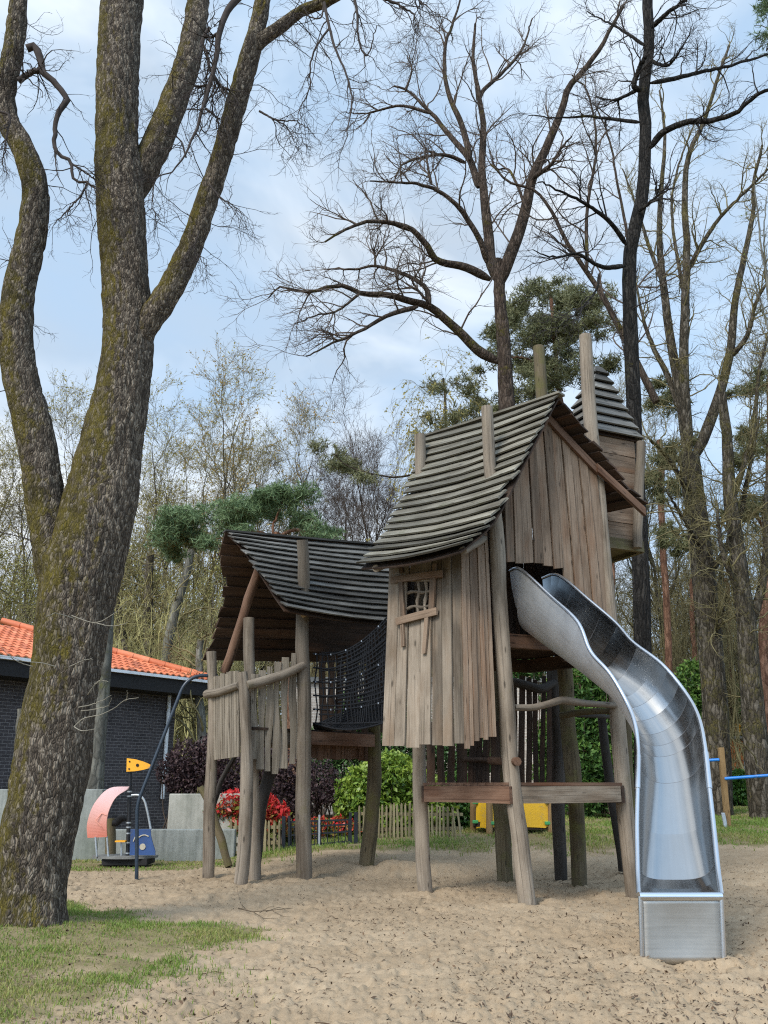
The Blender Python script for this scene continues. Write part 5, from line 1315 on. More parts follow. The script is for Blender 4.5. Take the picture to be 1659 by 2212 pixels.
# ------------------------------------------------------------------ big oak on the left
def oak():
    Y = 8.7
    base = foot(70, 2020, Y)
    t = thing('oak_tree', 'huge mossy twin-stemmed oak with rough bark at the left edge of the sand', 'tree', base)
    mb = MB(); LP = []; LR = []
    def stem(pts, dY=0.0, n=120, sides=72, grow=True, rough=1.0, Y0=Y, cap=True):
        a = np.asarray(pts, float); L = np.r_[0, np.cumsum(np.linalg.norm(np.diff(a[:, :2], axis=0), axis=1))]; u = L/L[-1]
        Ys = Y0+dY*u
        P = np.array([at(x, y, q) for (x, y, w), q in zip(a, Ys)]); R = np.array([w*(.845 if Y0 == Y else .93)*mpp(y, q)/2 for (x, y, w), q in zip(a, Ys)])
        P, R = resample(P, R, n); o = random.random()*90
        # ridged plates as real relief
        T = nrm(np.gradient(P, axis=0)); ref = np.array([0, 1.0, 0]); n1 = nrm(np.cross(T, ref)); n2 = np.cross(T, n1)
        th = np.arange(sides)/sides*2*math.pi; Ln = np.r_[0, np.cumsum(np.linalg.norm(np.diff(P, axis=0), axis=1))]
        cx, cy = np.cos(th)[None], np.sin(th)[None]; rr = R[:, None]
        big = .07*vnoise(cx*1.3+o, cy*1.3, Ln[:, None]*1.1)+.035*vnoise(cx*3+o, cy*3, Ln[:, None]*3.)
        rid = np.abs(vnoise(cx*rr*16+o, cy*rr*16, Ln[:, None]*5.5)); rid2 = vnoise(cx*rr*34+o, cy*rr*34, Ln[:, None]*13)
        D = rr*big+rough*(.016*np.minimum(rid*2.2, 1)+.007*rid2)
        V = P[:, None]+(rr+D)[..., None]*(cx[..., None]*n1[:, None]+cy[..., None]*n2[:, None])
        V = np.concatenate([V, V[:, :1]], 1)
        grid_add(mb, V[:, ::-1], True)
        mb.add(V[-1, :-1], [list(range(sides))])
        if grow: LP.append(resample(P, R, 30)[0]); LR.append(resample(P, R, 30)[1])
        return P
    stem([(66, 2062, 232), (68, 2020, 186), (70, 1960, 158), (74, 1880, 162), (88, 1780, 176), (104, 1690, 182), (122, 1560, 172), (146, 1430, 168), (162, 1320, 180), (178, 1230, 196), (202, 1140, 186), (224, 1060, 168), (236, 980, 152),
          (254, 900, 137), (270, 800, 122), (277, 700, 118), (271, 600, 115), (263, 480, 113), (257, 390, 112), (252, 300, 100), (255, 150, 100), (263, 0, 102), (266, -120, 96)], .5, 300, 130, False)
    stem([(150, 1330, 60), (125, 1230, 100), (104, 1130, 88), (92, 1040, 82), (78, 950, 80), (58, 870, 76), (40, 790, 72), (36, 700, 70), (46, 610, 64), (66, 510, 60), (76, 410, 56), (52, 325, 50), (16, 262, 48), (8, 210, 46), (24, 130, 42), (38, 30, 38), (42, -60, 36)], -.4, 170, 56, True, Y0=8.86)
    stem([(250, 560, 30), (258, 480, 58), (266, 432, 70), (294, 392, 68), (330, 330, 62), (366, 245, 58), (398, 155, 54), (418, 75, 50), (428, 0, 46), (436, -70, 44)], .6, 90, 56, Y0=9.08)
    stem([(288, 790, 30), (305, 730, 50), (326, 690, 58), (352, 652, 57), (384, 595, 52), (424, 505, 47), (456, 405, 46), (490, 295, 43), (520, 190, 42), (541, 115, 40), (556, 60, 34), (568, 0, 30), (575, -60, 28)], -.5, 100, 52, Y0=9.0)
    stem([(540, 120, 24), (566, 86, 28), (600, 62, 26), (650, 26, 23), (706, 4, 20), (760, -24, 18)], -.3, 50, 36, True, .6, Y0=8.6)
    stem([(18, 750, 46), (-30, 690, 50), (-80, 640, 46)], -.2, 30, 40, False, Y0=8.68)
    mb.build('trunk', M['oak'], t)
    # thin dark side branches (traced)
    sb = MB(); SP_, SR_ = [], []
    def br(pts, w0, w1, Y0, dY=0.0, grow=True):
        P, R = limb_px(pts, Y0, w0, w1, dY, 30, .008); sb.tube(P, R, 8, True, True)
        if grow: SP_.append(P); SR_.append(R)
    br([(58, 105), (74, 100), (88, 130), (94, 158), (112, 172), (132, 196), (146, 216), (128, 240), (118, 290), (122, 328), (150, 350), (158, 385), (172, 392), (190, 392), (198, 400)], 17, 5, 8.4)
    br([(40, 175), (62, 160), (86, 150)], 14, 10, 8.4)
    br([(190, 392), (176, 420), (150, 450), (120, 480)], 5, 2, 8.5); br([(150, 350), (180, 370), (202, 384)], 5, 3, 8.5)
    br([(520, -10), (492, 22), (474, 70), (466, 130), (452, 190), (436, 240), (420, 290), (398, 340), (372, 372)], 16, 3, 8.2, -.2)
    br([(452, 60), (436, 90), (446, 110), (454, 150), (462, 165)], 8, 4, 8.3); br([(474, 70), (455, 80), (440, 76)], 7, 4, 8.2); br([(462, 165), (480, 190), (494, 192)], 9, 5, 8.2)
    br([(452, 190), (440, 186), (424, 188)], 6, 4, 8.2); br([(372, 372), (340, 384), (330, 420), (334, 460), (350, 480)], 3, 1.6, 8.1); br([(402, 340), (388, 300), (360, 290), (352, 260)], 4, 1.8, 8.4)
    br([(445, 235), (470, 255), (468, 262)], 6, 3, 8.2)
    br([(700, 6), (712, 60), (726, 110), (748, 160), (760, 220), (748, 290), (735, 330)], 7, 1.6, 8.0, -.3); br([(712, 60), (690, 90), (672, 130), (668, 190), (650, 230), (640, 270)], 5, 1.5, 8.1)
    br([(760, -24), (772, 30), (774, 80), (792, 120), (812, 60)], 7, 2, 7.9); br([(560, 240), (600, 260), (640, 262), (668, 280)], 5, 1.4, 8.2); br([(600, 262), (620, 275), (642, 320)], 3, 1.2, 8.2)
    br([(452, 400), (480, 430), (500, 440), (520, 462)], 4, 1.5, 8.2); br([(430, 500), (420, 540), (445, 560)], 3, 1.2, 8.2); br([(770, -20), (820, -6), (860, 10), (890, 30), (905, 60)], 10, 2, 7.8); br([(880, -20), (905, 0), (914, 18)], 7, 2, 7.8)
    br([(700, 10), (690, 40), (640, 30), (620, 60)], 4, 1.4, 8.2); br([(-5, 240), (20, 250), (14, 300), (6, 350)], 6, 2, 8.2)
    rng = np.random.default_rng(31)
    P, R = np.array(SP_), np.array(SR_)
    P1, R1 = children(P, R, 12, rng, ang=(.4, 1.2), L=(.25, .75), k=7, rmax=.009, rmin=.0035, up=-.35, wig=.28, tmin=.12, bend_up=-.07); sb.tubes(P1, R1, 4)
    P2, R2 = children(P1, R1, 4, rng, ang=(.4, 1.1), L=(.12, .38), k=5, rmax=.005, rmin=.0024, up=-.15, wig=.3); sb.tubes(P2, R2, 3)
    P3, R3 = children(P2, R2, 3, rng, ang=(.4, 1.1), L=(.04, .13), k=3, rmax=.003, rmin=.0019, up=.05, wig=.3); sb.tubes(P3, R3, 3)
    # fine shoots off the big limbs
    P, R = np.array(LP), np.array(LR)
    P1, R1 = children(P, R, 16, rng, ang=(.7, 1.4), L=(.5, 1.3), k=9, rmax=.007, rmin=.004, up=-.25, wig=.2, tmin=.05, tip=False); sb.tubes(P1, R1, 4)
    P2, R2 = children(P1, R1, 5, rng, ang=(.4, 1.0), L=(.15, .5), k=5, rmax=.004, rmin=.0025, up=-.05, wig=.28); sb.tubes(P2, R2, 3)
    P3, R3 = children(P2, R2, 3, rng, ang=(.4, 1.0), L=(.04, .14), k=3, rmax=.003, rmin=.0019, up=.1, wig=.25); sb.tubes(P3, R3, 3)
    sb.build('branches', M['oaktwig'], t)
    # pale epicormic shoots on the lower trunk
    ep = MB()
    for pts in ([(160, 1570), (180, 1552), (215, 1545), (250, 1528), (272, 1512), (300, 1508)], [(272, 1514), (276, 1498), (274, 1492)], [(170, 1528), (205, 1520), (240, 1502)], [(175, 1536), (215, 1530), (236, 1522), (242, 1508)],
                [(160, 1570), (175, 1578), (205, 1575)], [(190, 1500), (204, 1480), (222, 1466)], [(204, 1478), (216, 1470), (232, 1472)], [(120, 1440), (90, 1432), (50, 1428), (20, 1415), (0, 1395)], [(70, 1440), (40, 1430), (20, 1420), (-2, 1418)],
                [(155, 1330), (205, 1345), (240, 1330), (275, 1300)], [(205, 1345), (240, 1352), (275, 1346)], [(160, 1336), (120, 1325), (100, 1332)], [(150, 1440), (185, 1425), (200, 1424)]):
        P, R = limb_px(pts, 8.05, 2.5, 1.1, -.25, 16, .004); ep.tube(P, R, 6)
    ep.build('shoots', plain('pale_shoot', (.22, .20, .16), .8, 0, .2, .2, 10), t)
oak()

# ------------------------------------------------------------------ traced bare trees behind the tower
c6 = lambda *pts: [(x*.6528+576, y*.6528) for x, y in pts]
YM = 23.0
SP1 = [dict(m=11, ang=(.45, 1.1), L=(.9, 2.4), k=8, rmax=.030, rmin=.010, up=.12, wig=.20, tmin=.12), dict(m=7, ang=(.4, 1.1), L=(.4, 1.2), k=6, rmax=.013, rmin=.0065, up=.10, wig=.24), dict(m=4, ang=(.4, 1.0), L=(.15, .5), k=4, rmax=.007, rmin=.0042, up=.12, wig=.25)]
traced_tree('bare_oak', 'spreading bare brown tree behind the tower roof with long low limbs reaching left', [
    (c6((800, 1500), (796, 1365), (790, 1250), (784, 1130), (772, 1000), (770, 920), (765, 860)), YM, 40, 22, 0, False),
    (c6((770, 940), (745, 880), (735, 780), (720, 650), (712, 540), (718, 420), (705, 330), (690, 250), (682, 170), (690, 80)), YM, 26, 5, .8),
    (c6((776, 940), (800, 860), (832, 780), (860, 680), (880, 590), (930, 480), (975, 370), (1000, 290), (1050, 230), (1090, 180), (1130, 110), (1180, 20)), YM, 30, 6, -1.2),
    (c6((700, 620), (672, 530), (625, 470), (590, 430), (545, 375), (500, 330), (460, 295), (420, 285)), YM+.3, 17, 4, 1.5), (c6((672, 530), (662, 475), (640, 400), (605, 320), (590, 250), (592, 150), (615, 80), (640, 0)), YM+.3, 15, 4, .5),
    (c6((728, 870), (708, 800), (660, 720), (630, 680), (580, 640), (530, 615), (450, 605), (340, 600)), YM, 15, 3, -1.5), (c6((740, 925), (660, 885), (560, 860), (530, 810), (480, 760), (430, 740), (330, 735), (270, 755), (190, 800)), YM, 20, 4, -2.5),
    (c6((770, 1200), (700, 1160), (640, 1100), (590, 1055), (540, 1015), (470, 995), (390, 975), (310, 970), (250, 945), (130, 965), (40, 950), (5, 985)), YM, 24, 3, -2.),
    (c6((540, 1015), (530, 960), (490, 925), (420, 895), (360, 880), (300, 890), (200, 890)), YM-1, 12, 3, 1.5), (c6((500, 1015), (400, 1045), (320, 1090), (210, 1140), (130, 1180)), YM-1, 12, 3, -1), (c6((310, 970), (230, 1030), (160, 1045), (90, 1075)), YM-1.4, 7, 2, -.4),
    (c6((545, 1010), (500, 960), (480, 925), (495, 915)), YM-1, 7, 4, -.3), (c6((360, 880), (358, 840), (355, 820)), YM-.3, 6, 3, 0), (c6((705, 330), (716, 300), (770, 250), (840, 170), (880, 60)), YM+.6, 10, 3, 1.),
    (c6((660, 540), (600, 515), (540, 515), (450, 545), (425, 590)), YM+.3, 10, 3, -.8), (c6((545, 610), (535, 560), (525, 490)), YM-1.2, 7, 3, 0), (c6((880, 590), (940, 545), (975, 490), (1010, 450)), YM-.6, 12, 3, -1), (c6((860, 690), (800, 560), (760, 560), (745, 520)), YM-.6, 8, 3, 1),
    (c6((460, 300), (480, 230), (465, 190)), YM+1.6, 6, 2, 0), (c6((545, 375), (440, 350), (330, 375), (250, 370)), YM+1., 8, 2, 1)],
    M['barkbrown'], M['twigbrown'], SP1, seed=3)
traced_tree('leaning_tree', 'thin leaning bare tree crossing behind the dark trunk above the turret', [
    (c6((1290, 1330), (1230, 1210), (1180, 1110), (1100, 960), (1000, 810), (930, 680), (885, 630), (800, 600), (740, 540)), 20.5, 17, 4, .5), (c6((1060, 900), (1060, 700), (1090, 480), (1060, 300), (1010, 250)), 20.6, 9, 3, 1), (c6((1180, 1110), (1200, 850), (1160, 600), (1130, 450), (1090, 350)), 20.4, 10, 3, 1)],
    M['barkbrown'], M['twigbrown'], SP1, seed=5)
traced_tree('dark_tree', 'straight black-barked tree rising behind the turret and the slide', [
    ([(1392, 1800), (1388, 1420), (1383, 1200), (1372, 1000), (1369, 900), (1363, 750)]+c6((1198, 900), (1207, 790), (1235, 700), (1250, 560), (1252, 420), (1246, 300), (1265, 150), (1260, 0), (1262, -120)), 16.5, 44, 21, .4),
    (c6((1270, 490), (1310, 440), (1390, 405), (1470, 400), (1560, 370), (1620, 315), (1700, 285)), 16.7, 16, 7, -1.5), (c6((1270, 275), (1350, 260), (1450, 235), (1540, 215), (1690, 170)), 16.8, 11, 4, 1.2), (c6((1190, 810), (1140, 740), (1080, 690), (1010, 650), (900, 600)), 16.6, 12, 3, -1.5),
    (c6((1235, 405), (1150, 395), (1050, 385), (960, 390), (870, 380)), 16.7, 9, 2, 1.8), (c6((1185, 880), (1120, 885), (1080, 870), (1030, 840), (960, 850), (880, 830)), 16.6, 12, 2, -2), (c6((1230, 700), (1285, 655), (1302, 610)), 16.6, 9, 4, -.4), (c6((1275, 90), (1330, 40), (1400, -10)), 16.8, 12, 6, -1),
    (c6((1240, 300), (1215, 285), (1232, 230), (1250, 190)), 16.5, 13, 9, -.3), (c6((1225, 300), (1150, 330), (1090, 320)), 16.6, 9, 2, 1), (c6((1100, 905), (1090, 960), (1030, 1030), (960, 1090)), 16.0, 6, 2, -.8), (c6((1265, 200), (1330, 215), (1380, 150)), 16.7, 9, 3, -1), (c6((1250, 150), (1160, 90), (1060, 40)), 16.7, 8, 2, 1)],
    M['barkdark'], M['twigdark'], [dict(m=9, ang=(.5, 1.2), L=(.6, 1.7), k=8, rmax=.020, rmin=.008, up=.02, wig=.2, tmin=.2), dict(m=6, ang=(.4, 1.1), L=(.3, .9), k=6, rmax=.009, rmin=.005, up=.04, wig=.24), dict(m=4, ang=(.4, 1.0), L=(.1, .35), k=4, rmax=.006, rmin=.0038, up=.1, wig=.25)], seed=8)
SPR = [dict(m=17, ang=(.45, 1.2), L=(.7, 2.1), k=8, rmax=.026, rmin=.009, up=.06, wig=.24, tmin=.06), dict(m=6, ang=(.4, 1.1), L=(.35, 1.0), k=6, rmax=.012, rmin=.006, up=.02, wig=.28), dict(m=4, ang=(.4, 1.0), L=(.15, .45), k=4, rmax=.008, rmin=.005, up=.06, wig=.28)]
traced_tree('forked_tree', 'many-stemmed bare tree with mossy forks right of the slide', [
    ([(1556, 1790), (1549, 1690), (1545, 1550), (1534, 1400), (1522, 1270), (1508, 1150), (1496, 1060), (1488, 985)], 24.0, 62, 44, 0, False),
    (c6((1395, 1520), (1370, 1310), (1340, 1150), (1320, 1000), (1300, 800), (1308, 600), (1318, 450), (1300, 300)), 24.0, 26, 4, 1), (c6((1400, 1500), (1385, 1350), (1380, 1200), (1385, 1000), (1390, 800), (1382, 650), (1400, 500), (1440, 420), (1480, 300), (1530, 150)), 24.0, 26, 5, -1),
    (c6((1410, 1530), (1450, 1440), (1500, 1300), (1535, 1150), (1550, 1000), (1580, 850), (1610, 700), (1612, 600), (1640, 480)), 24.0, 26, 5, .6), (c6((1538, 1180), (1590, 1110), (1620, 1000), (1665, 920)), 24.2, 13, 5, -1), (c6((1390, 1420), (1330, 1250), (1280, 1150), (1240, 1030), (1225, 940)), 24.0, 18, 4, 1.5),
    (c6((1392, 900), (1440, 810), (1500, 720), (1580, 640), (1670, 550)), 23.8, 12, 4, -1.5), (c6((1316, 950), (1260, 800), (1230, 700), (1180, 560)), 24.2, 10, 3, 1.5), (c6((1384, 1000), (1340, 700), (1360, 560), (1420, 400)), 24, 9, 3, 1),
    ([(1500, 1080), (1468, 1030), (1440, 985), (1405, 950)], 24, 15, 7, -1.5), ([(1520, 1250), (1560, 1200), (1600, 1110), (1615, 1030), (1640, 900)], 24, 16, 5, -1), ([(1512, 1180), (1470, 1110), (1440, 1060)], 23.8, 11, 4, -1), ([(1535, 1390), (1560, 1330), (1568, 1290)], 23.8, 9, 3, -.5)],
    M['barkmoss'], M['twigolive'], SPR, seed=12)
traced_tree('mossy_tree', 'thick mossy trunk with cut knots at the right edge', [
    ([(1652, 1795), (1640, 1690), (1628, 1560), (1615, 1400), (1606, 1300), (1590, 1180), (1578, 1080), (1570, 960), (1560, 850)], 23.0, 62, 18, 0), ([(1612, 1370), (1640, 1290), (1655, 1200), (1652, 1100), (1665, 1000)], 23, 22, 8, .6), ([(1604, 1290), (1574, 1230), (1556, 1170), (1550, 1100)], 23, 18, 6, -.6), ([(1580, 1090), (1605, 1010), (1628, 930), (1640, 800), (1668, 700)], 23, 14, 5, .8)],
    M['barkmoss'], M['twigolive'], SPR, seed=14)
# small greening birch at the right edge
traced_tree('greening_tree', 'thin tree with fresh bright green leaves at the right edge of the picture', [
    ([(1680, 1000), (1672, 760), (1655, 600), (1640, 500), (1630, 400)], 19.0, 9, 3, 0), ([(1672, 760), (1640, 640), (1612, 560)], 19, 5, 2, -.4), ([(1660, 640), (1650, 520), (1655, 430)], 19, 5, 2, .4)],
    M['barkgrey'], M['twigolive'], [dict(m=9, ang=(.5, 1.1), L=(.3, .8), k=6, rmax=.01, rmin=.005, up=-.1, wig=.2), dict(m=5, ang=(.4, 1.), L=(.15, .4), k=4, rmax=.005, rmin=.004, up=-.3, wig=.2)], seed=16, buds=(M['budgreen'], .16, .055))
# ------------------------------------------------------------------ pale trunks by the building
def straight_trunk(name, label, pts, Y, w0, w1, mat):
    P, R = limb_px(pts, Y, w0, w1, 0, 24, .01); t = thing(name, label, 'tree', P[0]); mb = MB(); mb.tube(P, R, 18, True, True, None, 0, .08); mb.build('trunk', M[mat], t); return t
straight_trunk('bare_tree', 'smooth greenish trunk between the oak and the green downpipe', [(198, 1760), (205, 1640), (214, 1540), (222, 1440), (228, 1340), (236, 1220), (240, 1050), (246, 900), (262, 700), (262, 450), (256, 250)], 17.8, 46, 6, 'barkgrey')
straight_trunk('bare_tree', 'pale split trunk just left of the big oak before the building', [(38, 1760), (42, 1640), (50, 1530)], 17.9, 26, 24, 'barkgrey')

# ------------------------------------------------------------------ pines
def clump(mb, tw, c, r, n, rng, tuft=.16, squash=.62):
    r = r*1.5; n = int(n*1.5)
    p = rng.normal(size=(n, 3)); p = nrm(p)*(rng.random((n, 1))**.6)*r; p[:, 2] *= squash; p += c
    g_ = fbm(p[:, 0]*1.9, p[:, 1]*1.9, p[:, 2]*2.6, 3); p = p[g_ > -.18]; n = len(p)
    if n < 3: return
    per = 7
    q = np.repeat(p, per, 0); d = nrm(rng.normal(size=(len(q), 3))+np.array([0, 0, .35])); w = nrm(np.cross(d, rng.normal(size=d.shape)))
    l = tuft*rng.uniform(.6, 1.2, (len(q), 1)); V = np.stack([q-w*l*.07, q+w*l*.07, q+d*l], 1).reshape(-1, 3)
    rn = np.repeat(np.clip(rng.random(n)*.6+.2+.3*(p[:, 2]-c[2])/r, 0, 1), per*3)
    mb.add(V, np.arange(len(V)).reshape(-1, 3), np.c_[V, rn])
    # twigs inside the clump
    k = max(3, n//22); P = np.stack([np.repeat(c[None]+[0, 0, -r*.25], k, 0), c+(p[:k]-c)*.5, p[:k]], 1); tw.tubes(P, np.full((k, 3), .012)*np.array([1.4, 1, .6]), 3)
def pine(label, limbs, clumps, Y, mat, nm, seed, tuft=.2, dens=1.0):
    rng = np.random.default_rng(seed); P0, R0 = limb_px(*limbs[0]); t = thing('pine_tree', label, 'tree', P0[0])
    mb = MB()
    for l in limbs: P, R = limb_px(*l, wob=.02); mb.tube(P, R, 9, True, True, None, 0, .06)
    mb.build('trunk', mat, t)
    nb = MB(); tw = MB()
    for x, y, r, dy in clumps:
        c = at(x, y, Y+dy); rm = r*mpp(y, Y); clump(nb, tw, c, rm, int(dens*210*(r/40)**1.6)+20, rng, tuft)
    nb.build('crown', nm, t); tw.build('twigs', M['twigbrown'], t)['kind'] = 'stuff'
    return t
rc = random.Random(4)
cl = []
for (x0, y0, x1, y1, r, n) in ((560, 1075, 650, 1060, 30, 7), (500, 1110, 600, 1090, 34, 8), (380, 1130, 500, 1115, 32, 9), (350, 1170, 430, 1160, 26, 6), (600, 1110, 700, 1150, 28, 8), (440, 1165, 520, 1150, 26, 5), (375, 1195, 420, 1185, 20, 3), (690, 1150, 760, 1160, 22, 4)):
    for i in range(n): u = rc.random(); cl.append((x0+(x1-x0)*u+rc.uniform(-14, 14), y0+(y1-y0)*u+rc.uniform(-14, 14), r*rc.uniform(.6, 1.05), rc.uniform(-1.6, 1.6)))
pine('spreading green pine with a flat crown peeping over the ridge of the left hut', [([(640, 1760), (620, 1500), (600, 1300), (592, 1200), (600, 1150)], 26, 30, 14, 0), ([(600, 1180), (560, 1150), (500, 1160), (440, 1165)], 26, 10, 4, -.8), ([(600, 1160), (640, 1145), (690, 1165)], 26, 9, 4, .5), ([(597, 1200), (590, 1140), (605, 1100)], 26, 9, 4, 0)], cl, 26, M['barkpine'], M['needle'], 21)
cl = []
for (x0, y0, x1, y1, r, n) in ((1110, 640, 1250, 640, 34, 10), (1080, 690, 1200, 720, 36, 10), (1180, 700, 1300, 690, 34, 9), (1080, 780, 1180, 800, 34, 9), (1220, 770, 1330, 800, 30, 7), (1150, 850, 1100, 880, 28, 6), (1050, 720, 1080, 760, 22, 4), (1230, 640, 1310, 660, 26, 5)):
    for i in range(n): u = rc.random(); cl.append((x0+(x1-x0)*u+rc.uniform(-20, 20), y0+(y1-y0)*u+rc.uniform(-16, 16), r*rc.uniform(.6, 1.05), rc.uniform(-2, 2)))
pine('dusky olive pine directly behind the bare tree above the tower ridge', [([(1250, 1740), (1240, 1300), (1225, 1000), (1205, 820), (1190, 640)], 31, 26, 7, 0), ([(1208, 840), (1150, 780), (1100, 770)], 31, 8, 3, -.8), ([(1200, 730), (1250, 700), (1300, 690)], 31, 8, 3, .6)], cl+[(x+rc.uniform(-45, 45), y+rc.uniform(-35, 35), r*rc.uniform(.5, .9), d) for x, y, r, d in cl], 31, M['barkpine'], M['needlebrown'], 22, .24, .62)
cl = []
for (x0, y0, x1, y1, r, n) in ((950, 820, 1040, 850, 26, 8), (900, 930, 1000, 900, 24, 8), (880, 960, 960, 960, 22, 6), (1000, 880, 1090, 880, 26, 7), (690, 960, 730, 1000, 24, 7), (720, 1010, 800, 1020, 22, 7)):
    for i in range(n): u = rc.random(); cl.append((x0+(x1-x0)*u+rc.uniform(-20, 20), y0+(y1-y0)*u+rc.uniform(-16, 16), r*rc.uniform(.5, 1.0), rc.uniform(-2, 2)))
pine('small olive conifer between the two roofs, left of the tower ridge', [([(985, 1740), (975, 1300), (965, 1000), (960, 820)], 33, 20, 5, 0), ([(968, 1000), (860, 1030), (760, 1010), (720, 980)], 33, 6, 2, -1)], cl, 33, M['barkbrown'], M['needlebrown'], 23, .22, .5)
cl = []
for (x0, y0, x1, y1, r, n) in ((1600, 1000, 1660, 900, 30, 8), (1400, 880, 1480, 860, 26, 7), (1420, 980, 1500, 960, 26, 7), (1380, 1040, 1460, 1060, 26, 7), (1560, 1120, 1640, 1080, 28, 8), (1590, 860, 1660, 820, 24, 6), (1480, 1180, 1440, 1140, 24, 5)):
    for i in range(n): u = rc.random(); cl.append((x0+(x1-x0)*u+rc.uniform(-20, 20), y0+(y1-y0)*u+rc.uniform(-16, 16), r*rc.uniform(.5, 1.0), rc.uniform(-2, 2)))
pine('tall orange-barked pine at the far right edge behind the mossy trunk', [([(1668, 1740), (1658, 1550), (1650, 1400), (1655, 1250), (1662, 1100), (1668, 800)], 28, 24, 18, 0), ([(1655, 1150), (1600, 1060), (1560, 1050)], 28, 8, 3, -1)], cl+[(x+rc.uniform(-45, 45), y+rc.uniform(-40, 40), r*rc.uniform(.5, .9), d) for x, y, r, d in cl], 28, M['barkpine'], M['needlebrown'], 24, .22, .5)
for lab, pts, w, Y in (('slim reddish pine trunk behind the top of the slide', [(1335, 1740), (1330, 1500), (1322, 1300), (1318, 1150)], 18, 30), ('slim reddish pine trunk just right of the dark tree', [(1455, 1740), (1447, 1500), (1440, 1300), (1432, 1180), (1425, 950)], 17, 31), ('thin red pine trunk left of the forked tree', [(1516, 1740), (1508, 1500), (1500, 1400), (1494, 1250)], 13, 34), ('pale orange trunk between the forked tree and the shed', [(1588, 1740), (1582, 1560), (1576, 1400), (1570, 1250)], 11, 36)):
    P, R = limb_px(pts, Y, w, w*.8, 0, 20, .02); t = thing('pine_tree', lab, 'tree', P[0]); mb = MB(); mb.tube(P, R, 10, True, True, None, 0, .06); mb.build('trunk', M['barkpine'], t)
# top right corner fir tip
rng = np.random.default_rng(40); mb = MB(); tw = MB(); t = thing('fir_branch_tree', 'dark conifer with its branch tips in the top right corner', 'tree', at(1760, 1790, 21))
tb = MB(); P, R = limb_px([(1800, 1795), (1775, 900), (1755, 300), (1740, -60)], 21, 40, 12, 0, 20); tb.tube(P, R, 10); tb.build('trunk', M['barkbrown'], t)
for i in range(16): x, y = rc.uniform(1630, 1740), rc.uniform(-40, 110); clump(mb, tw, at(x, y, 21+rc.uniform(-1, 1)), rc.uniform(14, 26)*mpp(y, 21), 60, rng, .16)
mb.build('crown', M['needle'], t); tw.build('twigs', M['twigbrown'], t)['kind'] = 'stuff'
# ------------------------------------------------------------------ shrubs and hedges
def shrub(name, label, cat, blobs, Y, n, size, mat, rnf=None, elong=1.8, flat=0.0, stems=M['twigbrown'], seed=1, squash=1.0, fill=.30, group=None, jag=.25):
    rng = np.random.default_rng(seed); bx = np.mean([b[0] for b in blobs]); t = thing(name, label, cat, foot(bx, 1780, Y), group); org = ORG[t.name]
    tot = sum(b[2]**2 for b in blobs); lb = MB(); sb = MB()
    for b in blobs:
        x, y, r = b[:3]; dy = b[3] if len(b) > 3 else 0; c = at(x, y, Y+dy); rm = r*mpp(y, Y+dy); k = int(n*r*r/tot)
        d = nrm(rng.normal(size=(k, 3))); rad = rm*(1-fill*rng.random(k)**1.5)
        bump = 1+jag*fbm(d[:, 0]*2.2+x, d[:, 1]*2.2+y, d[:, 2]*2.2, 3)
        p = c+d*(rad*bump)[:, None]*np.array([1, 1, squash])
        gzv = gz(p[:, 0], p[:, 1]); p = p[p[:, 2] > gzv+.02]
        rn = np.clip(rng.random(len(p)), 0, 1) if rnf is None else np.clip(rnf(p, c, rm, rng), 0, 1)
        leaf_cloud(lb, p, size, rng, rn, flat, elong)
        m = max(4, k//260); e = p[rng.integers(0, max(1, len(p)), m)] if len(p) else np.zeros((0, 3))
        if len(e):
            s0 = np.stack([np.full(m, c[0])+rng.normal(0, .12, m), np.full(m, c[1])+rng.normal(0, .12, m), np.full(m, min(c[2]-rm*.5, org[2]+.1))], -1); s0[:, 2] = np.maximum(s0[:, 2], gz(s0[:, 0], s0[:, 1])-.05)
            md = (s0+e)/2+rng.normal(0, .06, (m, 3)); sb.tubes(np.stack([s0, md, e], 1), np.full((m, 3), .014)*np.array([1.3, 1, .5]), 4)
    lb.build('foliage', mat, t)
    if sb.n: sb.build('stems', stems, t)
    return t
M['laurel'] = leafmat('laurel_leaf', [(.12, (.04, .08, .014, 1)), (.40, (.10, .175, .024, 1)), (.62, (.21, .295, .042, 1)), (.95, (.34, .42, .075, 1))], .38, .2)
M['laureldark'] = leafmat('dark_laurel_leaf', [(.1, (.02, .055, .012, 1)), (.5, (.05, .12, .022, 1)), (.95, (.12, .22, .05, 1))], .35, .15)
M['purple'] = leafmat('purple_leaf', [(.1, (.022, .014, .016, 1)), (.5, (.055, .032, .036, 1)), (.95, (.12, .075, .07, 1))], .6, .15)
M['photinia'] = leafmat('photinia_leaf', [(.10, (.05, .10, .02, 1)), (.34, (.16, .22, .04, 1)), (.46, (.42, .07, .04, 1)), (.62, (.55, .03, .035, 1)), (.95, (.66, .07, .06, 1))], .4, .2)
M['cypress'] = leafmat('cypress_spray', [(.1, (.02, .055, .015, 1)), (.45, (.055, .125, .022, 1)), (.75, (.12, .20, .035, 1)), (.97, (.22, .29, .07, 1))], .6, .15)
M['yew'] = leafmat('yew_leaf', [(.1, (.014, .04, .012, 1)), (.5, (.045, .095, .026, 1)), (.95, (.12, .19, .05, 1))], .55, .1)
M['olive'] = leafmat('olive_leaf', [(.1, (.10, .09, .03, 1)), (.45, (.20, .18, .06, 1)), (.8, (.30, .28, .095, 1))], .7, .25)
M['ivy'] = leafmat('ivy_leaf', [(.1, (.03, .10, .02, 1)), (.6, (.10, .26, .04, 1)), (.95, (.22, .40, .09, 1))], .4, .2)
hi = lambda a, b: (lambda p, c, r, rng: a+b*(p[:, 2]-c[2])/r+rng.normal(0, .18, len(p)))
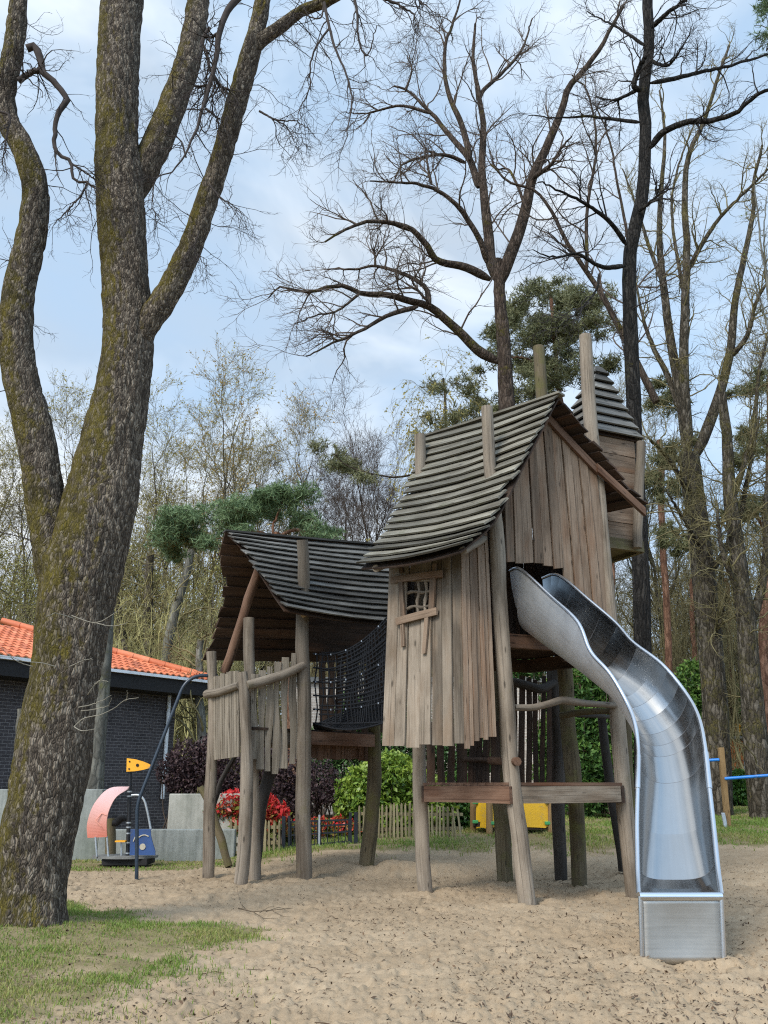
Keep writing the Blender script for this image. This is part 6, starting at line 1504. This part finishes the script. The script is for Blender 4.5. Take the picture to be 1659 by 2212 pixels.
shrub('laurel_hedge', 'big yellow-green laurel hedge behind the right picket fence', 'hedge', [(770, 1715, 44), (800, 1690, 48), (840, 1680, 50), (880, 1690, 46), (915, 1720, 52), (760, 1760, 40), (830, 1750, 52), (890, 1765, 46), (945, 1745, 44), (850, 1655, 34), (790, 1730, 40, -.25)], 19.6, 14000, .12, M['laurel'], hi(.5, .3), 2.0, seed=3)
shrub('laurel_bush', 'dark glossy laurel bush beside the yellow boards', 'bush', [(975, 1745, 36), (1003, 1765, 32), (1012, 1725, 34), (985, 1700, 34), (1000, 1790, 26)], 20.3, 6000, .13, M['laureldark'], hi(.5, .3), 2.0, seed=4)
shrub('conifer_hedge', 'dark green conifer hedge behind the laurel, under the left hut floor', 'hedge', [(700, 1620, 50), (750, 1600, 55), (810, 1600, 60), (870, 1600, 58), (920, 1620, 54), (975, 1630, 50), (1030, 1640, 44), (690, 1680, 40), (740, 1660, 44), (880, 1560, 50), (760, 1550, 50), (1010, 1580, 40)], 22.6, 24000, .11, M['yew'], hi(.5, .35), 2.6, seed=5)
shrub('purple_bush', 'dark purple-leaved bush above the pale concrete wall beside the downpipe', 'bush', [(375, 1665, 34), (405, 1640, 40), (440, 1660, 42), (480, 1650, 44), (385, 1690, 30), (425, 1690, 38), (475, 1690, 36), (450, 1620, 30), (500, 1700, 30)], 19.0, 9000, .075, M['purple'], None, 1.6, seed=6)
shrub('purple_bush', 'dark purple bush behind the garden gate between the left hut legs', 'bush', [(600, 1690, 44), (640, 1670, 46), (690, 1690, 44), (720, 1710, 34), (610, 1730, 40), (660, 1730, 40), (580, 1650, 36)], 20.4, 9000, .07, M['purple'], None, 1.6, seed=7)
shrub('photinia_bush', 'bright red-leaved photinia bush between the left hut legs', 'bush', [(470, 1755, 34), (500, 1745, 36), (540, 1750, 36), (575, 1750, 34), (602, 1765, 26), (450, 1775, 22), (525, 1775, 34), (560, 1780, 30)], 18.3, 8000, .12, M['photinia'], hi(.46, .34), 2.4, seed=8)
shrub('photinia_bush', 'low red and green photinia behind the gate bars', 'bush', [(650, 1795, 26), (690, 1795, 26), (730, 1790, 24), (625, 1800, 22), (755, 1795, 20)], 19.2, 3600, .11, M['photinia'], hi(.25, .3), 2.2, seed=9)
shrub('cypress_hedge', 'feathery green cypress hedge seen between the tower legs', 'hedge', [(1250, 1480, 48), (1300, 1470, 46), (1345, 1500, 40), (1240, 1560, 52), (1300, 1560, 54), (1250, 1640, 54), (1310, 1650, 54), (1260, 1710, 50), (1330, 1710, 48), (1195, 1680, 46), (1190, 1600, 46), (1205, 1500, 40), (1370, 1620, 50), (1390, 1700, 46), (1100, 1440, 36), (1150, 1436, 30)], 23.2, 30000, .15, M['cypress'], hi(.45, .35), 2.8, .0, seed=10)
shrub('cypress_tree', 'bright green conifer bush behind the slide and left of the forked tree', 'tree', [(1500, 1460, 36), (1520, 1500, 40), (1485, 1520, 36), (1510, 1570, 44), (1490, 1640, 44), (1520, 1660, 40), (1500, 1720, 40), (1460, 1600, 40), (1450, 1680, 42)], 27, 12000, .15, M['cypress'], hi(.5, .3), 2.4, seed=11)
shrub('holly_bush', 'dark green bush below the shed, between the forked and mossy trunks', 'bush', [(1600, 1690, 28), (1622, 1700, 30), (1590, 1720, 26), (1615, 1735, 24), (1640, 1680, 26), (1580, 1690, 22)], 28, 6000, .12, M['laureldark'], hi(.4, .3), 1.8, seed=12)
shrub('ivy_column', 'ivy-covered trunk, bright green, above the orange shed', 'tree', [(1597, 1490+i*12, 9) for i in range(0, 9)]+[(1603, 1580, 11), (1600, 1560, 10)], 35, 3000, .16, M['ivy'], None, 1.4, seed=13)
shrub('low_hedge', 'dark green low hedge at the far edge of the right lawn', 'hedge', [(1440+i*26, 1735+4*math.sin(i), 26) for i in range(0, 5)]+[(1700, 1720, 40), (1760, 1700, 50), (1820, 1690, 60)], 29.5, 9000, .14, M['yew'], hi(.5, .3), 2, seed=14)
shrub('thorn_bush', 'tall olive thicket of budding scrub behind the roof of the brick building', 'bush', [(270, 1300, 70), (330, 1250, 80), (400, 1260, 80), (450, 1320, 70), (300, 1380, 60), (380, 1380, 70), (440, 1420, 60), (470, 1230, 60), (240, 1220, 60), (300, 1180, 50), (420, 1500, 60), (470, 1560, 50)], 33, 9000, .09, M['olive'], None, 1.6, seed=15, fill=.95)
shrub('thorn_bush', 'olive scrub behind the oak at the left picture edge', 'bush', [(20, 1300, 60), (60, 1260, 60), (100, 1330, 60), (0, 1200, 50), (-60, 1280, 80)], 36, 5000, .09, M['olive'], None, 1.6, seed=16, fill=.95)

# ------------------------------------------------------------------ generated background trees (prototypes, then copies)
def gen_tree(name, label, X, Y, H, r0, matb, matt, seed, stems=1, buds=None, spec=None, spread=.22, twig=1.0):
    rng = np.random.default_rng(seed); z0 = float(gz(X, Y))-.1; t = thing(name, label, 'tree', (X, Y, z0)); org = np.array([X, Y, z0])
    mb = MB(); PP, RR = [], []
    for s in range(stems):
        a = rng.uniform(0, 6.28); ln = spread*rng.uniform(.4, 1.2)*H if stems > 1 else .06*H
        k = 26; u = np.linspace(0, 1, k); wob = np.cumsum(rng.normal(0, .045, (k, 2)), 0)*H/14
        P = org+np.stack([np.cos(a)*ln*u**1.2+wob[:, 0], np.sin(a)*ln*u**1.2+wob[:, 1], H*u*rng.uniform(.85, 1)], -1); R = r0*(1 if stems == 1 else .62)*(1-.9*u)+.008
        mb.tube(P, R, 9, True, True, None, 0, .06); PP.append(P); RR.append(R)
    P, R = np.array(PP), np.array(RR)
    P1, R1 = children(P, R, 22//stems+5, rng, ang=(.35, .9), L=(.14*H, .34*H), k=14, rmax=r0*.4, rmin=.012, up=.35, wig=.13, tmin=.28, bend_up=.05); P = P1; R = R1
    mb.tubes(P1, R1, 6); mb.build('trunk', matb, t)
    tw = MB()
    for s in (spec or [dict(m=8, ang=(.35, 1.0), L=(.07*H, .15*H), k=7, rmax=.022, rmin=.010, up=.2, wig=.18), dict(m=6, ang=(.35, .95), L=(.03*H, .08*H), k=5, rmax=.012, rmin=.008*twig, up=.15, wig=.2), dict(m=4, ang=(.4, 1), L=(.012*H, .035*H), k=4, rmax=.009*twig, rmin=.0065*twig, up=.1, wig=.22)]):
        s = dict(s); m = s.pop('m'); P, R = children(P, R, m, rng, **s); tw.tubes(P, R, 3)
    tw.build('crown', matt, t)
    if buds:
        mat, frac, size = buds; pts = P[:, 1:].reshape(-1, 3); pts = pts[rng.random(len(pts)) < frac]; lb = MB(); leaf_cloud(lb, pts, size, rng); lb.build('buds', mat, t)
    return t
def place(px, ytop, Y, H):
    """X for a trunk whose crown is near column px"""
    return at(px, ytop, Y)[0]
PA = gen_tree('budding_tree', 'yellow-budded tree above the left hut roof, tallest of the row', place(440, 850, 42, 0), 42, 18.0, .20, M['barkmoss'], M['twigolive'], 51, 3, (M['bud'], .24, .11))
PB = gen_tree('budding_tree', 'yellow-budded tree just right of the oak trunk', place(350, 850, 44, 0), 44, 18.0, .20, M['barkmoss'], M['twigolive'], 52, 2, (M['bud'], .20, .11))
PC = gen_tree('budding_tree', 'russet-budded tree right above the ridge of the left hut', place(520, 850, 41, 0), 41, 17.0, .18, M['barkmoss'], M['twigolive'], 53, 3, (M['budred'], .26, .11))
PD = gen_tree('bare_tree', 'bare grey-brown tree seen through the gap between the two roofs', place(790, 950, 44, 0), 44, 18.0, .17, M['barkbrown'], M['twigbrown'], 54, 2)
PE = gen_tree('bare_tree', 'bare tree with olive moss right behind the dark tree', place(1440, 900, 36, 0), 36, 16.5, .20, M['barkmoss'], M['twigolive'], 55, 2)
for _t in (PA, PB, PC): _t['group'] = 'budding trees in a row behind the garden'
for _t in (PD, PE): _t['group'] = 'bare trees behind the playground'
def again(src, label, px, ytop, Y, scale, rot):
    c = copy_tree(src); X = place(px, ytop, Y, 0); c.location = (X, Y, float(gz(X, Y))-.1); c.scale = (scale,)*3; c.rotation_euler = (0, 0, rot); c['label'] = label; c['group'] = src['group']; return c
again(PB, 'yellow-budded tree filling the fork of the oak', 170, 870, 43, .96, 1.1); again(PC, 'pale budding tree low at the left picture edge', 25, 950, 46, .92, 2.0); again(PA, 'yellow-budded tree at the right end of the row, above the hut ridge', 600, 920, 45, .93, 2.6)
again(PA, 'budding tree behind the left edge of the oak crown', -60, 930, 45, .97, 4.1); again(PB, 'slender budding tree partly hidden by the oak trunk', 270, 850, 47, 1.04, 3.3)
again(PD, 'bare tree just left of the tower ridge', 860, 930, 46, .98, 1.4); again(PD, 'bare tree above the right half of the left hut roof', 700, 960, 48, .98, 3.9); again(PD, 'low bare tree behind the left hut, half hidden by the pine', 640, 1000, 40, .75, 5.0)
again(PE, 'bare tree behind the slide bend, between two red pines', 1400, 1050, 40, .85, 2.2); again(PE, 'bare mossy tree between the forked and mossy trunks', 1570, 850, 38, 1.0, 3.5); again(PE, 'bare tree beyond the right picture edge', 1690, 850, 37, 1.0, 5.2); again(PD, 'bare tree behind the turret', 1290, 950, 42, .9, .6); again(PE, 'bare mossy tree behind the tower ridge', 1180, 1000, 41, .85, 1.0)
bi = gen_tree('birch_tree', 'hazy yellow-green birch with hanging twigs left of the tower ridge', place(950, 800, 34, 0), 34, 16.2, .15, M['barkgrey'], M['twigolive'], 57, 1, (M['bud'], .5, .11),
    [dict(m=7, ang=(.35, 1.0), L=(1.2, 2.4), k=8, rmax=.02, rmin=.01, up=.05, wig=.15, bend_up=-.08), dict(m=6, ang=(.4, 1.1), L=(.6, 1.4), k=7, rmax=.009, rmin=.006, up=-.4, wig=.12, bend_up=-.15), dict(m=3, ang=(.3, .8), L=(.25, .7), k=5, rmax=.006, rmin=.005, up=-.5, wig=.1, bend_up=-.15)])
for lab, pts, w0, Y, mat in (('leaning grey trunk behind the brick building roof, right one of three', [(352, 1500), (358, 1420), (376, 1330), (400, 1250), (420, 1150)], 26, 30, 'barkgrey'), ('thick trunk behind the brick building roof, middle one of three', [(326, 1500), (322, 1400), (320, 1320), (325, 1200)], 28, 31, 'barkmoss'), ('thin trunk behind the brick building roof, left one of three', [(282, 1500), (272, 1400), (258, 1330), (250, 1240)], 18, 31, 'barkmoss'),
                    ('pale mossy trunk between the building eave and the left hut', [(440, 1700), (436, 1580), (430, 1480), (432, 1380)], 24, 24, 'barkgrey')):
    rng_ = np.random.default_rng(int(pts[0][0])); P, R = limb_px(pts, Y, w0, w0*.6, 0, 20, .02); t = thing('scrub_tree', lab, 'tree', P[0]); mb = MB(); mb.tube(P, R, 12, True, True, None, 0, .08); mb.build('trunk', M[mat], t)
    tw = MB(); A, B = P[None], R[None]
    for m, L, k, rm in ((16, (1.2, 2.8), 9, .035), (6, (.5, 1.3), 7, .016), (5, (.2, .6), 5, .009)):
        A, B = children(A, B, m, rng_, ang=(.5, 1.3), L=L, k=k, rmax=rm, rmin=.007, up=.1, wig=.3, tmin=.2); tw.tubes(A, B, 4)
    tw.build('crown', M['twigolive'], t)

def thicket(name, label, x0, x1, Y0, Y1, n, H, mat, seed):
    rng = np.random.default_rng(seed); Y = rng.uniform(Y0, Y1, n); X = np.array([at(rng.uniform(x0, x1), 1500, y)[0] for y in Y]); z = gz(X, Y)-.05; k = 9; u = np.linspace(0, 1, k)[None]
    wob = np.cumsum(rng.normal(0, .11, (n, k, 2)), 1); h = rng.uniform(.6, 1.1, n)*H
    P = np.stack([X[:, None]+wob[..., 0], Y[:, None]+wob[..., 1], z[:, None]+h[:, None]*u], -1); R = rng.uniform(.02, .055, n)[:, None]*(1-.75*u)
    t = thing(name, label, 'bush', (X.mean(), Y.mean(), float(z.mean()))); mb = MB(); mb.tubes(P, R, 5); mb.build('stems', mat, t); tw = MB(); A, B = P, R
    for m, L, kk, rm in ((9, (.8, 2.2), 7, .018), (5, (.4, 1.1), 5, .011), (3, (.15, .45), 3, .008)):
        A, B = children(A, B, m, rng, ang=(.3, 1.0), L=L, k=kk, rmax=rm, rmin=.007, up=.3, wig=.22, tmin=.1); tw.tubes(A, B, 3)
    tw.build('twigs', mat, t)['kind'] = 'stuff'; return t
M['twigyellow'] = plain('mossy_yellow_twig', (.36, .33, .145), .9, 0, .2, .45, 1.5)
thicket('scrub_thicket', 'dense thicket of thin yellow-green twigs between the oak and the left hut', 225, 540, 29, 36, 120, 6.2, M['twigyellow'], 91)
thicket('scrub_thicket', 'thicket of thin olive twigs at the left edge behind the oak and the building', -120, 130, 33, 38, 55, 6.0, M['twigolive'], 92)
thicket('scrub_thicket', 'thicket of olive-brown twigs behind the dark tree and the slide', 1300, 1530, 33, 40, 85, 7.5, M['twigolive'], 93)
thicket('scrub_thicket', 'thicket of olive-brown twigs at the right edge behind the mossy trunk', 1530, 1760, 31, 39, 75, 7.5, M['twigolive'], 94)
thicket('scrub_thicket', 'thicket of thin grey-olive twigs seen between the two roofs', 620, 980, 36, 43, 90, 8.0, M['twigolive'], 95)
# ------------------------------------------------------------------ the far wood, one mass
def far_wood():
    rng = np.random.default_rng(77); mb = MB(); lb = MB()
    n = 330; Y = rng.uniform(48, 76, n); X = rng.uniform(-.62, .66, n)*Y; H = rng.uniform(9, 15, n); z0 = gz(X, Y)-.2
    k = 8; u = np.linspace(0, 1, k)[None]; wob = np.cumsum(rng.normal(0, .18, (n, k, 2)), 1)
    P = np.stack([X[:, None]+wob[..., 0], Y[:, None]+wob[..., 1], z0[:, None]+H[:, None]*u], -1); R = rng.uniform(.08, .2, n)[:, None]*(1-.8*u); mb.tubes(P, R, 6)
    P1, R1 = children(P, R, 16, rng, ang=(.4, 1.2), L=(1.5, 4), k=7, rmax=.06, rmin=.025, up=.3, wig=.2, tmin=.12); mb.tubes(P1, R1, 3)
    P2, R2 = children(P1, R1, 5, rng, ang=(.4, 1.1), L=(.7, 1.8), k=5, rmax=.025, rmin=.016, up=.2, wig=.25); mb.tubes(P2, R2, 3)
    P3, R3 = children(P2, R2, 3, rng, ang=(.4, 1.1), L=(.3, .8), k=3, rmax=.016, rmin=.012, up=.2, wig=.25); mb.tubes(P3, R3, 3)
    tag(mb.build('far_wood', M['twigolive']), 'dense bare woodland in the distance behind everything', 'woodland', kind='stuff')
    pts = P2[:, 1:].reshape(-1, 3); pts = pts[rng.random(len(pts)) < .35]; leaf_cloud(lb, pts, .2, rng); tag(lb.build('far_foliage', M['olive']), 'haze of olive spring leaves in the distant wood', 'foliage', kind='stuff')
    # scrub layer along the wood's edge
    n = 42000; Y = rng.uniform(34, 52, n); X = rng.uniform(-.6, .64, n)*Y; h = np.clip(3.4+2.2*fbm(X*.3, Y*.3, 1., 3), .8, 7.5); Z = gz(X, Y)+h*rng.random(n)**.8
    sb = MB(); leaf_cloud(sb, np.stack([X, Y, Z], -1), .22, rng, None, 0, 1.5)
    n = 4200; Y = rng.uniform(33, 50, n); X = rng.uniform(-.6, .64, n)*Y; Z = gz(X, Y); k = 6; hh = rng.uniform(1.5, 7.0, n); u = np.linspace(0, 1, k)[None]; wob = np.cumsum(rng.normal(0, .2, (n, k, 2)), 1)
    P = np.stack([X[:, None]+wob[..., 0], Y[:, None]+wob[..., 1], Z[:, None]+hh[:, None]*u], -1); s2 = MB(); s2.tubes(P, np.full((n, k), .028)*(1-.7*u), 3); P1, R1 = children(P, np.full((n, k), .02), 4, rng, ang=(.4, 1.2), L=(.5, 1.4), k=5, rmax=.014, rmin=.01, up=.1, wig=.3); s2.tubes(P1, R1, 3)
    tag(sb.build('undergrowth_leaves', M['olive']), 'olive undergrowth leaves along the edge of the far wood', 'undergrowth', kind='stuff'); tag(s2.build('undergrowth', M['twigolive']), 'tangle of bare undergrowth stems along the edge of the far wood', 'undergrowth', kind='stuff')
far_wood()
# ------------------------------------------------------------------ sky, sun, camera
SUN_EL, SUN_AZ = math.radians(42), math.radians(215)      # azimuth from +Y clockwise: behind the camera, to its left
w = bpy.data.worlds.new('World'); sc.world = w; w.use_nodes = True; nt = w.node_tree
bg = nt.nodes['Background']; sky = nt.nodes.new('ShaderNodeTexSky'); sky.sky_type = 'NISHITA'; sky.sun_disc = False; sky.sun_elevation = SUN_EL; sky.sun_rotation = SUN_AZ
sky.air_density = 1.0; sky.dust_density = 2.0; sky.ozone_density = 1.0
def wn(t, **kw):
    n = nt.nodes.new(t)
    for k, v in kw.items(): setattr(n, k, v)
    return n
tc = wn('ShaderNodeTexCoord'); mp = wn('ShaderNodeMapping'); mp.inputs['Scale'].default_value = (1, 1, 1.6); mp.inputs['Location'].default_value = (3.1, 1.7, .4); nt.links.new(tc.outputs['Generated'], mp.inputs[0])
def wnoise(s, d=6, r=.55, dist=.3):
    n = wn('ShaderNodeTexNoise'); n.inputs['Scale'].default_value = s; n.inputs['Detail'].default_value = d; n.inputs['Roughness'].default_value = r; n.inputs['Distortion'].default_value = dist; nt.links.new(mp.outputs[0], n.inputs['Vector']); return n.outputs[0]
def wramp(f, st):
    n = wn('ShaderNodeValToRGB'); e = n.color_ramp.elements
    while len(e) < len(st): e.new(.5)
    for q, (p, c) in zip(e, st): q.position = p; q.color = (*c, 1)
    nt.links.new(f, n.inputs[0]); return n.outputs[0]
def wmix(f, a, b):
    n = wn('ShaderNodeMix', data_type='RGBA')
    for s, v in ((n.inputs[0], f), (n.inputs[6], a), (n.inputs[7], b)):
        if isinstance(v, bpy.types.NodeSocket): nt.links.new(v, s)
        else: s.default_value = v
    return n.outputs[2]
K = 1/.10
cloud = wramp(wnoise(1.25), [(.38, (0, 0, 0)), (.64, (1, 1, 1))]); shade = wramp(wnoise(2.6, 5, .55, .6), [(.38, (.35*K, .405*K, .47*K)), (.62, (.70*K, .725*K, .74*K))])
blue = wn('ShaderNodeMix', data_type='RGBA'); blue.inputs[0].default_value = .85; nt.links.new(sky.outputs[0], blue.inputs[6]); blue.inputs[7].default_value = (.29*K, .44*K, .625*K, 1)
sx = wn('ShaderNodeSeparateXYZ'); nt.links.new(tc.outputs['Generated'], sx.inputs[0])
# unseen sky behind the camera is brightened as added soft frontal fill light
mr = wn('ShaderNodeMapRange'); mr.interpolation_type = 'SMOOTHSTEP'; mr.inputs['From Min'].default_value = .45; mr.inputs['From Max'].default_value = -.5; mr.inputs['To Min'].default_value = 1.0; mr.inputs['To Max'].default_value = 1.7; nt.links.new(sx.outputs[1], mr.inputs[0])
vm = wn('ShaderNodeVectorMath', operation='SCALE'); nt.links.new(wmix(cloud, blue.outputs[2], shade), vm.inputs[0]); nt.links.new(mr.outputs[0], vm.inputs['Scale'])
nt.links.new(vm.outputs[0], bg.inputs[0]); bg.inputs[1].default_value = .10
sun = bpy.data.lights.new('sun', 'SUN'); sun.energy = 2.0; sun.angle = math.radians(22); sun.color = (1, .95, .87); so = bpy.data.objects.new('sun', sun); COL.objects.link(so)
sd = Vector((math.sin(SUN_AZ)*math.cos(SUN_EL), math.cos(SUN_AZ)*math.cos(SUN_EL), math.sin(SUN_EL))); so.rotation_euler = (-sd).to_track_quat('-Z', 'Y').to_euler(); so.location = (0, 0, 30)
cam = bpy.data.cameras.new('camera'); cam.sensor_fit = 'HORIZONTAL'; cam.sensor_width = 36; cam.lens = FPX/1659*36; cam.clip_end = 2000; cam.clip_start = .05
co = bpy.data.objects.new('camera', cam); COL.objects.link(co); co.location = (0, 0, CAMH); co.rotation_euler = (math.pi/2+PITCH, 0, 0); sc.camera = co
sc.view_settings.view_transform = 'Standard'; sc.view_settings.look = 'None'; sc.view_settings.exposure = .80; sc.view_settings.gamma = 1
sc.cycles.use_denoising = False; sc.cycles.filter_width = 1.15; sc.cycles.max_bounces = 6; sc.cycles.transparent_max_bounces = 8
